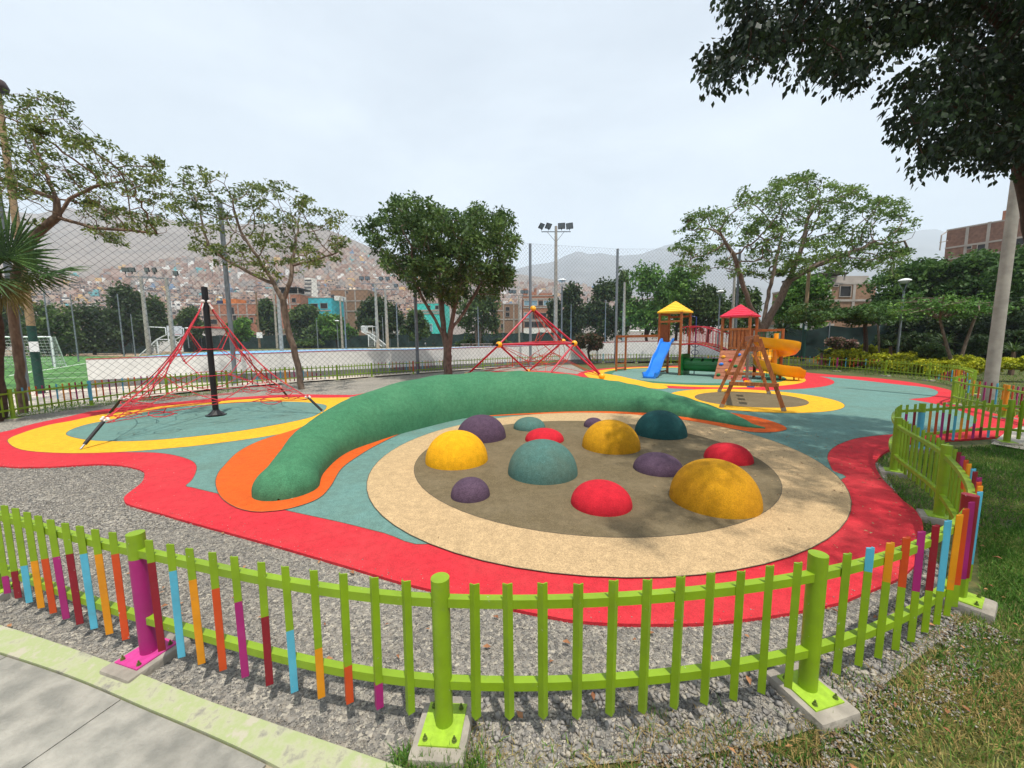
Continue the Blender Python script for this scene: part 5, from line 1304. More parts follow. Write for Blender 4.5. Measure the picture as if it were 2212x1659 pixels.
def skeleton_mesh(b, N_, par, rtip, rbase):
    n = len(N_); ch = [[] for _ in range(n)]
    for i, p in enumerate(par):
        if p >= 0: ch[p].append(i)
    rr = np.zeros(n); nt_ = sum(1 for c in ch if not c); expn = math.log(nt_)/math.log(rbase/rtip)
    idx = sorted(range(n), key=lambda i: -i)
    for i in idx: rr[i] = rtip if not ch[i] else (sum(rr[j]**expn for j in ch[i]))**(1/expn)
    stack = [(0, None)]
    while stack:
        i, pv = stack.pop(); pts = [] if pv is None else [N_[pv]]; rad_ = [] if pv is None else [min(rr[pv], rr[i]*1.25)]
        j = i
        while True:
            pts.append(N_[j]); rad_.append(rr[j])
            if not ch[j]: break
            k = max(ch[j], key=lambda q: rr[q])
            for q in ch[j]:
                if q != k: stack.append((q, j))
            j = k
        if len(pts) > 1: b.tube(pts, rad_, 8 if rad_[0] > .06 else (5 if rad_[0] > .02 else 4), cap=False)
    return rr, ch
def leaves(centres, size, rng, n_per, spread, flat=.5, aspect=.5, droop=0.0, up=.6):
    """small folded four-cornered leaves around the centres -> verts, faces"""
    C_ = np.repeat(np.asarray(centres), n_per, 0); n = len(C_)
    off = rng.normal(0, 1, (n, 3)); off /= np.maximum(np.linalg.norm(off, axis=1)[:, None], 1e-6); off *= (rng.random((n, 1))**(1/2.2))*spread; off[:, 2] *= flat
    P = C_+off
    d = off+rng.normal(0, .5*spread, (n, 3)); d[:, 2] -= droop*spread; d /= np.linalg.norm(d, axis=1)[:, None]
    nr = rng.normal(0, 1, (n, 3)); nr[:, 2] += up*2; s = np.cross(d, nr); s /= np.maximum(np.linalg.norm(s, axis=1)[:, None], 1e-6)
    nn = np.cross(s, d)
    L_ = size*rng.uniform(.65, 1.3, (n, 1)); Wd = L_*aspect*.5
    v = np.stack([P-d*L_*.5, P+s*Wd+nn*L_*.06-d*L_*.05, P+d*L_*.5-nn*L_*.10, P-s*Wd+nn*L_*.06-d*L_*.05], 1)
    f = np.arange(4*n).reshape(n, 4)
    return v.reshape(-1, 3), f
def sample_px(poly, n, Y, dY, rng, shape=True):
    """points in a volume whose outline, seen from the lawn, is the polygon; depth varies about Y"""
    xs = [p[0] for p in poly]; ys = [p[1] for p in poly]; out = []
    cx, cy = sum(xs)/len(xs), sum(ys)/len(ys); w = (max(xs)-min(xs))/2; h = (max(ys)-min(ys))/2
    while len(out) < n:
        P = np.stack([rng.uniform(min(xs), max(xs), 400), rng.uniform(min(ys), max(ys), 400)], 1); P = P[inpoly(P, poly)]
        for p in P:
            k = math.sqrt(max(.06, 1-((p[0]-cx)/w)**2*.8-((p[1]-cy)/h)**2*.25)); y = Y+rng.uniform(-1, 1)*dY*k; out.append(tuple(aty(p[0], p[1], y)))
            if len(out) >= n: break
    return np.array(out)
def px3(pts, Y, dys=None): return [tuple(aty(x, y, Y+(dys[i] if dys else 0))) for i, (x, y) in enumerate(pts)]

def main_tree(label, loc, trunks, attr, step, kill, rbase, rtip, leafmat, bark, lsize, nper, spread, flat, seed, tipfrac=1.0, extra=0, thin=.02, aspect=.5, droop=0., up=.6, name='tree', cat='tree'):
    rng_ = np.random.default_rng(seed); root = thing(name, label, cat, loc)
    N_, par = grow(trunks, attr, step, kill, rng_)
    b = MB(); rr, ch = skeleton_mesh(b, N_, par, rtip, rbase); b.build('trunk', bark, root, smooth=70)
    tips = [i for i in range(len(N_)) if not ch[i]]; tw = [i for i in range(len(N_)) if ch[i] and rr[i] < thin and rng_.random() < extra]
    c = N_[[i for i in tips if rng_.random() < tipfrac]+tw]
    v, f = leaves(c, lsize, rng_, nper, spread, flat, aspect, droop, up); np_mesh('crown', v, f, leafmat, root)
    return root

# 1: spreading acacia on the left edge
rng = np.random.default_rng(11); Yt = 9.4; b0 = at(50, 893); 
poly = [(-170, 230), (-90, 180), (0, 205), (40, 190), (80, 184), (128, 180), (152, 215), (160, 285), (182, 262), (205, 320), (235, 292), (262, 330), (300, 345), (312, 318), (340, 345), (366, 380), (358, 430), (384, 508), (320, 522), (255, 535), (195, 500), (150, 420), (60, 430), (-20, 460), (-150, 440)]
attr = sample_px(poly, 620, Yt, 2.2, rng)
tr = [px3([(50, 893), (44, 800), (30, 700), (26, 620), (45, 560), (80, 506), (124, 468)], Yt), px3([(124, 468), (122, 430), (90, 350), (60, 280)], Yt, [0, 0, .5, .8]), px3([(124, 468), (198, 492), (270, 497), (340, 505)], Yt, [0, -.1, -.3, -.4]), px3([(124, 468), (150, 430), (200, 405), (270, 390)], Yt, [0, .1, .3, .2]), px3([(122, 430), (40, 400), (-50, 370)], Yt, [0, .3, .8])]
main_tree('tall spreading acacia with a crooked dark trunk behind the left fence', Vector(tr[0][0]), tr, attr, .17, .20, .085, .005, LF_AC, BARK, .085, 25, .18, .5, 21, 1.0, .25, .010)
# 2: slender acacia in front of the wall
rng = np.random.default_rng(12); b0 = at(650, 841); Yt = b0.y
poly = [(352, 396), (392, 366), (445, 356), (470, 375), (500, 392), (560, 386), (612, 382), (640, 405), (665, 432), (742, 455), (770, 528), (745, 545), (722, 582), (680, 570), (655, 600), (620, 560), (575, 600), (530, 590), (480, 575), (425, 560), (390, 505), (358, 450)]
attr = sample_px(poly, 560, Yt, 2.4, rng)
tr = [px3([(652, 842), (648, 810), (638, 770), (627, 730), (618, 690), (612, 648)], Yt), px3([(612, 648), (628, 605), (632, 560), (640, 510)], Yt, [0, .1, .3, .6]), px3([(612, 648), (592, 612), (575, 585), (545, 540), (520, 500)], Yt, [0, 0, -.1, -.3, -.4]), px3([(592, 612), (545, 592), (500, 568), (450, 535)], Yt, [0, .1, .2, .1]), px3([(632, 575), (680, 562), (730, 545)], Yt, [.2, .2, 0])]
main_tree('slender sparse acacia with a leaning trunk in front of the white wall', Vector(tr[0][0]), tr, attr, .24, .27, .108, .007, LF_AC, BARK_G, .12, 22, .23, .5, 22, 1.0, .22, .014)
# 3: bushy ficus
rng = np.random.default_rng(13); b0 = at(968, 816); Yt = b0.y
poly = [(768, 488), (805, 468), (850, 436), (882, 414), (930, 436), (962, 452), (1000, 462), (1030, 430), (1062, 455), (1110, 462), (1104, 500), (1120, 525), (1108, 560), (1119, 592), (1095, 625), (1055, 640), (1015, 622), (990, 655), (940, 640), (905, 650), (870, 615), (828, 570), (800, 525)]
attr = sample_px(poly, 760, Yt, 3.0, rng)
tr = [px3([(968, 818), (967, 770), (962, 735)], Yt), px3([(962, 735), (940, 690), (922, 660), (895, 610)], Yt, [0, -.2, -.3, -.8]), px3([(962, 735), (955, 680), (950, 620), (945, 560)], Yt, [0, .2, .5, .8]), px3([(967, 770), (975, 700), (985, 640), (1000, 560)], Yt, [0, 0, -.2, -.3]), px3([(975, 720), (1005, 670), (1040, 610)], Yt, [0, .3, .6])]
main_tree('bushy round ficus with a fan of bare stems behind the mound', Vector(tr[0][0]), tr, attr, .30, .34, .20, .010, LF_FIC, BARK_G, .17, 70, .38, .9, 23, 1.0, .3, .02, .55)
# 4: wide feathery tree behind the play tower
rng = np.random.default_rng(14); Yt = 25.5
poly = [(1452, 505), (1478, 468), (1500, 448), (1540, 440), (1582, 455), (1592, 418), (1632, 392), (1690, 384), (1742, 366), (1795, 392), (1850, 398), (1905, 420), (1962, 430), (1988, 462), (1972, 500), (1965, 560), (1925, 605), (1850, 590), (1800, 600), (1740, 570), (1690, 600), (1600, 610), (1540, 585), (1490, 610), (1455, 565)]
attr = sample_px(poly, 720, Yt, 4.0, rng)
tr = [px3([(1640, 790), (1642, 740), (1646, 712)], Yt), px3([(1646, 712), (1622, 665), (1603, 610), (1585, 550), (1560, 510)], Yt, [0, -.3, -.5, -.9, -1]), px3([(1646, 712), (1656, 655), (1668, 600), (1690, 500)], Yt, [0, .3, .6, .8]), px3([(1646, 712), (1680, 655), (1705, 605), (1765, 572), (1840, 545)], Yt, [0, -.2, -.4, -.6, -.6]), px3([(1705, 605), (1730, 540), (1750, 460)], Yt, [-.4, 0, .4])]
main_tree('wide feathery tree with forked grey limbs behind the red roofed tower', Vector(tr[0][0]), tr, attr, .40, .44, .30, .014, leaf_mat('feathery_grey_leaf', S(56, 80, 36), S(92, 120, 54), S(142, 166, 80), .5, .35), BARK_G, .20, 36, .46, .5, 24, 1.0, .35, .028)
# 5: broad-leaved ficus overhead at the upper right
rng = np.random.default_rng(15); Yt = 5.2
poly = [(1520, -90), (1535, 5), (1558, 50), (1585, 42), (1575, 100), (1530, 112), (1505, 143), (1518, 193), (1556, 165), (1588, 200), (1615, 172), (1655, 135), (1668, 163), (1708, 147), (1741, 213), (1775, 187), (1828, 180), (1891, 173), (1930, 165), (1918, 235), (1921, 283), (1971, 283), (2001, 277), (1985, 330), (1972, 362), (2008, 397), (2035, 367), (2058, 300), (2088, 353), (2110, 378), (2151, 390), (2188, 353), (2300, 340), (2500, 300), (2500, -200), (2200, -300), (1800, -240), (1600, -160)]
A1 = sample_px(poly, 950, Yt, 1.5, rng)
k = rng.random(len(A1)); A2 = np.stack([rng.normal(6.6, 1.8, 1100), rng.uniform(0.6, 4.4, 1100), rng.uniform(4.8, 7.6, 1100)], 1)
# keep the part over the lawn above the picture: only where it leaves the view free
def seen(p): 
    v = Vector(p)-Vector((0, 0, CAM_H)); d = v.dot(_F); 
    if d < .1: return False
    x, y = 1106+FPX*v.dot(_R)/d, 829.5-FPX*v.dot(_U)/d
    return -60 < x < 2270 and y > -40
A2 = np.array([p for p in A2 if not seen(p)])
tr = [px3([(2330, 1000), (2300, 800), (2262, 620), (2236, 460), (2206, 310), (2190, 180), (2178, 60), (2150, -80)], Yt, [.4]*8), px3([(2206, 310), (2130, 260), (2050, 220)], Yt, [.4, .1, -.2]), px3([(2190, 180), (2080, 90), (1950, 60), (1800, 90), (1680, 80), (1600, 100)], Yt, [.4, .3, .3, .2, .1, 0]), px3([(2178, 60), (2050, -40), (1850, -80), (1650, -60)], Yt, [.4, .2, 0, 0]), [aty(2150, -80, Yt+.4), (7.2, 3.6, 7.0), (6.4, 2.2, 7.0)]]
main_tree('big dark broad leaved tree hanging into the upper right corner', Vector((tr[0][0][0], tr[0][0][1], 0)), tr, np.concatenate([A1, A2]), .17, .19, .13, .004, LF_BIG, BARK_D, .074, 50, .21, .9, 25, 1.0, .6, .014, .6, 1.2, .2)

# ------------------------------------------------------------------ trees in the distance
def bush(label, x0, x1, y0, y1, Y, mat, seed, base_y=None, trunk_x=None, n=2600, flat=1.0, blobs=12, bark=BARK_D, name='tree', cat='tree', group=None, ground=0.0, leafpx=4.2, dense=1.0, trunks=1):
    """leafy tree or shrub: crown between the given picture columns and rows at depth Y"""
    rg = np.random.default_rng(seed); c = aty((x0+x1)/2, (y0+y1)/2, Y); hw = (x1-x0)/2/FPX*Y; hh = (y1-y0)/2/FPX*Y*1.0
    tx = aty(trunk_x if trunk_x else (x0+x1)/2, y1, Y); root = thing(name, label, cat, (tx.x, Y, ground), group)
    C_ = []
    for i in range(blobs):
        a = rg.uniform(0, 2*math.pi); r = math.sqrt(rg.random())*.72; h = rg.uniform(-.62, .62)
        s = .36+.26*rg.random(); k = math.sqrt(max(.15, 1-h*h*.8)); C_.append((c.x+hw*r*math.cos(a)*k, Y+hw*.8*r*math.sin(a)*k, c.z+hh*h, s))
    C_.append((c.x-hw*.6, Y, c.z-hh*.2, .36)); C_.append((c.x+hw*.6, Y, c.z-hh*.15, .36)); C_.append((c.x, Y, c.z+hh*.55, .42))
    C_ = np.array(C_); per = int(n*dense*1.9/len(C_)); k = np.repeat(np.arange(len(C_)), per)
    d = rg.normal(0, 1, (len(k), 3)); d /= np.linalg.norm(d, axis=1)[:, None]; d[:, 2] = np.where(d[:, 2] < -.5, -d[:, 2]*.6, d[:, 2])
    rr_ = C_[k, 3]*(rg.random(len(k))**.30)*rg.uniform(.75, 1.12, len(k))
    P = C_[k, :3]+d*rr_[:, None]*np.array([hw, hw*.85, max(hh*1.05, .01)*flat+hw*.0])
    L_ = leafpx/FPX*Y
    v, f = leaves(P, L_*1.7, rg, 1, L_*.6, 1, .62, .3, .7)
    np_mesh('crown', v, f, mat, root)
    if base_y is not False:
        b = MB()
        for t in range(trunks):
            o = (t-(trunks-1)/2)*.5; z1 = c.z-hh*.1; b.tube([(tx.x+o*.3, Y, ground-.3), (tx.x+o*.6+rg.normal(0, .08), Y, (ground+c.z-hh)/2), (tx.x+o+rg.normal(0, .12), Y, c.z-hh*.7), (c.x+o*1.6, Y, z1)], [hw*.06+.05, hw*.05+.04, hw*.045+.03, .03], 7)
            for j in range(4):
                q = C_[rg.integers(len(C_))]; b.tube([(tx.x+o, Y, c.z-hh*.75), tuple((np.array([tx.x+o, Y, c.z-hh*.4])+q[:3])/2), tuple(q[:3])], [hw*.03+.03, hw*.02+.02, .02], 5)
        b.build('trunk', bark, root, smooth=60)
    return root
FAR = 'trees beyond the courts'
for i, (x0, x1, y0, y1, Y, mt, lab, kw) in enumerate([
    (60, 165, 655, 790, 58, LF_MID, 'bushy olive green tree behind the football goal', {}),
    (-60, 70, 640, 770, 62, LF_DARK, 'dark tree at the left edge behind the crooked trunk', {}),
    (150, 262, 660, 775, 66, LF_DARK, 'dark round tree left of the fence posts behind the pitch', {}),
    (205, 330, 612, 772, 70, LF_DARK, 'tallest dark tree behind the four-headed floodlight pole', {'n': 3800}),
    (300, 382, 640, 765, 74, LF_MID, 'green tree right of the four-headed floodlight pole', {'n': 3000}),
    (385, 452, 662, 745, 82, LF_MID, 'thin brownish tree just left of the black mast', {'dense': .7}),
    (490, 548, 690, 745, 72, LF_BRI, 'small fresh green tree below the brick houses right of the black mast', {}),
    (556, 604, 645, 735, 86, LF_MID, 'upright green tree left of the two concrete poles', {}),
    (615, 722, 658, 745, 84, LF_MID, 'wide olive tree in front of the turquoise house', {'n': 3400}),
    (690, 768, 680, 745, 76, LF_BRI, 'lower green tree right below the turquoise house', {}),
    (766, 872, 641, 745, 74, LF_DARK, 'dense green tree left of the ficus under the brick block', {'n': 3800}),
    (862, 930, 668, 748, 68, LF_MID, 'greyish green tree just left of the ficus stems', {}),
    (985, 1082, 634, 742, 58, LF_MID, 'open tree with pale twin stems right of the ficus', {'trunks': 2, 'bark': BARK_G, 'dense': .8}),
    (1185, 1268, 620, 750, 62, LF_DARK, 'dark tree right of the brick block with blue windows', {'n': 3200}),
    (1245, 1352, 606, 750, 58, LF_DARK, 'dark tree behind the middle street lamp and the net posts', {'n': 3600}),
    (1325, 1372, 582, 740, 54, LF_MID, 'tall narrow tree beside the concrete pole left of the yellow roof', {}),
    (1345, 1450, 580, 745, 44, LF_BRI, 'bright green tree directly left of the yellow roof', {'n': 3600}),
    (1410, 1510, 572, 735, 46, LF_BRI, 'bright green tree rising over the yellow roof', {'n': 3600}),
    (1488, 1575, 615, 735, 44, LF_MID, 'olive tree between the yellow and red roofs', {'n': 3000}),
    (1560, 1640, 610, 735, 48, LF_MID, 'pale olive tree right behind the red roof', {'dense': .8}),
    (1664, 1785, 586, 735, 36, LF_BRI, 'dense bright tree behind the timber pole and the spiral slide', {'n': 4200}),
    (1880, 2080, 550, 712, 33, LF_UMB, 'broad layered tree over the street lamp on the right', {'n': 6500, 'flat': .7, 'blobs': 18, 'leafpx': 4.6}),
    (2030, 2180, 530, 690, 30, LF_UMB, 'broad layered tree left of the thick concrete pole under the brick block', {'n': 6000, 'flat': .7, 'blobs': 18, 'leafpx': 4.6}),
    (2140, 2330, 505, 720, 24, LF_UMB, 'tree with a leaning dark trunk behind the thick concrete pole', {'n': 5200, 'flat': .8, 'blobs': 16, 'leafpx': 5}),
    (1880, 2010, 668, 775, 31, LF_DARK, 'dark dense tree behind the flat layered tree', {'n': 3600}), (1985, 2120, 672, 775, 29, LF_DARK, 'dark dense tree behind the forked pale stem', {'n': 3800}), (2090, 2230, 660, 780, 28, LF_DARK, 'dark dense tree straight behind the thick concrete pole', {'n': 3800}), (2190, 2350, 640, 790, 22, LF_DARK, 'dark dense tree at the right edge below the leaning trunk', {'n': 3800}),
    (2085, 2250, 690, 790, 26, LF_DARK, 'dark bushy tree low behind the thick concrete pole', {'n': 3200})]):
    kw = dict(kw); bush(lab, x0, x1, y0, y1, Y, mt, 100+i, group=FAR, ground=(.3 if x0 < 1500 and x0 > 180 else 0), **kw)
# umbrella shaped trees on the right lawn
def umbrella(label, x0, x1, y0, y1, Y, stem, seed, mat=LF_UMB, stems=None, n=5200, thick=.5):
    rg = np.random.default_rng(seed); c = aty((x0+x1)/2, (y0+y1)/2, Y); hw = (x1-x0)/2/FPX*Y; hh = (y1-y0)/2/FPX*Y; s0 = aty(stem[0], stem[1], Y); root = thing('umbrella_tree', label, 'tree', (s0.x, Y, 0))
    b = MB(); base = Vector((s0.x, Y, -.05)); sprays = []
    for st in (stems or [(stem[0], (y0+y1)/2+ (y1-y0)*.25)]):
        q = aty(st[0], st[1], Y); b.tube([base, base.lerp(q, .5)+Vector((rg.normal(0, .05), 0, 0)), q], [.13, .11, .085] if not stems else [.08, .06, .045], 8)
        for j in range(13):
            a = 2*math.pi*j/13+rg.normal(0, .2); r = rg.uniform(.6, 1.0); e = Vector((c.x+hw*r*math.cos(a), Y+hw*.8*r*math.sin(a), c.z+hh*rg.uniform(-.5, .75)))
            mid = q.lerp(e, .5)+Vector((0, 0, hh*.35)); b.tube([q, mid, e], [.05, .03, .012], 5)
            for t in np.linspace(.25, 1, 9):
                p = (q*(1-t)**2+mid*2*t*(1-t)+e*t*t); sprays.append(tuple(p+Vector((rg.normal(0, hw*.13), rg.normal(0, hw*.13), rg.normal(0, hh*.16)))))
    b.build('trunk', BARK_D if not stems else BARK_G, root, smooth=60)
    v, f = leaves(np.array(sprays), 4.0/FPX*Y*1.5, rg, max(4, n//len(sprays)), hw*.20, .28, .55, .2, 1.5); np_mesh('crown', v, f, mat, root)
umbrella('low umbrella shaped tree with a dark trunk behind the yellow hedge', 1706, 1932, 640, 712, 21.5, (1868, 772), 201, LF_UMB, n=11000)
umbrella('flat layered tree with a pale stem just right of the umbrella shaped tree', 1880, 2010, 640, 705, 24, (1898, 765), 202, stems=[(1896, 690)], n=4200)
umbrella('young tree with a forked pale V-shaped stem behind the yellow hedge', 1945, 2140, 622, 702, 17.5, (2069, 772), 203, LF_BRI, stems=[(2030, 690), (2110, 675)], n=4200)

# shrubs, flowers, hedges
HED = 'golden shrubs of the clipped hedge'
hed = [(1792, 755, 24.5), (1830, 752, 24.6), (1868, 750, 24.5), (1905, 750, 24.3), (1942, 752, 24), (1978, 755, 23), (1822, 762, 21.8), (1862, 764, 21.0), (1903, 766, 20.3), (1945, 768, 19.6), (1985, 769, 19.0), (2022, 770, 18.4), (2060, 770, 17.8), (2094, 771, 17.2), (1935, 779, 18.4), (1985, 781, 17.4), (2040, 782, 16.4), (2090, 784, 15.4), (2165, 775, 14.5), (2215, 772, 14.2), (2265, 775, 14)]
lbl = ['back row, first from the timber pole', 'back row, second from the timber pole', 'back row, third from the timber pole', 'back row, below the umbrella tree trunk', 'back row, right of the umbrella tree trunk', 'back row, last before the forked stem', 'middle row, first from the left', 'middle row, second from the left', 'middle row, third from the left', 'middle row, fourth from the left', 'middle row, fifth from the left', 'middle row, sixth from the left', 'middle row, under the forked stem', 'middle row, beside the thick pole', 'front row behind the lime fence, first from the left', 'front row behind the lime fence, second from the left', 'front row behind the lime fence, third from the left', 'front row behind the lime fence, beside the thick pole', 'right of the thick concrete pole', 'second one right of the thick concrete pole', 'at the very right edge']
for i, ((px, py, Y), lb) in enumerate(zip(hed, lbl)):
    w = 26 if i < 6 else 30; bush('golden green shrub, '+lb, px-w, px+w, py-3, py+34, Y, LF_YEL if i % 4 != 3 or i > 5 else LF_YEL, 300+i, base_y=False, n=1500, blobs=9, name='golden_shrub', cat='shrub', group=HED, leafpx=3.6)
PINK = leaf_mat('pink_flower', S(64, 82, 46), S(104, 100, 72), S(214, 150, 160), 6)
bush('pink flowering shrub left of the umbrella tree trunk', 1788, 1822, 728, 756, 24, PINK, 330, base_y=False, n=900, name='flowering_shrub', cat='shrub')
bush('smaller pink flowering shrub beside the umbrella tree trunk', 1824, 1850, 734, 756, 24, PINK, 331, base_y=False, n=700, name='flowering_shrub', cat='shrub')
OLE = leaf_mat('oleander_leaf', S(42, 56, 30), S(62, 76, 40), S(150, 84, 78), 3.5)
bush('rounded oleander shrub with reddish flowers beside the red ball frame', 1243, 1305, 722, 766, 27.5, OLE, 332, n=2200, trunk_x=1272, name='flowering_shrub', cat='shrub', leafpx=3.4)
for i, (x0, x1, y0, y1, Y, lab) in enumerate([(1650, 1700, 735, 765, 30, 'dark low shrub left of the timber pole'), (1905, 1965, 725, 762, 24, 'dark shrub under the flat layered tree'), (1965, 2030, 720, 765, 21, 'dark shrub behind the forked stem'), (2085, 2140, 722, 772, 19, 'dark shrub left beside the thick concrete pole'), (2155, 2230, 715, 772, 20, 'dark shrub right beside the thick concrete pole'), (1985, 2050, 742, 775, 18.5, 'leafy shrub at the foot of the forked stem'), (1060, 1110, 733, 752, 60, 'low clipped shrub far behind the ball frame'), (985, 1040, 735, 752, 60, 'low clipped shrub by the pale twin stems'), (630, 700, 734, 748, 70, 'low hedge shrub far behind the court')]):
    bush(lab, x0, x1, y0, y1, Y, LF_DARK if i < 5 else LF_MID, 340+i, base_y=False, n=1500, name='shrub', cat='shrub')
def rosette(label, px, py, Y, n, L_, w, mat, seed, name='yucca', cat='plant', trunk=0.0, upness=.5):
    rg = np.random.default_rng(seed); a = aty(px, py, Y); a.z = max(0, a.z) if trunk == 0 else a.z; root = thing(name, label, cat, (a.x, Y, 0)); c = Vector((a.x, Y, a.z+trunk)); b = MB()
    for i in range(n):
        an = rg.uniform(0, 6.283); el = rg.uniform(-.35, 1.0)*1.45*upness+rg.uniform(0, .5); l_ = L_*rg.uniform(.7, 1.1); d = Vector((math.cos(an)*math.cos(el), math.sin(an)*math.cos(el), math.sin(el))); s_ = d.cross(Vector((0, 0, 1))).normalized()*w
        p1 = c+d*l_*.5+Vector((0, 0, .02)); p2 = c+d*l_-Vector((0, 0, l_*.16)); b.add([c-s_*.4, c+s_*.4, p1+s_*.5, p1-s_*.5, p2], [(0, 1, 2, 3), (3, 2, 4)])
    b.build('leaves', mat, root)
    MB().tube([(a.x, Y, -.1), c], [.10, .07], 8).build('stem', BARK, root)
rosette('spiky yucca behind the spiral slide, left of the timber pole', 1690, 716, 26, 90, 1.35, .09, LF_DARK, 401)
rosette('second spiky yucca lower behind the spiral slide', 1672, 738, 27, 60, 1.0, .08, LF_DARK, 402)
rosette('spiky yucca under the forked stem', 2040, 742, 19, 60, .9, .06, LF_MID, 403)
rosette('small spiky plant beside the foot of the timber pole', 1775, 762, 22, 40, .6, .05, LF_MID, 404)
rosette('spiky plant right of the thick concrete pole', 2190, 760, 17, 50, .8, .05, LF_MID, 405)
rosette('spiky plant beside the stem of the street lamp over the hedge', 1925, 748, 22, 50, .9, .06, LF_DARK, 406)
# fan palm at the left edge
def fan_palm():
    rg = np.random.default_rng(9); Y = 8.3; base = at(-34, 915); base = Vector((base.x, Y, 0)); c = aty(-14, 580, Y); root = thing('fan_palm', 'fan palm with drooping dry leaves cut by the left edge', 'palm', base)
    k = 14; MB().tube([base.lerp(c, i/k)+Vector((.03*math.sin(i), 0, 0)) for i in range(k+1)], [.13-.003*i+.012*(i % 2) for i in range(k+1)], 12).build('trunk', BARK_D, root, smooth=40)
    def fan(hub, axis, face, L_, span, n, droop, name='fan_leaf', mat=LF_PALM):
        axis = axis.normalized(); face = (face-axis*face.dot(axis)).normalized(); sd = axis.cross(face); b = MB()
        for i in range(n):
            a = (i/(n-1)-.5)*span+rg.normal(0, .012); d = axis*math.cos(a)+sd*math.sin(a); l_ = L_*(1-.22*abs(a)/(span/2))*rg.uniform(.9, 1.05); w = .026*L_; t_ = d.cross(face).normalized()
            fo = face*(.012*(1 if i % 2 else -1)); p0 = hub; p1 = hub+d*l_*.55+fo; p2 = hub+d*l_-Vector((0, 0, droop*l_*rg.uniform(.5, 1.3)))+fo*2+Vector((rg.normal(0, .02), rg.normal(0, .02), 0))
            b.add([p0, p1-t_*w, p1+face*w*.35, p1+t_*w, p2], [(0, 1, 2), (0, 2, 3), (1, 4, 2), (2, 4, 3)])
        b.tube([c-Vector((0, 0, .1)), c.lerp(hub, .6)+Vector((0, 0, .05)), hub], [.022, .016, .012], 5)
        b.build(name, mat, root)
    back = Vector((0, -1, .1))
    fan(aty(17, 556, Y-.25), Vector((-.05, -.1, 1)), back, 1.30, 4.2, 44, .05)
    fan(aty(95, 592, Y-.05), Vector((1, -.1, .12)), Vector((0, -.5, 1)), 1.02, 1.5, 26, .10)
    for i in range(13):
        a = 6.283*i/13+.4; el = rg.uniform(-.5, 1.1); d = Vector((math.cos(a)*math.cos(el), math.sin(a)*math.cos(el), math.sin(el)))
        if d.x > .35 and el > .2: d.x *= .2
        fan(c+d*rg.uniform(.35, .6), d, Vector((-d.y*.3, d.x*.3, 1)) if abs(d.z) < .8 else back, rg.uniform(.8, 1.05), 3.6, 30, .18)
    DRY = leaf_mat('dry_palm_leaf', S(96, 92, 50), S(134, 124, 70), S(164, 150, 96), 3)
    for i in range(5):
        a = -1.2+.55*i; d = Vector((math.cos(a)*.5, math.sin(a)*.5-.15, -.8)); fan(c+d*.35, d, Vector((0, -1, 0)), rg.uniform(.6, .8), 2.0, 20, .1, 'dry_leaf', DRY)
fan_palm()
# ================================================================== HILLS, TOWN, SHADE NETS, PEOPLE, HAZE
def vnoise(x, y, seed=0):
    def h(i, j): 
        q = np.sin(i*127.1+j*311.7+seed*74.7)*43758.5453; return q-np.floor(q)
    xi, yi = np.floor(x), np.floor(y); fx, fy = x-xi, y-yi; fx = fx*fx*(3-2*fx); fy = fy*fy*(3-2*fy)
    return (h(xi, yi)*(1-fx)+h(xi+1, yi)*fx)*(1-fy)+(h(xi, yi+1)*(1-fx)+h(xi+1, yi+1)*fx)*fy
def fbm(x, y, o=5, seed=0): return sum(vnoise(x*2**k, y*2**k, seed+k)*.5**k for k in range(o))/2*1.03
HILL = M('bare_hill', S(120, 110, 102), .95, .14, .02, .8, .06, big=.18, bigscale=.006)
class Hill:
    """terrain rising to a crest line; crest given as (picture column, row, distance)"""
    def __init__(s, crest, y0, p, seed, rough, nscale):
        s.c = np.array(crest, float); s.y0, s.p, s.seed, s.rough, s.ns = y0, p, seed, rough, nscale
        s.px = s.c[:, 0]; s.D = s.c[:, 2]; s.z = np.array([topz(a, b, d) for a, b, d in crest])
    def height(s, x, y):
        x, y = np.asarray(x, float), np.asarray(y, float); px = 1105+x/y*FPX*1.006
        D = np.interp(px, s.px, s.D); zc = np.interp(px, s.px, s.z); t = (y-s.y0)/(D-s.y0); tt = np.clip(t, 0, 1)
        up = zc*tt**s.p; z = np.where(t <= 1, up, zc*(1-.9*np.clip(t-1, 0, 1)**1.3))
        n = fbm(x/s.ns, y/s.ns, 5, s.seed)-.5; r = 1-np.abs(2*fbm(x/s.ns*1.7+9, y/s.ns*.8, 4, s.seed+20)-1)
        return z+s.rough*(n*1.0+(r-.6)*.6)*np.clip(tt*3, 0, 1)*np.where(t < 1, np.clip((1-t)*5, .18, 1), .4)
    def mesh(s, name, mat, nx=230, ny=90):
        u = np.linspace(s.px.min(), s.px.max(), nx); t = np.linspace(0, 1.5, ny); V = np.zeros((nx, ny, 3))
        for i, a in enumerate(u):
            D = np.interp(a, s.px, s.D); y = s.y0+(D-s.y0)*t; x = (a-1105)/(FPX*1.006)*y; V[i, :, 0] = x; V[i, :, 1] = y; V[i, :, 2] = s.height(x, y)-.3
        i, j = np.meshgrid(np.arange(nx-1), np.arange(ny-1), indexing='ij'); k = (i*ny+j).ravel(); f = np.stack([k, k+ny, k+ny+1, k+1], 1)
        return structure(np_mesh(name, V.reshape(-1, 3), f, mat, smooth=True))
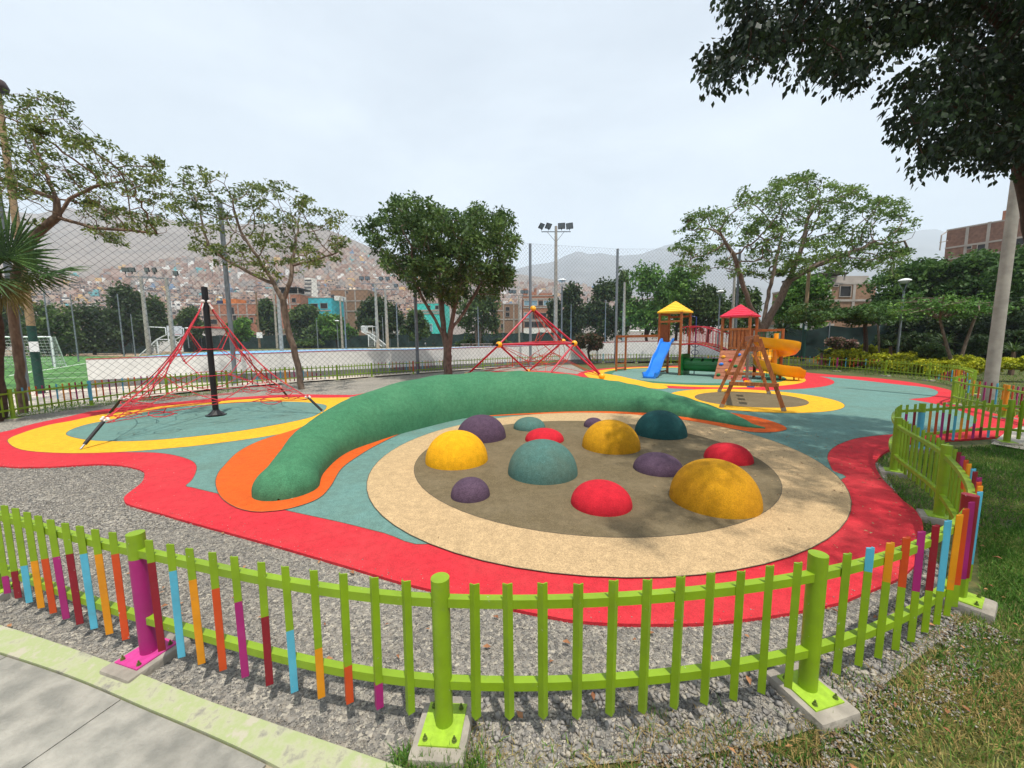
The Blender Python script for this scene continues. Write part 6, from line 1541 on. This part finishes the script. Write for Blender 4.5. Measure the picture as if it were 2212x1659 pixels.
hill = Hill([(-700, 430, 1000), (-300, 432, 1050), (0, 448, 1100), (120, 462, 1100), (185, 446, 1080), (210, 453, 1090), (232, 447, 1100), (264, 441, 1100), (292, 445, 1090), (331, 461, 1050), (410, 477, 1000), (500, 484, 950), (600, 480, 900), (690, 486, 850), (730, 499, 820), (763, 513, 800), (800, 531, 800), (870, 552, 850), (950, 570, 900), (1060, 586, 950), (1123, 592, 950), (1180, 602, 950), (1240, 614, 950), (1320, 628, 900), (1420, 655, 900), (1520, 700, 900), (1640, 740, 900), (1800, 752, 900)], 150, 1.45, 3, 26, 190)
hill.mesh('hillside', HILL)
FARH = M('far_hill', S(104, 102, 102), .95, .12, .008, .6, .03, big=.2, bigscale=.003)
far = Hill([(700, 700, 2300), (900, 640, 2300), (1000, 612, 2300), (1088, 590, 2350), (1146, 572, 2400), (1190, 566, 2400), (1222, 551, 2400), (1248, 540.5, 2400), (1271, 549, 2400), (1292, 545, 2400), (1322, 551, 2450), (1341, 552, 2500), (1380, 549, 2550), (1410, 538, 2600), (1435, 528, 2600), (1470, 525.5, 2600), (1530, 532, 2600), (1600, 548, 2600), (1700, 560, 2650), (1800, 545, 2700), (1880, 520, 2750), (1930, 505, 2800), (1966, 496, 2800), (1996, 494, 2800), (2019, 502, 2800), (2046, 501, 2800), (2100, 515, 2800), (2250, 540, 2800), (2600, 520, 2800), (3000, 560, 2800)], 900, 1.3, 8, 60, 420)
far.mesh('far_hills', FARH, 200, 60)

# the town on the slope: 300 houses as things, the thousands behind and between as one mass
tw = [M('house_brick', S(150, 116, 98), .9, .15, .4), M('house_tan', S(174, 154, 138), .9, .12, .4), M('house_grey', S(150, 142, 136), .9, .12, .4), M('house_white', S(222, 220, 214), .85, .06, .4), M('house_rose', S(180, 152, 138), .9, .1, .4), M('house_teal', S(96, 168, 172), .85, .1, .4), M('house_ochre', S(206, 168, 110), .9, .1, .4), M('house_blue', S(104, 132, 164), .85, .1, .4), M('house_window', S(52, 50, 54), .4, .2, 1), M('house_roof', S(168, 156, 146), .9, .15, .5)]
pw_ = np.array([.30, .27, .20, .065, .13, .018, .022, .012]); pw_ /= pw_.sum()
rng = np.random.default_rng(31); cand = []
while len(cand) < 7000:
    px = rng.uniform(-120, 1420); t = rng.random()**1.15*.80; D = np.interp(px, hill.px, hill.D); y = hill.y0+(D-hill.y0)*t; x = (px-1105)/(FPX*1.006)*y; z = float(hill.height(x, y)); el = (z-CAM_H)/y
    lim = np.interp(px, [-100, 200, 420, 560, 760, 950, 1420], [.155, .17, .215, .20, .24, .17, .12])
    if px > 930 and y < 420: continue
    if el > lim*(1-.25*rng.random()**2.5) or el < .012: continue
    cand.append((x, y, z, el))
cand.sort(key=lambda c: c[1])
def house_geo(x, y, z, rg, mi, wins=True):
    w, d, h = rg.uniform(4, 8.5), rg.uniform(4.5, 7), rg.choice([2.8, 5.2, 5.6, 7.8], p=[.38, .32, .2, .10])*rg.uniform(.9, 1.1); a = rg.normal(0, .14)+math.atan2(-x, y)*.8
    b = MB(); b.mat(0); b.box((x, y, z+h/2-1.5), (w, d, h+3), a); b.mat(2); b.box((x, y, z+h+.12), (w*.94, d*.94, .24), a)
    R = Matrix.Rotation(a, 3, 'Z')
    if rg.random() < .45: q = Vector((x, y, z+h+1.3))+R @ Vector((rg.uniform(-w, w)*.2, 0, 0)); b.mat(0); b.box(q, (w*.42, d*.5, 2.4), a)
    if wins:
        b.mat(1); nf = max(1, int(round(h/2.8)))
        for f in range(nf):
            k = rg.integers(2, 4)
            for i in range(k):
                q = Vector((x, y, z+f*2.8+1.5))+R @ Vector(((i+.5)/k*w-w/2, -d/2-.02, 0)); b.box(q, (1.5, .12, 1.25), a)
    return b
for (x, y, z, el) in cand[:300]:
    mi = int(rng.choice(8, p=pw_)); b = house_geo(x, y, z, rng, mi); o = b.build('hillside_house', [tw[mi], tw[8], tw[9]], loc=(x, y, z))
    hgt = max(v.co.z for v in o.data.vertices); st = 'low' if hgt < 4.2 else ('two storey' if hgt < 6.9 else 'tall'); pxx = 1105+x/y*FPX
    where = [w for lim_, w in ((120, 'behind the fan palm'), (200, 'behind the football goal'), (270, 'left of the four-headed floodlight pole'), (350, 'behind the four-headed floodlight pole'), (420, 'left of the black mast'), (500, 'above left end of the long brick house'), (570, 'above right end of the long brick house'), (660, 'behind the thin leaning tree trunk'), (725, 'above the turquoise house'), (800, 'above the tall block with pale tanks'), (960, 'behind the bushy ficus'), (1120, 'right of the ficus crown'), (3000, 'behind the middle street lamp')) if pxx < lim_][0]
    tag(o, st+' '+['brick', 'tan', 'grey', 'white', 'rose', 'teal', 'ochre', 'blue'][mi]+' house in the hillside town '+where, 'house', 'houses on the hillside')
ball_ = MB()
for (x, y, z, el) in cand[300:]:
    mi = int(rng.choice(8, p=pw_)); b = house_geo(x, y, z, rng, mi, y < 420); off = len(ball_.v); ball_.v += b.v; ball_.f += [tuple(i+off for i in f) for f in b.f]; ball_.m += [(mi, 8, 9)[k] for k in b.m]
stuff(ball_.build('hillside_town', tw))

# ------------------------------------------------------------------ buildings between the park and the hill
BRICK = M('red_brick', S(146, 96, 76), .9, .18, 3, .3, 30, col2=S(170, 120, 96), big=.16, bigscale=.25); BRICK2 = M('brown_brick', S(140, 110, 88), .9, .15, 3, .3, 30, big=.16, bigscale=.3); TURQ = M('turquoise_wall', S(64, 176, 190), .85, .06, 1, big=.08); GLASSB = M('blue_window_glass', S(120, 150, 166), .15, .08, .6, spec=.7); DARKW = M('dark_opening', S(34, 32, 34), .5, .2, 1); SLAB = M('grey_slab', S(158, 150, 142), .9, .1, 1); WHT = M('white_render', S(216, 214, 208), .9, .06, .8, big=.1, bigscale=.3); BLACKT = M('black_tank', S(30, 30, 34), .5); ORAW = M('orange_wall', S(200, 116, 62), .9, .1, 1); PURW = M('mauve_wall', S(160, 140, 150), .9, .1, 1)
def building(label, x0, x1, yt, Y, mat, depth=9, wins=(), slabs=(), cols=(), extras=(), zb=0.0, cat='building', skew=0.0):
    a, c = aty(x0, yt, Y), aty(x1, yt, Y+skew); root = thing('building', label, cat, (a.x, Y, zb)); ax = (Vector((c.x, c.y, 0))-Vector((a.x, a.y, 0))); W_ = ax.length; ax.normalize(); bk = Vector((-ax.y, ax.x, 0)); zt = a.z
    rz = math.atan2(ax.y, ax.x); o = Vector((a.x, a.y, 0))
    def P(px, py):
        # point on the facade plane seen at (px, py)
        d = _ray(px, py); nrm = Vector((bk.x, bk.y, 0)); s = (o-Vector((0, 0, CAM_H))).dot(nrm)/d.dot(nrm); return Vector((0, 0, CAM_H))+d*s
    m_ = o+ax*W_/2+bk*depth/2; MB().box((m_.x, m_.y, (zt+zb-1)/2), (W_, depth, zt-zb+1), rz).build('wall', mat, root)
    MB().box((m_.x, m_.y, zt+.1), (W_+.12, depth+.12, .2), rz).build('roof', SLAB, root)
    for w in wins:
        (wx0, wy0, wx1, wy1) = w[:4]; gm = w[4] if len(w) > 4 else DARKW; p, q = P(wx0, wy0), P(wx1, wy1); cc = (p+q)/2; ww = max(.2, (Vector((q.x, q.y, 0))-Vector((p.x, p.y, 0))).length); hh = abs(p.z-q.z)
        fr = MB(); t = .07
        for sx in (-1, 1): k = cc+ax*sx*(ww/2)-bk*.05; fr.box(k, (t, .14, hh+t), rz)
        for sz in (-1, 1): k = cc+Vector((0, 0, sz*hh/2))-bk*.05; fr.box(k, (ww+t*.9, .138, t), rz)
        if ww > 2.2:
            for i in range(1, int(ww/1.4)+1): k = cc+ax*(ww*(i/(int(ww/1.4)+1)-.5))-bk*.045; fr.box(k, (.05, .10, hh-.07), rz)
        fo = fr.build('window', WHT if gm is not DARKW else SLAB, root)
        pn = MB(); pn.box(cc-bk*.012, (ww-.07, .02, hh-.07), rz); po = pn.build('pane', gm, root); po.parent = fo
    for (sx0, sx1, sy, th) in slabs:
        p, q = P(sx0, sy), P(sx1, sy); cc = (p+q)/2; MB().box(cc-bk*.04, ((q-p).length, .12, th), rz).build('slab_edge', SLAB, root)
    for (cx_, cy0, cy1) in cols:
        p, q = P(cx_, cy0), P(cx_, cy1); cc = (p+q)/2; MB().box(cc-bk*.03, (.32, .1, abs(p.z-q.z)), rz).build('column', SLAB, root)
    for (kind_, ex0, ex1, ey0, ey1, em) in extras:
        p, q = P(ex0, ey0), P(ex1, ey1); w_ = abs((q-p).dot(ax)); h_ = abs(p.z-q.z); cc = (p+q)/2+bk*(depth*.3 if kind_ != 'front' else -.2); zc = cc.z
        if kind_ == 'tank':
            b = MB(); b.lathe((cc.x, cc.y, zc-h_/2), [(w_*.5, 0), (w_*.5, h_*.72), (w_*.38, h_*.9), (w_*.12, h_)], 12); b.build('water_tank', em, root, smooth=50)
        elif kind_ == 'front': MB().box(cc, (w_, .3, h_), rz).build('awning', em, root)
        elif kind_ == 'shade':
            MB().box((cc.x, cc.y, zc+h_/2-.1), (w_, depth*.7, .2), rz).build('roof_shade', em, root)
            for s_ in (-1, 1):
                for t_ in (-1, 1): k = cc+ax*s_*(w_/2-.1)+bk*t_*depth*.33; MB().box((k.x, k.y, zc-.1), (.15, .15, h_-.2), rz).build('shade_post', SLAB, root)
            MB().box((cc.x+bk.x*depth*.2, cc.y, zc-.1), (w_*.96, .1, h_*.8), rz).build('back_screen', em, root)
        else: MB().box(cc, (w_, depth*.4, h_), rz).build('rooftop_room', em, root)
    return root
building('brick block with bands of blue windows behind the red ball frame', 1130, 1196, 640, 95, BRICK, 12, [(1132, 649, 1146, 660, GLASSB), (1147, 649, 1161, 660, GLASSB), (1163, 650, 1173, 660), (1174, 649, 1194, 660, GLASSB), (1132, 675, 1148, 687, GLASSB), (1150, 675, 1165, 689), (1167, 676, 1180, 689), (1133, 695, 1174, 707), (1177, 696, 1193, 707)], [(1130, 1196, 646, .35), (1130, 1196, 664, .35), (1130, 1196, 692, .35)], [], [('room', 1131, 1140, 622, 640, BRICK), ('room', 1144, 1156, 630, 640, BRICK), ('room', 1156, 1160, 621, 640, BRICK), ('room', 1166, 1194, 632, 640, BRICK), ('front', 1131, 1190, 709, 722, WHT)])
building('brown unplastered block left of the brick block with blue windows', 1060, 1120, 658, 100, BRICK2, 10, [(1092, 663, 1101, 672), (1092, 675, 1101, 684), (1063, 702, 1077, 711), (1082, 700, 1088, 712)], [(1060, 1120, 690, .3), (1060, 1090, 671, .3)], [(1088, 658, 722), (1110, 658, 722)], [('room', 1066, 1084, 650, 658, BRICK2)])
building('turquoise house with two dark windows over the trees', 663, 715, 644, 108, TURQ, 10, [(672, 656, 687, 667), (692, 655, 708, 666), (670, 706, 684, 714)], [(663, 715, 671, .3)], [], [('tank', 704, 713, 633, 643, BLACKT), ('room', 718, 731, 638, 648, WHT), ('room', 697, 703, 639, 644, WHT)])
building('tall bare brick block with two pale tanks right of the turquoise house', 714, 794, 627, 116, BRICK2, 12, [(745, 629, 752, 633)], [(714, 794, 650, .3), (714, 794, 672, .3)], [(748, 627, 690), (768, 627, 690)], [('tank', 743, 750, 618, 627, M('pale_tank', S(206, 186, 160), .6)), ('tank', 751, 758, 618, 627, M('pale_tank', S(206, 186, 160), .6))])
building('brick house with a dark shaded roof terrace behind the thin tree trunk', 590, 648, 636, 104, BRICK, 10, [(615, 646, 622, 655, WHT), (630, 644, 640, 653)], [(590, 648, 657, .3)], [(627, 636, 690)], [('shade', 591, 646, 621, 636, M('dark_shade_cloth', S(40, 42, 46), .8))])
building('long brick house with concrete columns right of the black mast', 449, 556, 658, 104, BRICK, 10, [(491, 664, 507, 679), (503, 681, 512, 692), (455, 690, 470, 700), (530, 684, 538, 694), (540, 686, 548, 697)], [(449, 556, 680, .3)], [(476, 658, 720), (516, 658, 720), (535, 658, 720)], [('room', 475, 505, 645, 658, ORAW), ('room', 462, 474, 648, 658, M('navy_roof', S(44, 54, 92), .7))])
building('house with a turquoise upper floor left of the ficus trunk', 897, 958, 656, 104, M('turquoise_green_wall', S(70, 190, 178), .85, .05, 1), 10, [(922, 660, 930, 664), (940, 660, 948, 668), (924, 700, 934, 716, GLASSB)], [(897, 958, 671, .5), (897, 958, 677, .4)], [], [])
building('white rounded tower of stacked floors on the hillside', 657, 674, 600, 300, M('cream_render', S(226, 222, 210), .9, .05, .5), 7, [(658, 604+8*i, 673, 607.5+8*i) for i in range(5)], [(656, 675, 610+8*i, .8) for i in range(4)])
building('low white houses seen under the trees behind the black mast', 280, 445, 711, 96, WHT, 8, [(300, 716, 312, 726), (340, 716, 350, 728), (388, 715, 398, 727, GLASSB), (420, 716, 430, 728)], [(280, 445, 712, .4)])
building('low ochre house below the long brick house', 560, 668, 712, 98, BRICK2, 8, [(569, 727, 600, 742, M('navy_shutter', S(40, 60, 110), .6)), (612, 722, 624, 740), (640, 720, 655, 732)], [(560, 668, 722, .3)])
building('low white and blue shop fronts behind the ficus trees', 790, 905, 716, 98, WHT, 8, [(800, 722, 812, 734), (830, 722, 850, 738, GLASSB), (870, 722, 890, 738)], [(790, 905, 720, .4)])
building('large unfinished brick block at the upper right edge', 2046, 2420, 499, 62, M('dull_brick', S(116, 86, 74), .9, .16, 3, .3, 30, col2=S(138, 104, 88), big=.16, bigscale=.25), 16, [(2112, 529, 2131, 541), (2086, 533, 2099, 537), (2190, 516, 2212, 528), (2098, 560, 2112, 575)], [(2046, 2300, 519, .25), (2046, 2300, 545, .25)], [(2082, 492, 640), (2128, 481, 640), (2176, 470, 640)], [('room', 2160, 2250, 452, 470, BRICK)], skew=-13)
rb = thing('rooftop_frame', 'thin steel frame on the left end of the unfinished brick block', 'frame', aty(2040, 520, 62)); f0 = [aty(2030, 541, 61), aty(2034, 508, 61), aty(2046, 500, 61)]
MB().tube(f0, .09, 6).build('bar', SLAB, rb); MB().tube([aty(2030, 524, 61), aty(2047, 520, 61)], .06, 6).build('bar', SLAB, rb)
building('brick and grey house with a dark window behind the umbrella tree', 1781, 1893, 615, 46, BRICK2, 9, [(1814, 618, 1836, 641), (1800, 614.5, 1810, 619), (1788, 627, 1793, 640, WHT)], [(1781, 1893, 649, .25)], [(1842, 615, 700)], [('room', 1758, 1890, 594, 615, SLAB), ('shade', 1764, 1822, 590, 606, M('dark_eave', S(66, 58, 54), .8))])
building('low mauve house with a white roof edge under the layered trees', 1965, 2160, 690, 42, PURW, 8, [(1984, 700, 1998, 716), (2020, 698, 2034, 714), (2076, 700, 2090, 716)], [(1960, 2165, 690, .3)], [], [('front', 2092, 2140, 694, 704, M('dark_red_awning', S(132, 40, 50), .8))])
building('white walled house behind the timber pole', 1690, 1800, 704, 44, WHT, 8, [(1752, 712, 1764, 728), (1778, 712, 1788, 728)], [(1690, 1800, 705, .3)])

# ------------------------------------------------------------------ dark green shade nets on posts
NET2 = M('dark_green_shade_net', S(26, 48, 46), .9, .25, 1.2, .3, 6, big=.2, bigscale=.5)
def shade_net(label, px0, px1, Yn, zt, zb, seed, step=3.2, Y2=None):
    rg = np.random.default_rng(seed); a, c = aty(px0, 740, Yn), aty(px1, 740, Y2 or Yn); a.z = c.z = 0; d = c-a; L_ = d.length; d.normalize(); nn = Vector((-d.y, d.x, 0)); root = thing('shade_net_fence', label, 'fence', a); k = int(L_/step)
    for i in range(k+1): p = a+d*(L_*i/k); MB().tube([p+Vector((0, 0, -1)), p+Vector((0, 0, zt+.25))], .04, 6).build('post', GSTEEL, root)
    V = []; F = []; m_ = k*6; rows = 5; ph = rg.random(k+1)*2
    for i in range(m_+1):
        s = i/6; bay = int(min(s, k-1)); fr = s-bay; sag = .28*math.sin(math.pi*fr)*(.4+ph[bay]*.5); p = a+d*(L_*i/m_)
        for r in range(rows+1):
            z = zb+(zt-sag-zb)*r/rows; q = p+nn*(-.05+.12*math.sin(i*1.9+r*.8)+.07*math.sin(i*.7+r*2.1)); V.append((q.x, q.y, z))
    for i in range(m_):
        for r in range(rows): F.append((i*(rows+1)+r, (i+1)*(rows+1)+r, (i+1)*(rows+1)+r+1, i*(rows+1)+r+1))
    MB().add(V, F).build('cloth', NET2, root, smooth=60)
shade_net('sagging dark green shade net along the street behind the right lawn', 1690, 2420, 33, 2.75, -.2, 51, 3.0, 26)
shade_net('long dark green shade net far behind the court', 395, 1290, 84, 3.6, -.5, 52, 4)
shade_net('dark green shade net behind the football pitch at the far left', 60, 330, 76, 3.2, -.5, 53, 4)

# ------------------------------------------------------------------ small park furniture and two people
for i, (px, lab) in enumerate([(1008, 'left concrete picnic table far behind the ball frame'), (1028, 'middle concrete picnic table far behind the ball frame'), (1052, 'right concrete picnic table far behind the ball frame')]):
    c = aty(px, 745, 52); c.z = .62; root = thing('picnic_table', lab, 'table', c, 'picnic tables')
    MB().bbox(c+Vector((0, 0, .74)), (1.5, .8, .08), 0, .02).build('tabletop', SLAB, root)
    for s_ in (-.45, .45): MB().box(c+Vector((s_, 0, .35)), (.18, .5, .7)).build('leg', SLAB, root)
    for s_ in (-.75, .75):
        MB().bbox(c+Vector((0, s_, .44)), (1.4, .3, .07), 0, .015).build('bench', SLAB, root)
c = aty(688, 741, 88); c.z = 0.4
def person(label, px, pyh, pyf, Y, shirt, trouser, hat=None, lean=0.0):
    f = aty(px, pyf, Y); H = topz(px, pyh, Y)-f.z; s = H/1.7; J = {}; X = lambda x, y, z: (x*s, y*s, z*s)
    V = [X(0, 0, .92), X(0, 0, 1.15), X(0, 0, 1.40), X(0, 0, 1.50), X(.20, 0, 1.42), X(.25, .03, 1.15), X(.24, -.12, .92), X(-.20, 0, 1.42), X(-.26, .05, 1.15), X(-.25, -.05, .90), X(.10, 0, .88), X(.12, -.04, .50), X(.13, .05, .08), X(.14, -.10, .04), X(-.10, 0, .88), X(-.11, .08, .50), X(-.12, .12, .08), X(-.13, -.02, .04), X(0, 0, 1.60), X(0, -.01, 1.68)]
    Ed = [(0, 1), (1, 2), (2, 3), (2, 4), (4, 5), (5, 6), (2, 7), (7, 8), (8, 9), (0, 10), (10, 11), (11, 12), (12, 13), (0, 14), (14, 15), (15, 16), (16, 17), (3, 18), (18, 19)]
    R_ = [.15, .14, .16, .065, .075, .05, .04, .075, .05, .04, .10, .07, .05, .045, .10, .07, .05, .045, .10, .09]
    root = thing('person', label, 'person', f); me = bpy.data.meshes.new('body'); me.from_pydata(V, Ed, []); me.update(); o = bpy.data.objects.new('body', me); COL.objects.link(o)
    md = o.modifiers.new('skin', 'SKIN'); 
    for v_, r in zip(me.skin_vertices[0].data, R_): v_.radius = (r*s, r*s*.8); v_.use_root = False
    me.skin_vertices[0].data[0].use_root = True
    ss = o.modifiers.new('ss', 'SUBSURF'); ss.levels = ss.render_levels = 1
    dg = bpy.context.evaluated_depsgraph_get(); nm = bpy.data.meshes.new_from_object(o.evaluated_get(dg)); bpy.data.objects.remove(o)
    SKIN = M('skin', S(150, 106, 82), .6, .05, 5)
    for mm in (SKIN, shirt, trouser): nm.materials.append(mm)
    for p in nm.polygons:
        z = p.center.z/s; p.material_index = 0 if z > 1.49 or (abs(p.center.x) > .2*s and z < 1.12 and z > .8) else (1 if z > .95 else 2); p.use_smooth = True
    link('body', nm, root, Vector(f))
    if hat:
        b = MB(); b.lathe(f+Vector((0, 0, 1.63*s)), [(.21*s, 0), (.21*s, .015*s), (.11*s, .02*s), (.10*s, .10*s), (.02*s, .12*s)], 12); b.build('hat', hat, root)
person('standing person in a pale shirt and pale hat far behind the white wall', 919, 735, 751.5, 84, M('pale_shirt', S(206, 208, 214), .8), M('grey_trousers', S(120, 126, 140), .8), M('straw_hat', S(206, 190, 150), .8))
person('standing person in dark clothes far behind the white wall', 937, 736, 751, 84, M('dark_shirt', S(40, 40, 46), .8), M('dark_trousers', S(48, 46, 50), .8))

# ------------------------------------------------------------------ air
hz = MB(); hz.box((0, 2300, 345), (9000, 5400, 710)); ho = hz.build('haze', M('haze_placeholder', S(200, 210, 220)), loc=(0, 2300, 345))
hm = bpy.data.materials.new('haze_air'); hm.use_nodes = True; hn = hm.node_tree.nodes; hl = hm.node_tree.links
for q in list(hn):
    if q.type == 'BSDF_PRINCIPLED': hn.remove(q)
pv = hn.new('ShaderNodeVolumePrincipled'); pv.inputs['Color'].default_value = (0.80, 0.91, 1.0, 1); pv.inputs['Density'].default_value = 0.00031; pv.inputs['Anisotropy'].default_value = 0.1
hl.new(pv.outputs['Volume'], hn['Material Output'].inputs['Volume']); ho.data.materials.clear(); ho.data.materials.append(hm); ho['kind'] = 'stuff'
